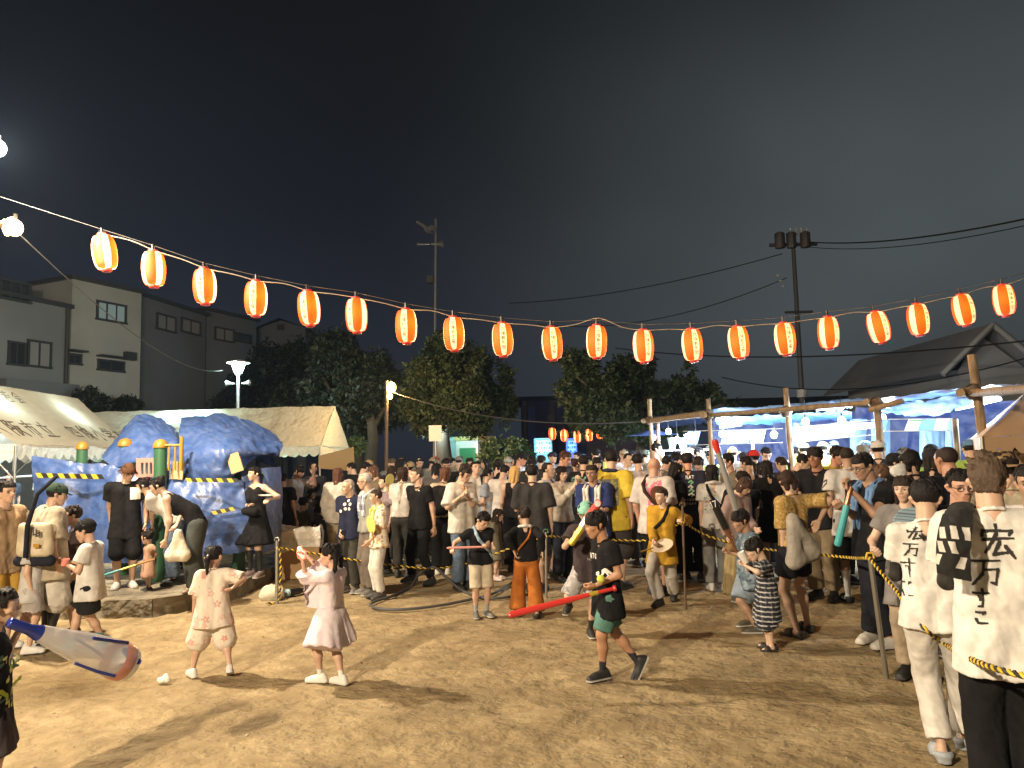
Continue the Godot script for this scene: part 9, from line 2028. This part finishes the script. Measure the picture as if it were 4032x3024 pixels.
	fan("yellow fan raised beside mauve tee woman", vv(-1.826,1.424,-11.2), vv(.2,1,0).normalized(), vv(.8,0,.6).normalized(), .085, M.yellow_fan)
	var bt := thing("shoulder_towel", "black towel with white slanted blocks over spiky haired man's shoulder", "towel", vv(1.983,1.427,-3.5))
	piece("cloth", smooth(drape([[vv(2.052,1.434,-3.62), vv(2.102,1.447,-3.6), vv(2.142,1.439,-3.58)], [vv(1.908,1.396,-3.44), vv(1.96,1.409,-3.42), vv(2.029,1.395,-3.42)], [vv(1.833,1.321,-3.36), vv(1.89,1.321,-3.34), vv(1.975,1.308,-3.35)], [vv(1.817,1.243,-3.35), vv(1.873,1.233,-3.33), vv(1.958,1.217,-3.34)], [vv(1.821,1.167,-3.36), vv(1.861,1.153,-3.34), vv(1.961,1.129,-3.35)]].map(func(r): return r.map(func(v): return v - bt.position)), 8, .01, 71, 6.0)), black_towel(), bt)
	soft_bag("cloth_bag", "big grey cloth bag hanging from gold blouse woman's shoulder", [[vv(2.537,1.084,-7.046), .05, vv(2.53,.701,-7.046), .07], [vv(2.551,1.042,-7.046), .05, vv(2.731,.777,-7.126), .07], [vv(2.53,.701,-7.046), .06, vv(2.716,.752,-7.126), .07]], cloth(Color(.34, .31, .27)))
	soft_bag("carrier_bag", "white carrier bag with blue label on bending woman's arm", [[vv(-3.968,.931,-9.029), .03, vv(-4.04,.665,-9.029), .06], [vv(-3.955,.928,-9.049), .03, vv(-3.897,.659,-9.049), .06], [vv(-4.04,.665,-9.029), .06, vv(-3.897,.659,-9.049), .06]], cloth(Color(.62, .56, .46)))
	var tb := thing("tote_bag", "cream canvas tote with navy base and strap on smocked adult", "bag", vv(-4.518,1.058,-7.23), -.12)
	piece("canvas_body", smooth(MB.new().put(rounded(vv(0,0,0), vv(.36,.33,.13)))), cloth(Color(.5, .44, .33)), tb)
	piece("navy_base", smooth(MB.new().put(rounded(vv(0,-.2,0), vv(.42,.1,.16)))), cloth(Color(.018, .02, .032)), tb)
	piece("strap", smooth(MB.new().tube([vv(-.02,-.16,.09), vv(-.01,.14,.09), vv(.06,.42,.07), vv(.1,.58,-.12)], [.022, .022, .02, .018], 6)), cloth(Color(.018, .02, .032)), tb)
	piece("label_patch", flat(MB.new().box(vv(.08,-.05,.085), vv(.06,.035,.006))), M.orange_paint, tb)
	print_mat("letter_mark", 64, 64, func(im): ink(im, GLYPH.L, 8, 4, 30, 42, 5.0, lin(.03, .03, .04)); ink(im, GLYPH.B, 32, 22, 22, 30, 4.0, lin(.03, .03, .04)))
	piece("letter_mark", flat(MB.new().quad(vv(.03,.02,.086), vv(.13,.02,.086), vv(.13,.12,.086), vv(.03,.12,.086))), prints.letter_mark, tb)
	soft_bag("shoulder_bag", "black shoulder bag at hip of woman in black dress", [[vv(-3.622,1.079,-10.29), .055, vv(-3.49,1.064,-10.27), .06]], cloth(Color(.013, .013, .014)), "bag", .006)
	soft_bag("cross_body_bag", "brown cross-body bag on the bald man's back", [[vv(1.718,1.245,-9.3), .07, vv(1.848,1.217,-9.34), .08], [vv(1.726,1.172,-9.3), .06, vv(1.874,1.161,-9.34), .06]], cloth(Color(.11, .045, .028)), "bag", .006)
	soft_bag("green_bag", "dark green bag hanging at the fan woman's side", [[vv(2.838,.816,-5.579), .05, vv(2.815,.605,-5.579), .085], [vv(2.893,.798,-5.579), .05, vv(2.894,.586,-5.579), .08]], cloth(Color(.05, .06, .05)))
	soft_bag("carrier_bag", "white carrier bag held high before woman with black bob", [[vv(3.754,1.39,-9.9), .04, vv(3.79,1.294,-9.9), .07], [vv(3.694,1.379,-9.9), .025, vv(3.711,1.266,-9.9), .035]], cloth(Color(.62, .62, .6)))
	soft_bag("carrier_bag", "white tied carrier bag beside light brown haired child", [[vv(3.585,1.484,-7.2), .05, vv(3.627,1.465,-7.2), .055], [vv(3.623,1.526,-7.2), .02, vv(3.658,1.534,-7.2), .02]], cloth(Color(.66, .66, .64)))
	soft_bag("leather_bag", "tan clasp bag at the khaki skirt woman's waist", [[vv(2.383,.647,-8.588), .045, vv(2.532,.621,-8.608), .045]], cloth(Color(.26, .16, .08)), "bag", .004)
	single("paper_plate", smooth(MB.new().lathe([Vector2(.001, .0), Vector2(.075, .002), Vector2(.1, .016)], 20, Transform3D(Basis(Vector3.BACK, -.05), vv(-3.304,1.275,-10.15)))), M.paper, "white paper plate held level by woman in black dress", "plate")
	single("paper_cup", smooth(MB.new().lathe([Vector2(.001, -.05), Vector2(.026, -.05), Vector2(.036, .05)], 14, Transform3D(Basis(Vector3.BACK, .5), vv(1.963,.795,-6.687)))), M.paper, "white cup at the striped toddler's mouth", "cup")
	single("paper_cup", smooth(MB.new().lathe([Vector2(.001, -.05), Vector2(.03, -.05), Vector2(.038, .05)], 14, Transform3D(Basis(), vv(-3.782,1.372,-14.25)))), M.pink_stick, "pinkish paper cup held by woman in charcoal top", "cup")
	single("paper_cup", smooth(MB.new().lathe([Vector2(.001, -.06), Vector2(.035, -.06), Vector2(.045, .05)], 14, Transform3D(Basis(), vv(-4.387,1.034,-9.735)))), M.white_plastic, "white cup with green lid between the bending women", "cup")
	single("drink_can", smooth(MB.new().tube([vv(-4.276,.8,-7.29), vv(-4.256,.868,-7.29)], .03, 12)), M.pink_paint, "pinkish drink held by boy in backward black cap", "cup")
	single("walking_stick", smooth(MB.new().tube([vv(-2.31,0,-10.08), vv(-2.288,.772,-10.07), vv(-2.275,.807,-10.07), vv(-2.243,.81,-10.09)], .011, 7)), M.black_plastic, "black walking stick under navy tee person's hand", "walking stick")
	for i in 2:
		var gl := thing("glow_wristband", ["red glowing band on yukata girl's nearer wrist", "red glowing band on yukata girl's farther wrist"][i], "wristband", hand_at("yukata", i))
		piece("band_glow", smooth(MB.new().put(net([[vv(-.02,.02,0), .02, vv(.015,-.012,0), .022]], .008, 120.0))), M.red_glow, gl)
		omni(gl, vv(0,0,.04), Color(1.0, .12, .04), .004, .02)

var LL := []
func man(x: float, y: float, z: float, h: float, d: float, yaw: float, label: String, o: Dictionary) -> void:
	o.at = Vector3(x, y, z); o.h = h; o.d = d; o.yaw = yaw; o.label = label; o.seed = LL.size() * 7 + 3
	LL.append(o)
static func vv(x: float, y: float, z: float) -> Vector3: return Vector3(x, y, z)
static func cc(r: float, g: float, b: float) -> Color: return Color(r, g, b)
func fan_print() -> StandardMaterial3D:
	var im := Image.create(128, 128, false, Image.FORMAT_RGB8); im.fill(lin(.25, .37, .47))
	for j in 9: im.fill_rect(Rect2i(0, 10 + j * 12, 128 if j % 3 else 90, 3 if j != 1 else 6), lin(.10, .14, .19))
	var m := StandardMaterial3D.new(); m.resource_name = "fan_print"; m.albedo_texture = ImageTexture.create_from_image(im); m.roughness = .6
	return m
func black_towel() -> StandardMaterial3D:
	var im := Image.create(128, 192, false, Image.FORMAT_RGB8); im.fill(lin(.014, .014, .015))
	for j in 3:
		for i in 3:
			for y in 26:
				for x in 24:
					var px := 6 + i * 42 + x + (y if j < 2 else -y) / 2; var py := 74 + j * 32 + y
					if px >= 0 and px < 128 and py < 192 and (i + j) % 4 != 3: im.set_pixel(px, py, lin(.62, .60, .57))
	var m := StandardMaterial3D.new(); m.resource_name = "black_towel"; m.albedo_texture = ImageTexture.create_from_image(im); m.roughness = .9
	return m
static func rounded(c: Vector3, s: Vector3) -> Array:
	var B := []; var r := minf(s.z * .5, .05)
	var n := 5
	for i in n:
		var x := lerpf(-s.x * .5 + r, s.x * .5 - r, float(i) / (n - 1))
		B.append([c + Vector3(x, -s.y * .5 + r, 0), r, c + Vector3(x, s.y * .5 - r, 0), r * .8])
	return net(B, .014, 60.0)
var CA := cc(.01, .008, .008)
var CB := cc(.045, .045, .05)
var CC := cc(.013, .013, .015)
var CD := cc(.016, .016, .018)
var CE := cc(.022, .015, .012)
var CF := cc(.05, .05, .05)
var CG := cc(.604, .595, .577)
var CH := cc(.42, .62, .16)
var CI := cc(.55, .38, .29)
var CJ := cc(.2, .2, .2)
var CK := cc(.34, .2, .135)
var CL := cc(.12, .11, .105)
var CM := cc(.451, .442, .429)
var CN := cc(.03, .03, .03)
var CO := cc(.1, .1, .1)
var CP := cc(.503, .494, .48)
var CQ := cc(.549, .535, .517)
var BA := ["pants",CB,.014,.034]
var BB := ["pants",CC,.012,.034]
var BC := ["pants",CB,.012,.034]
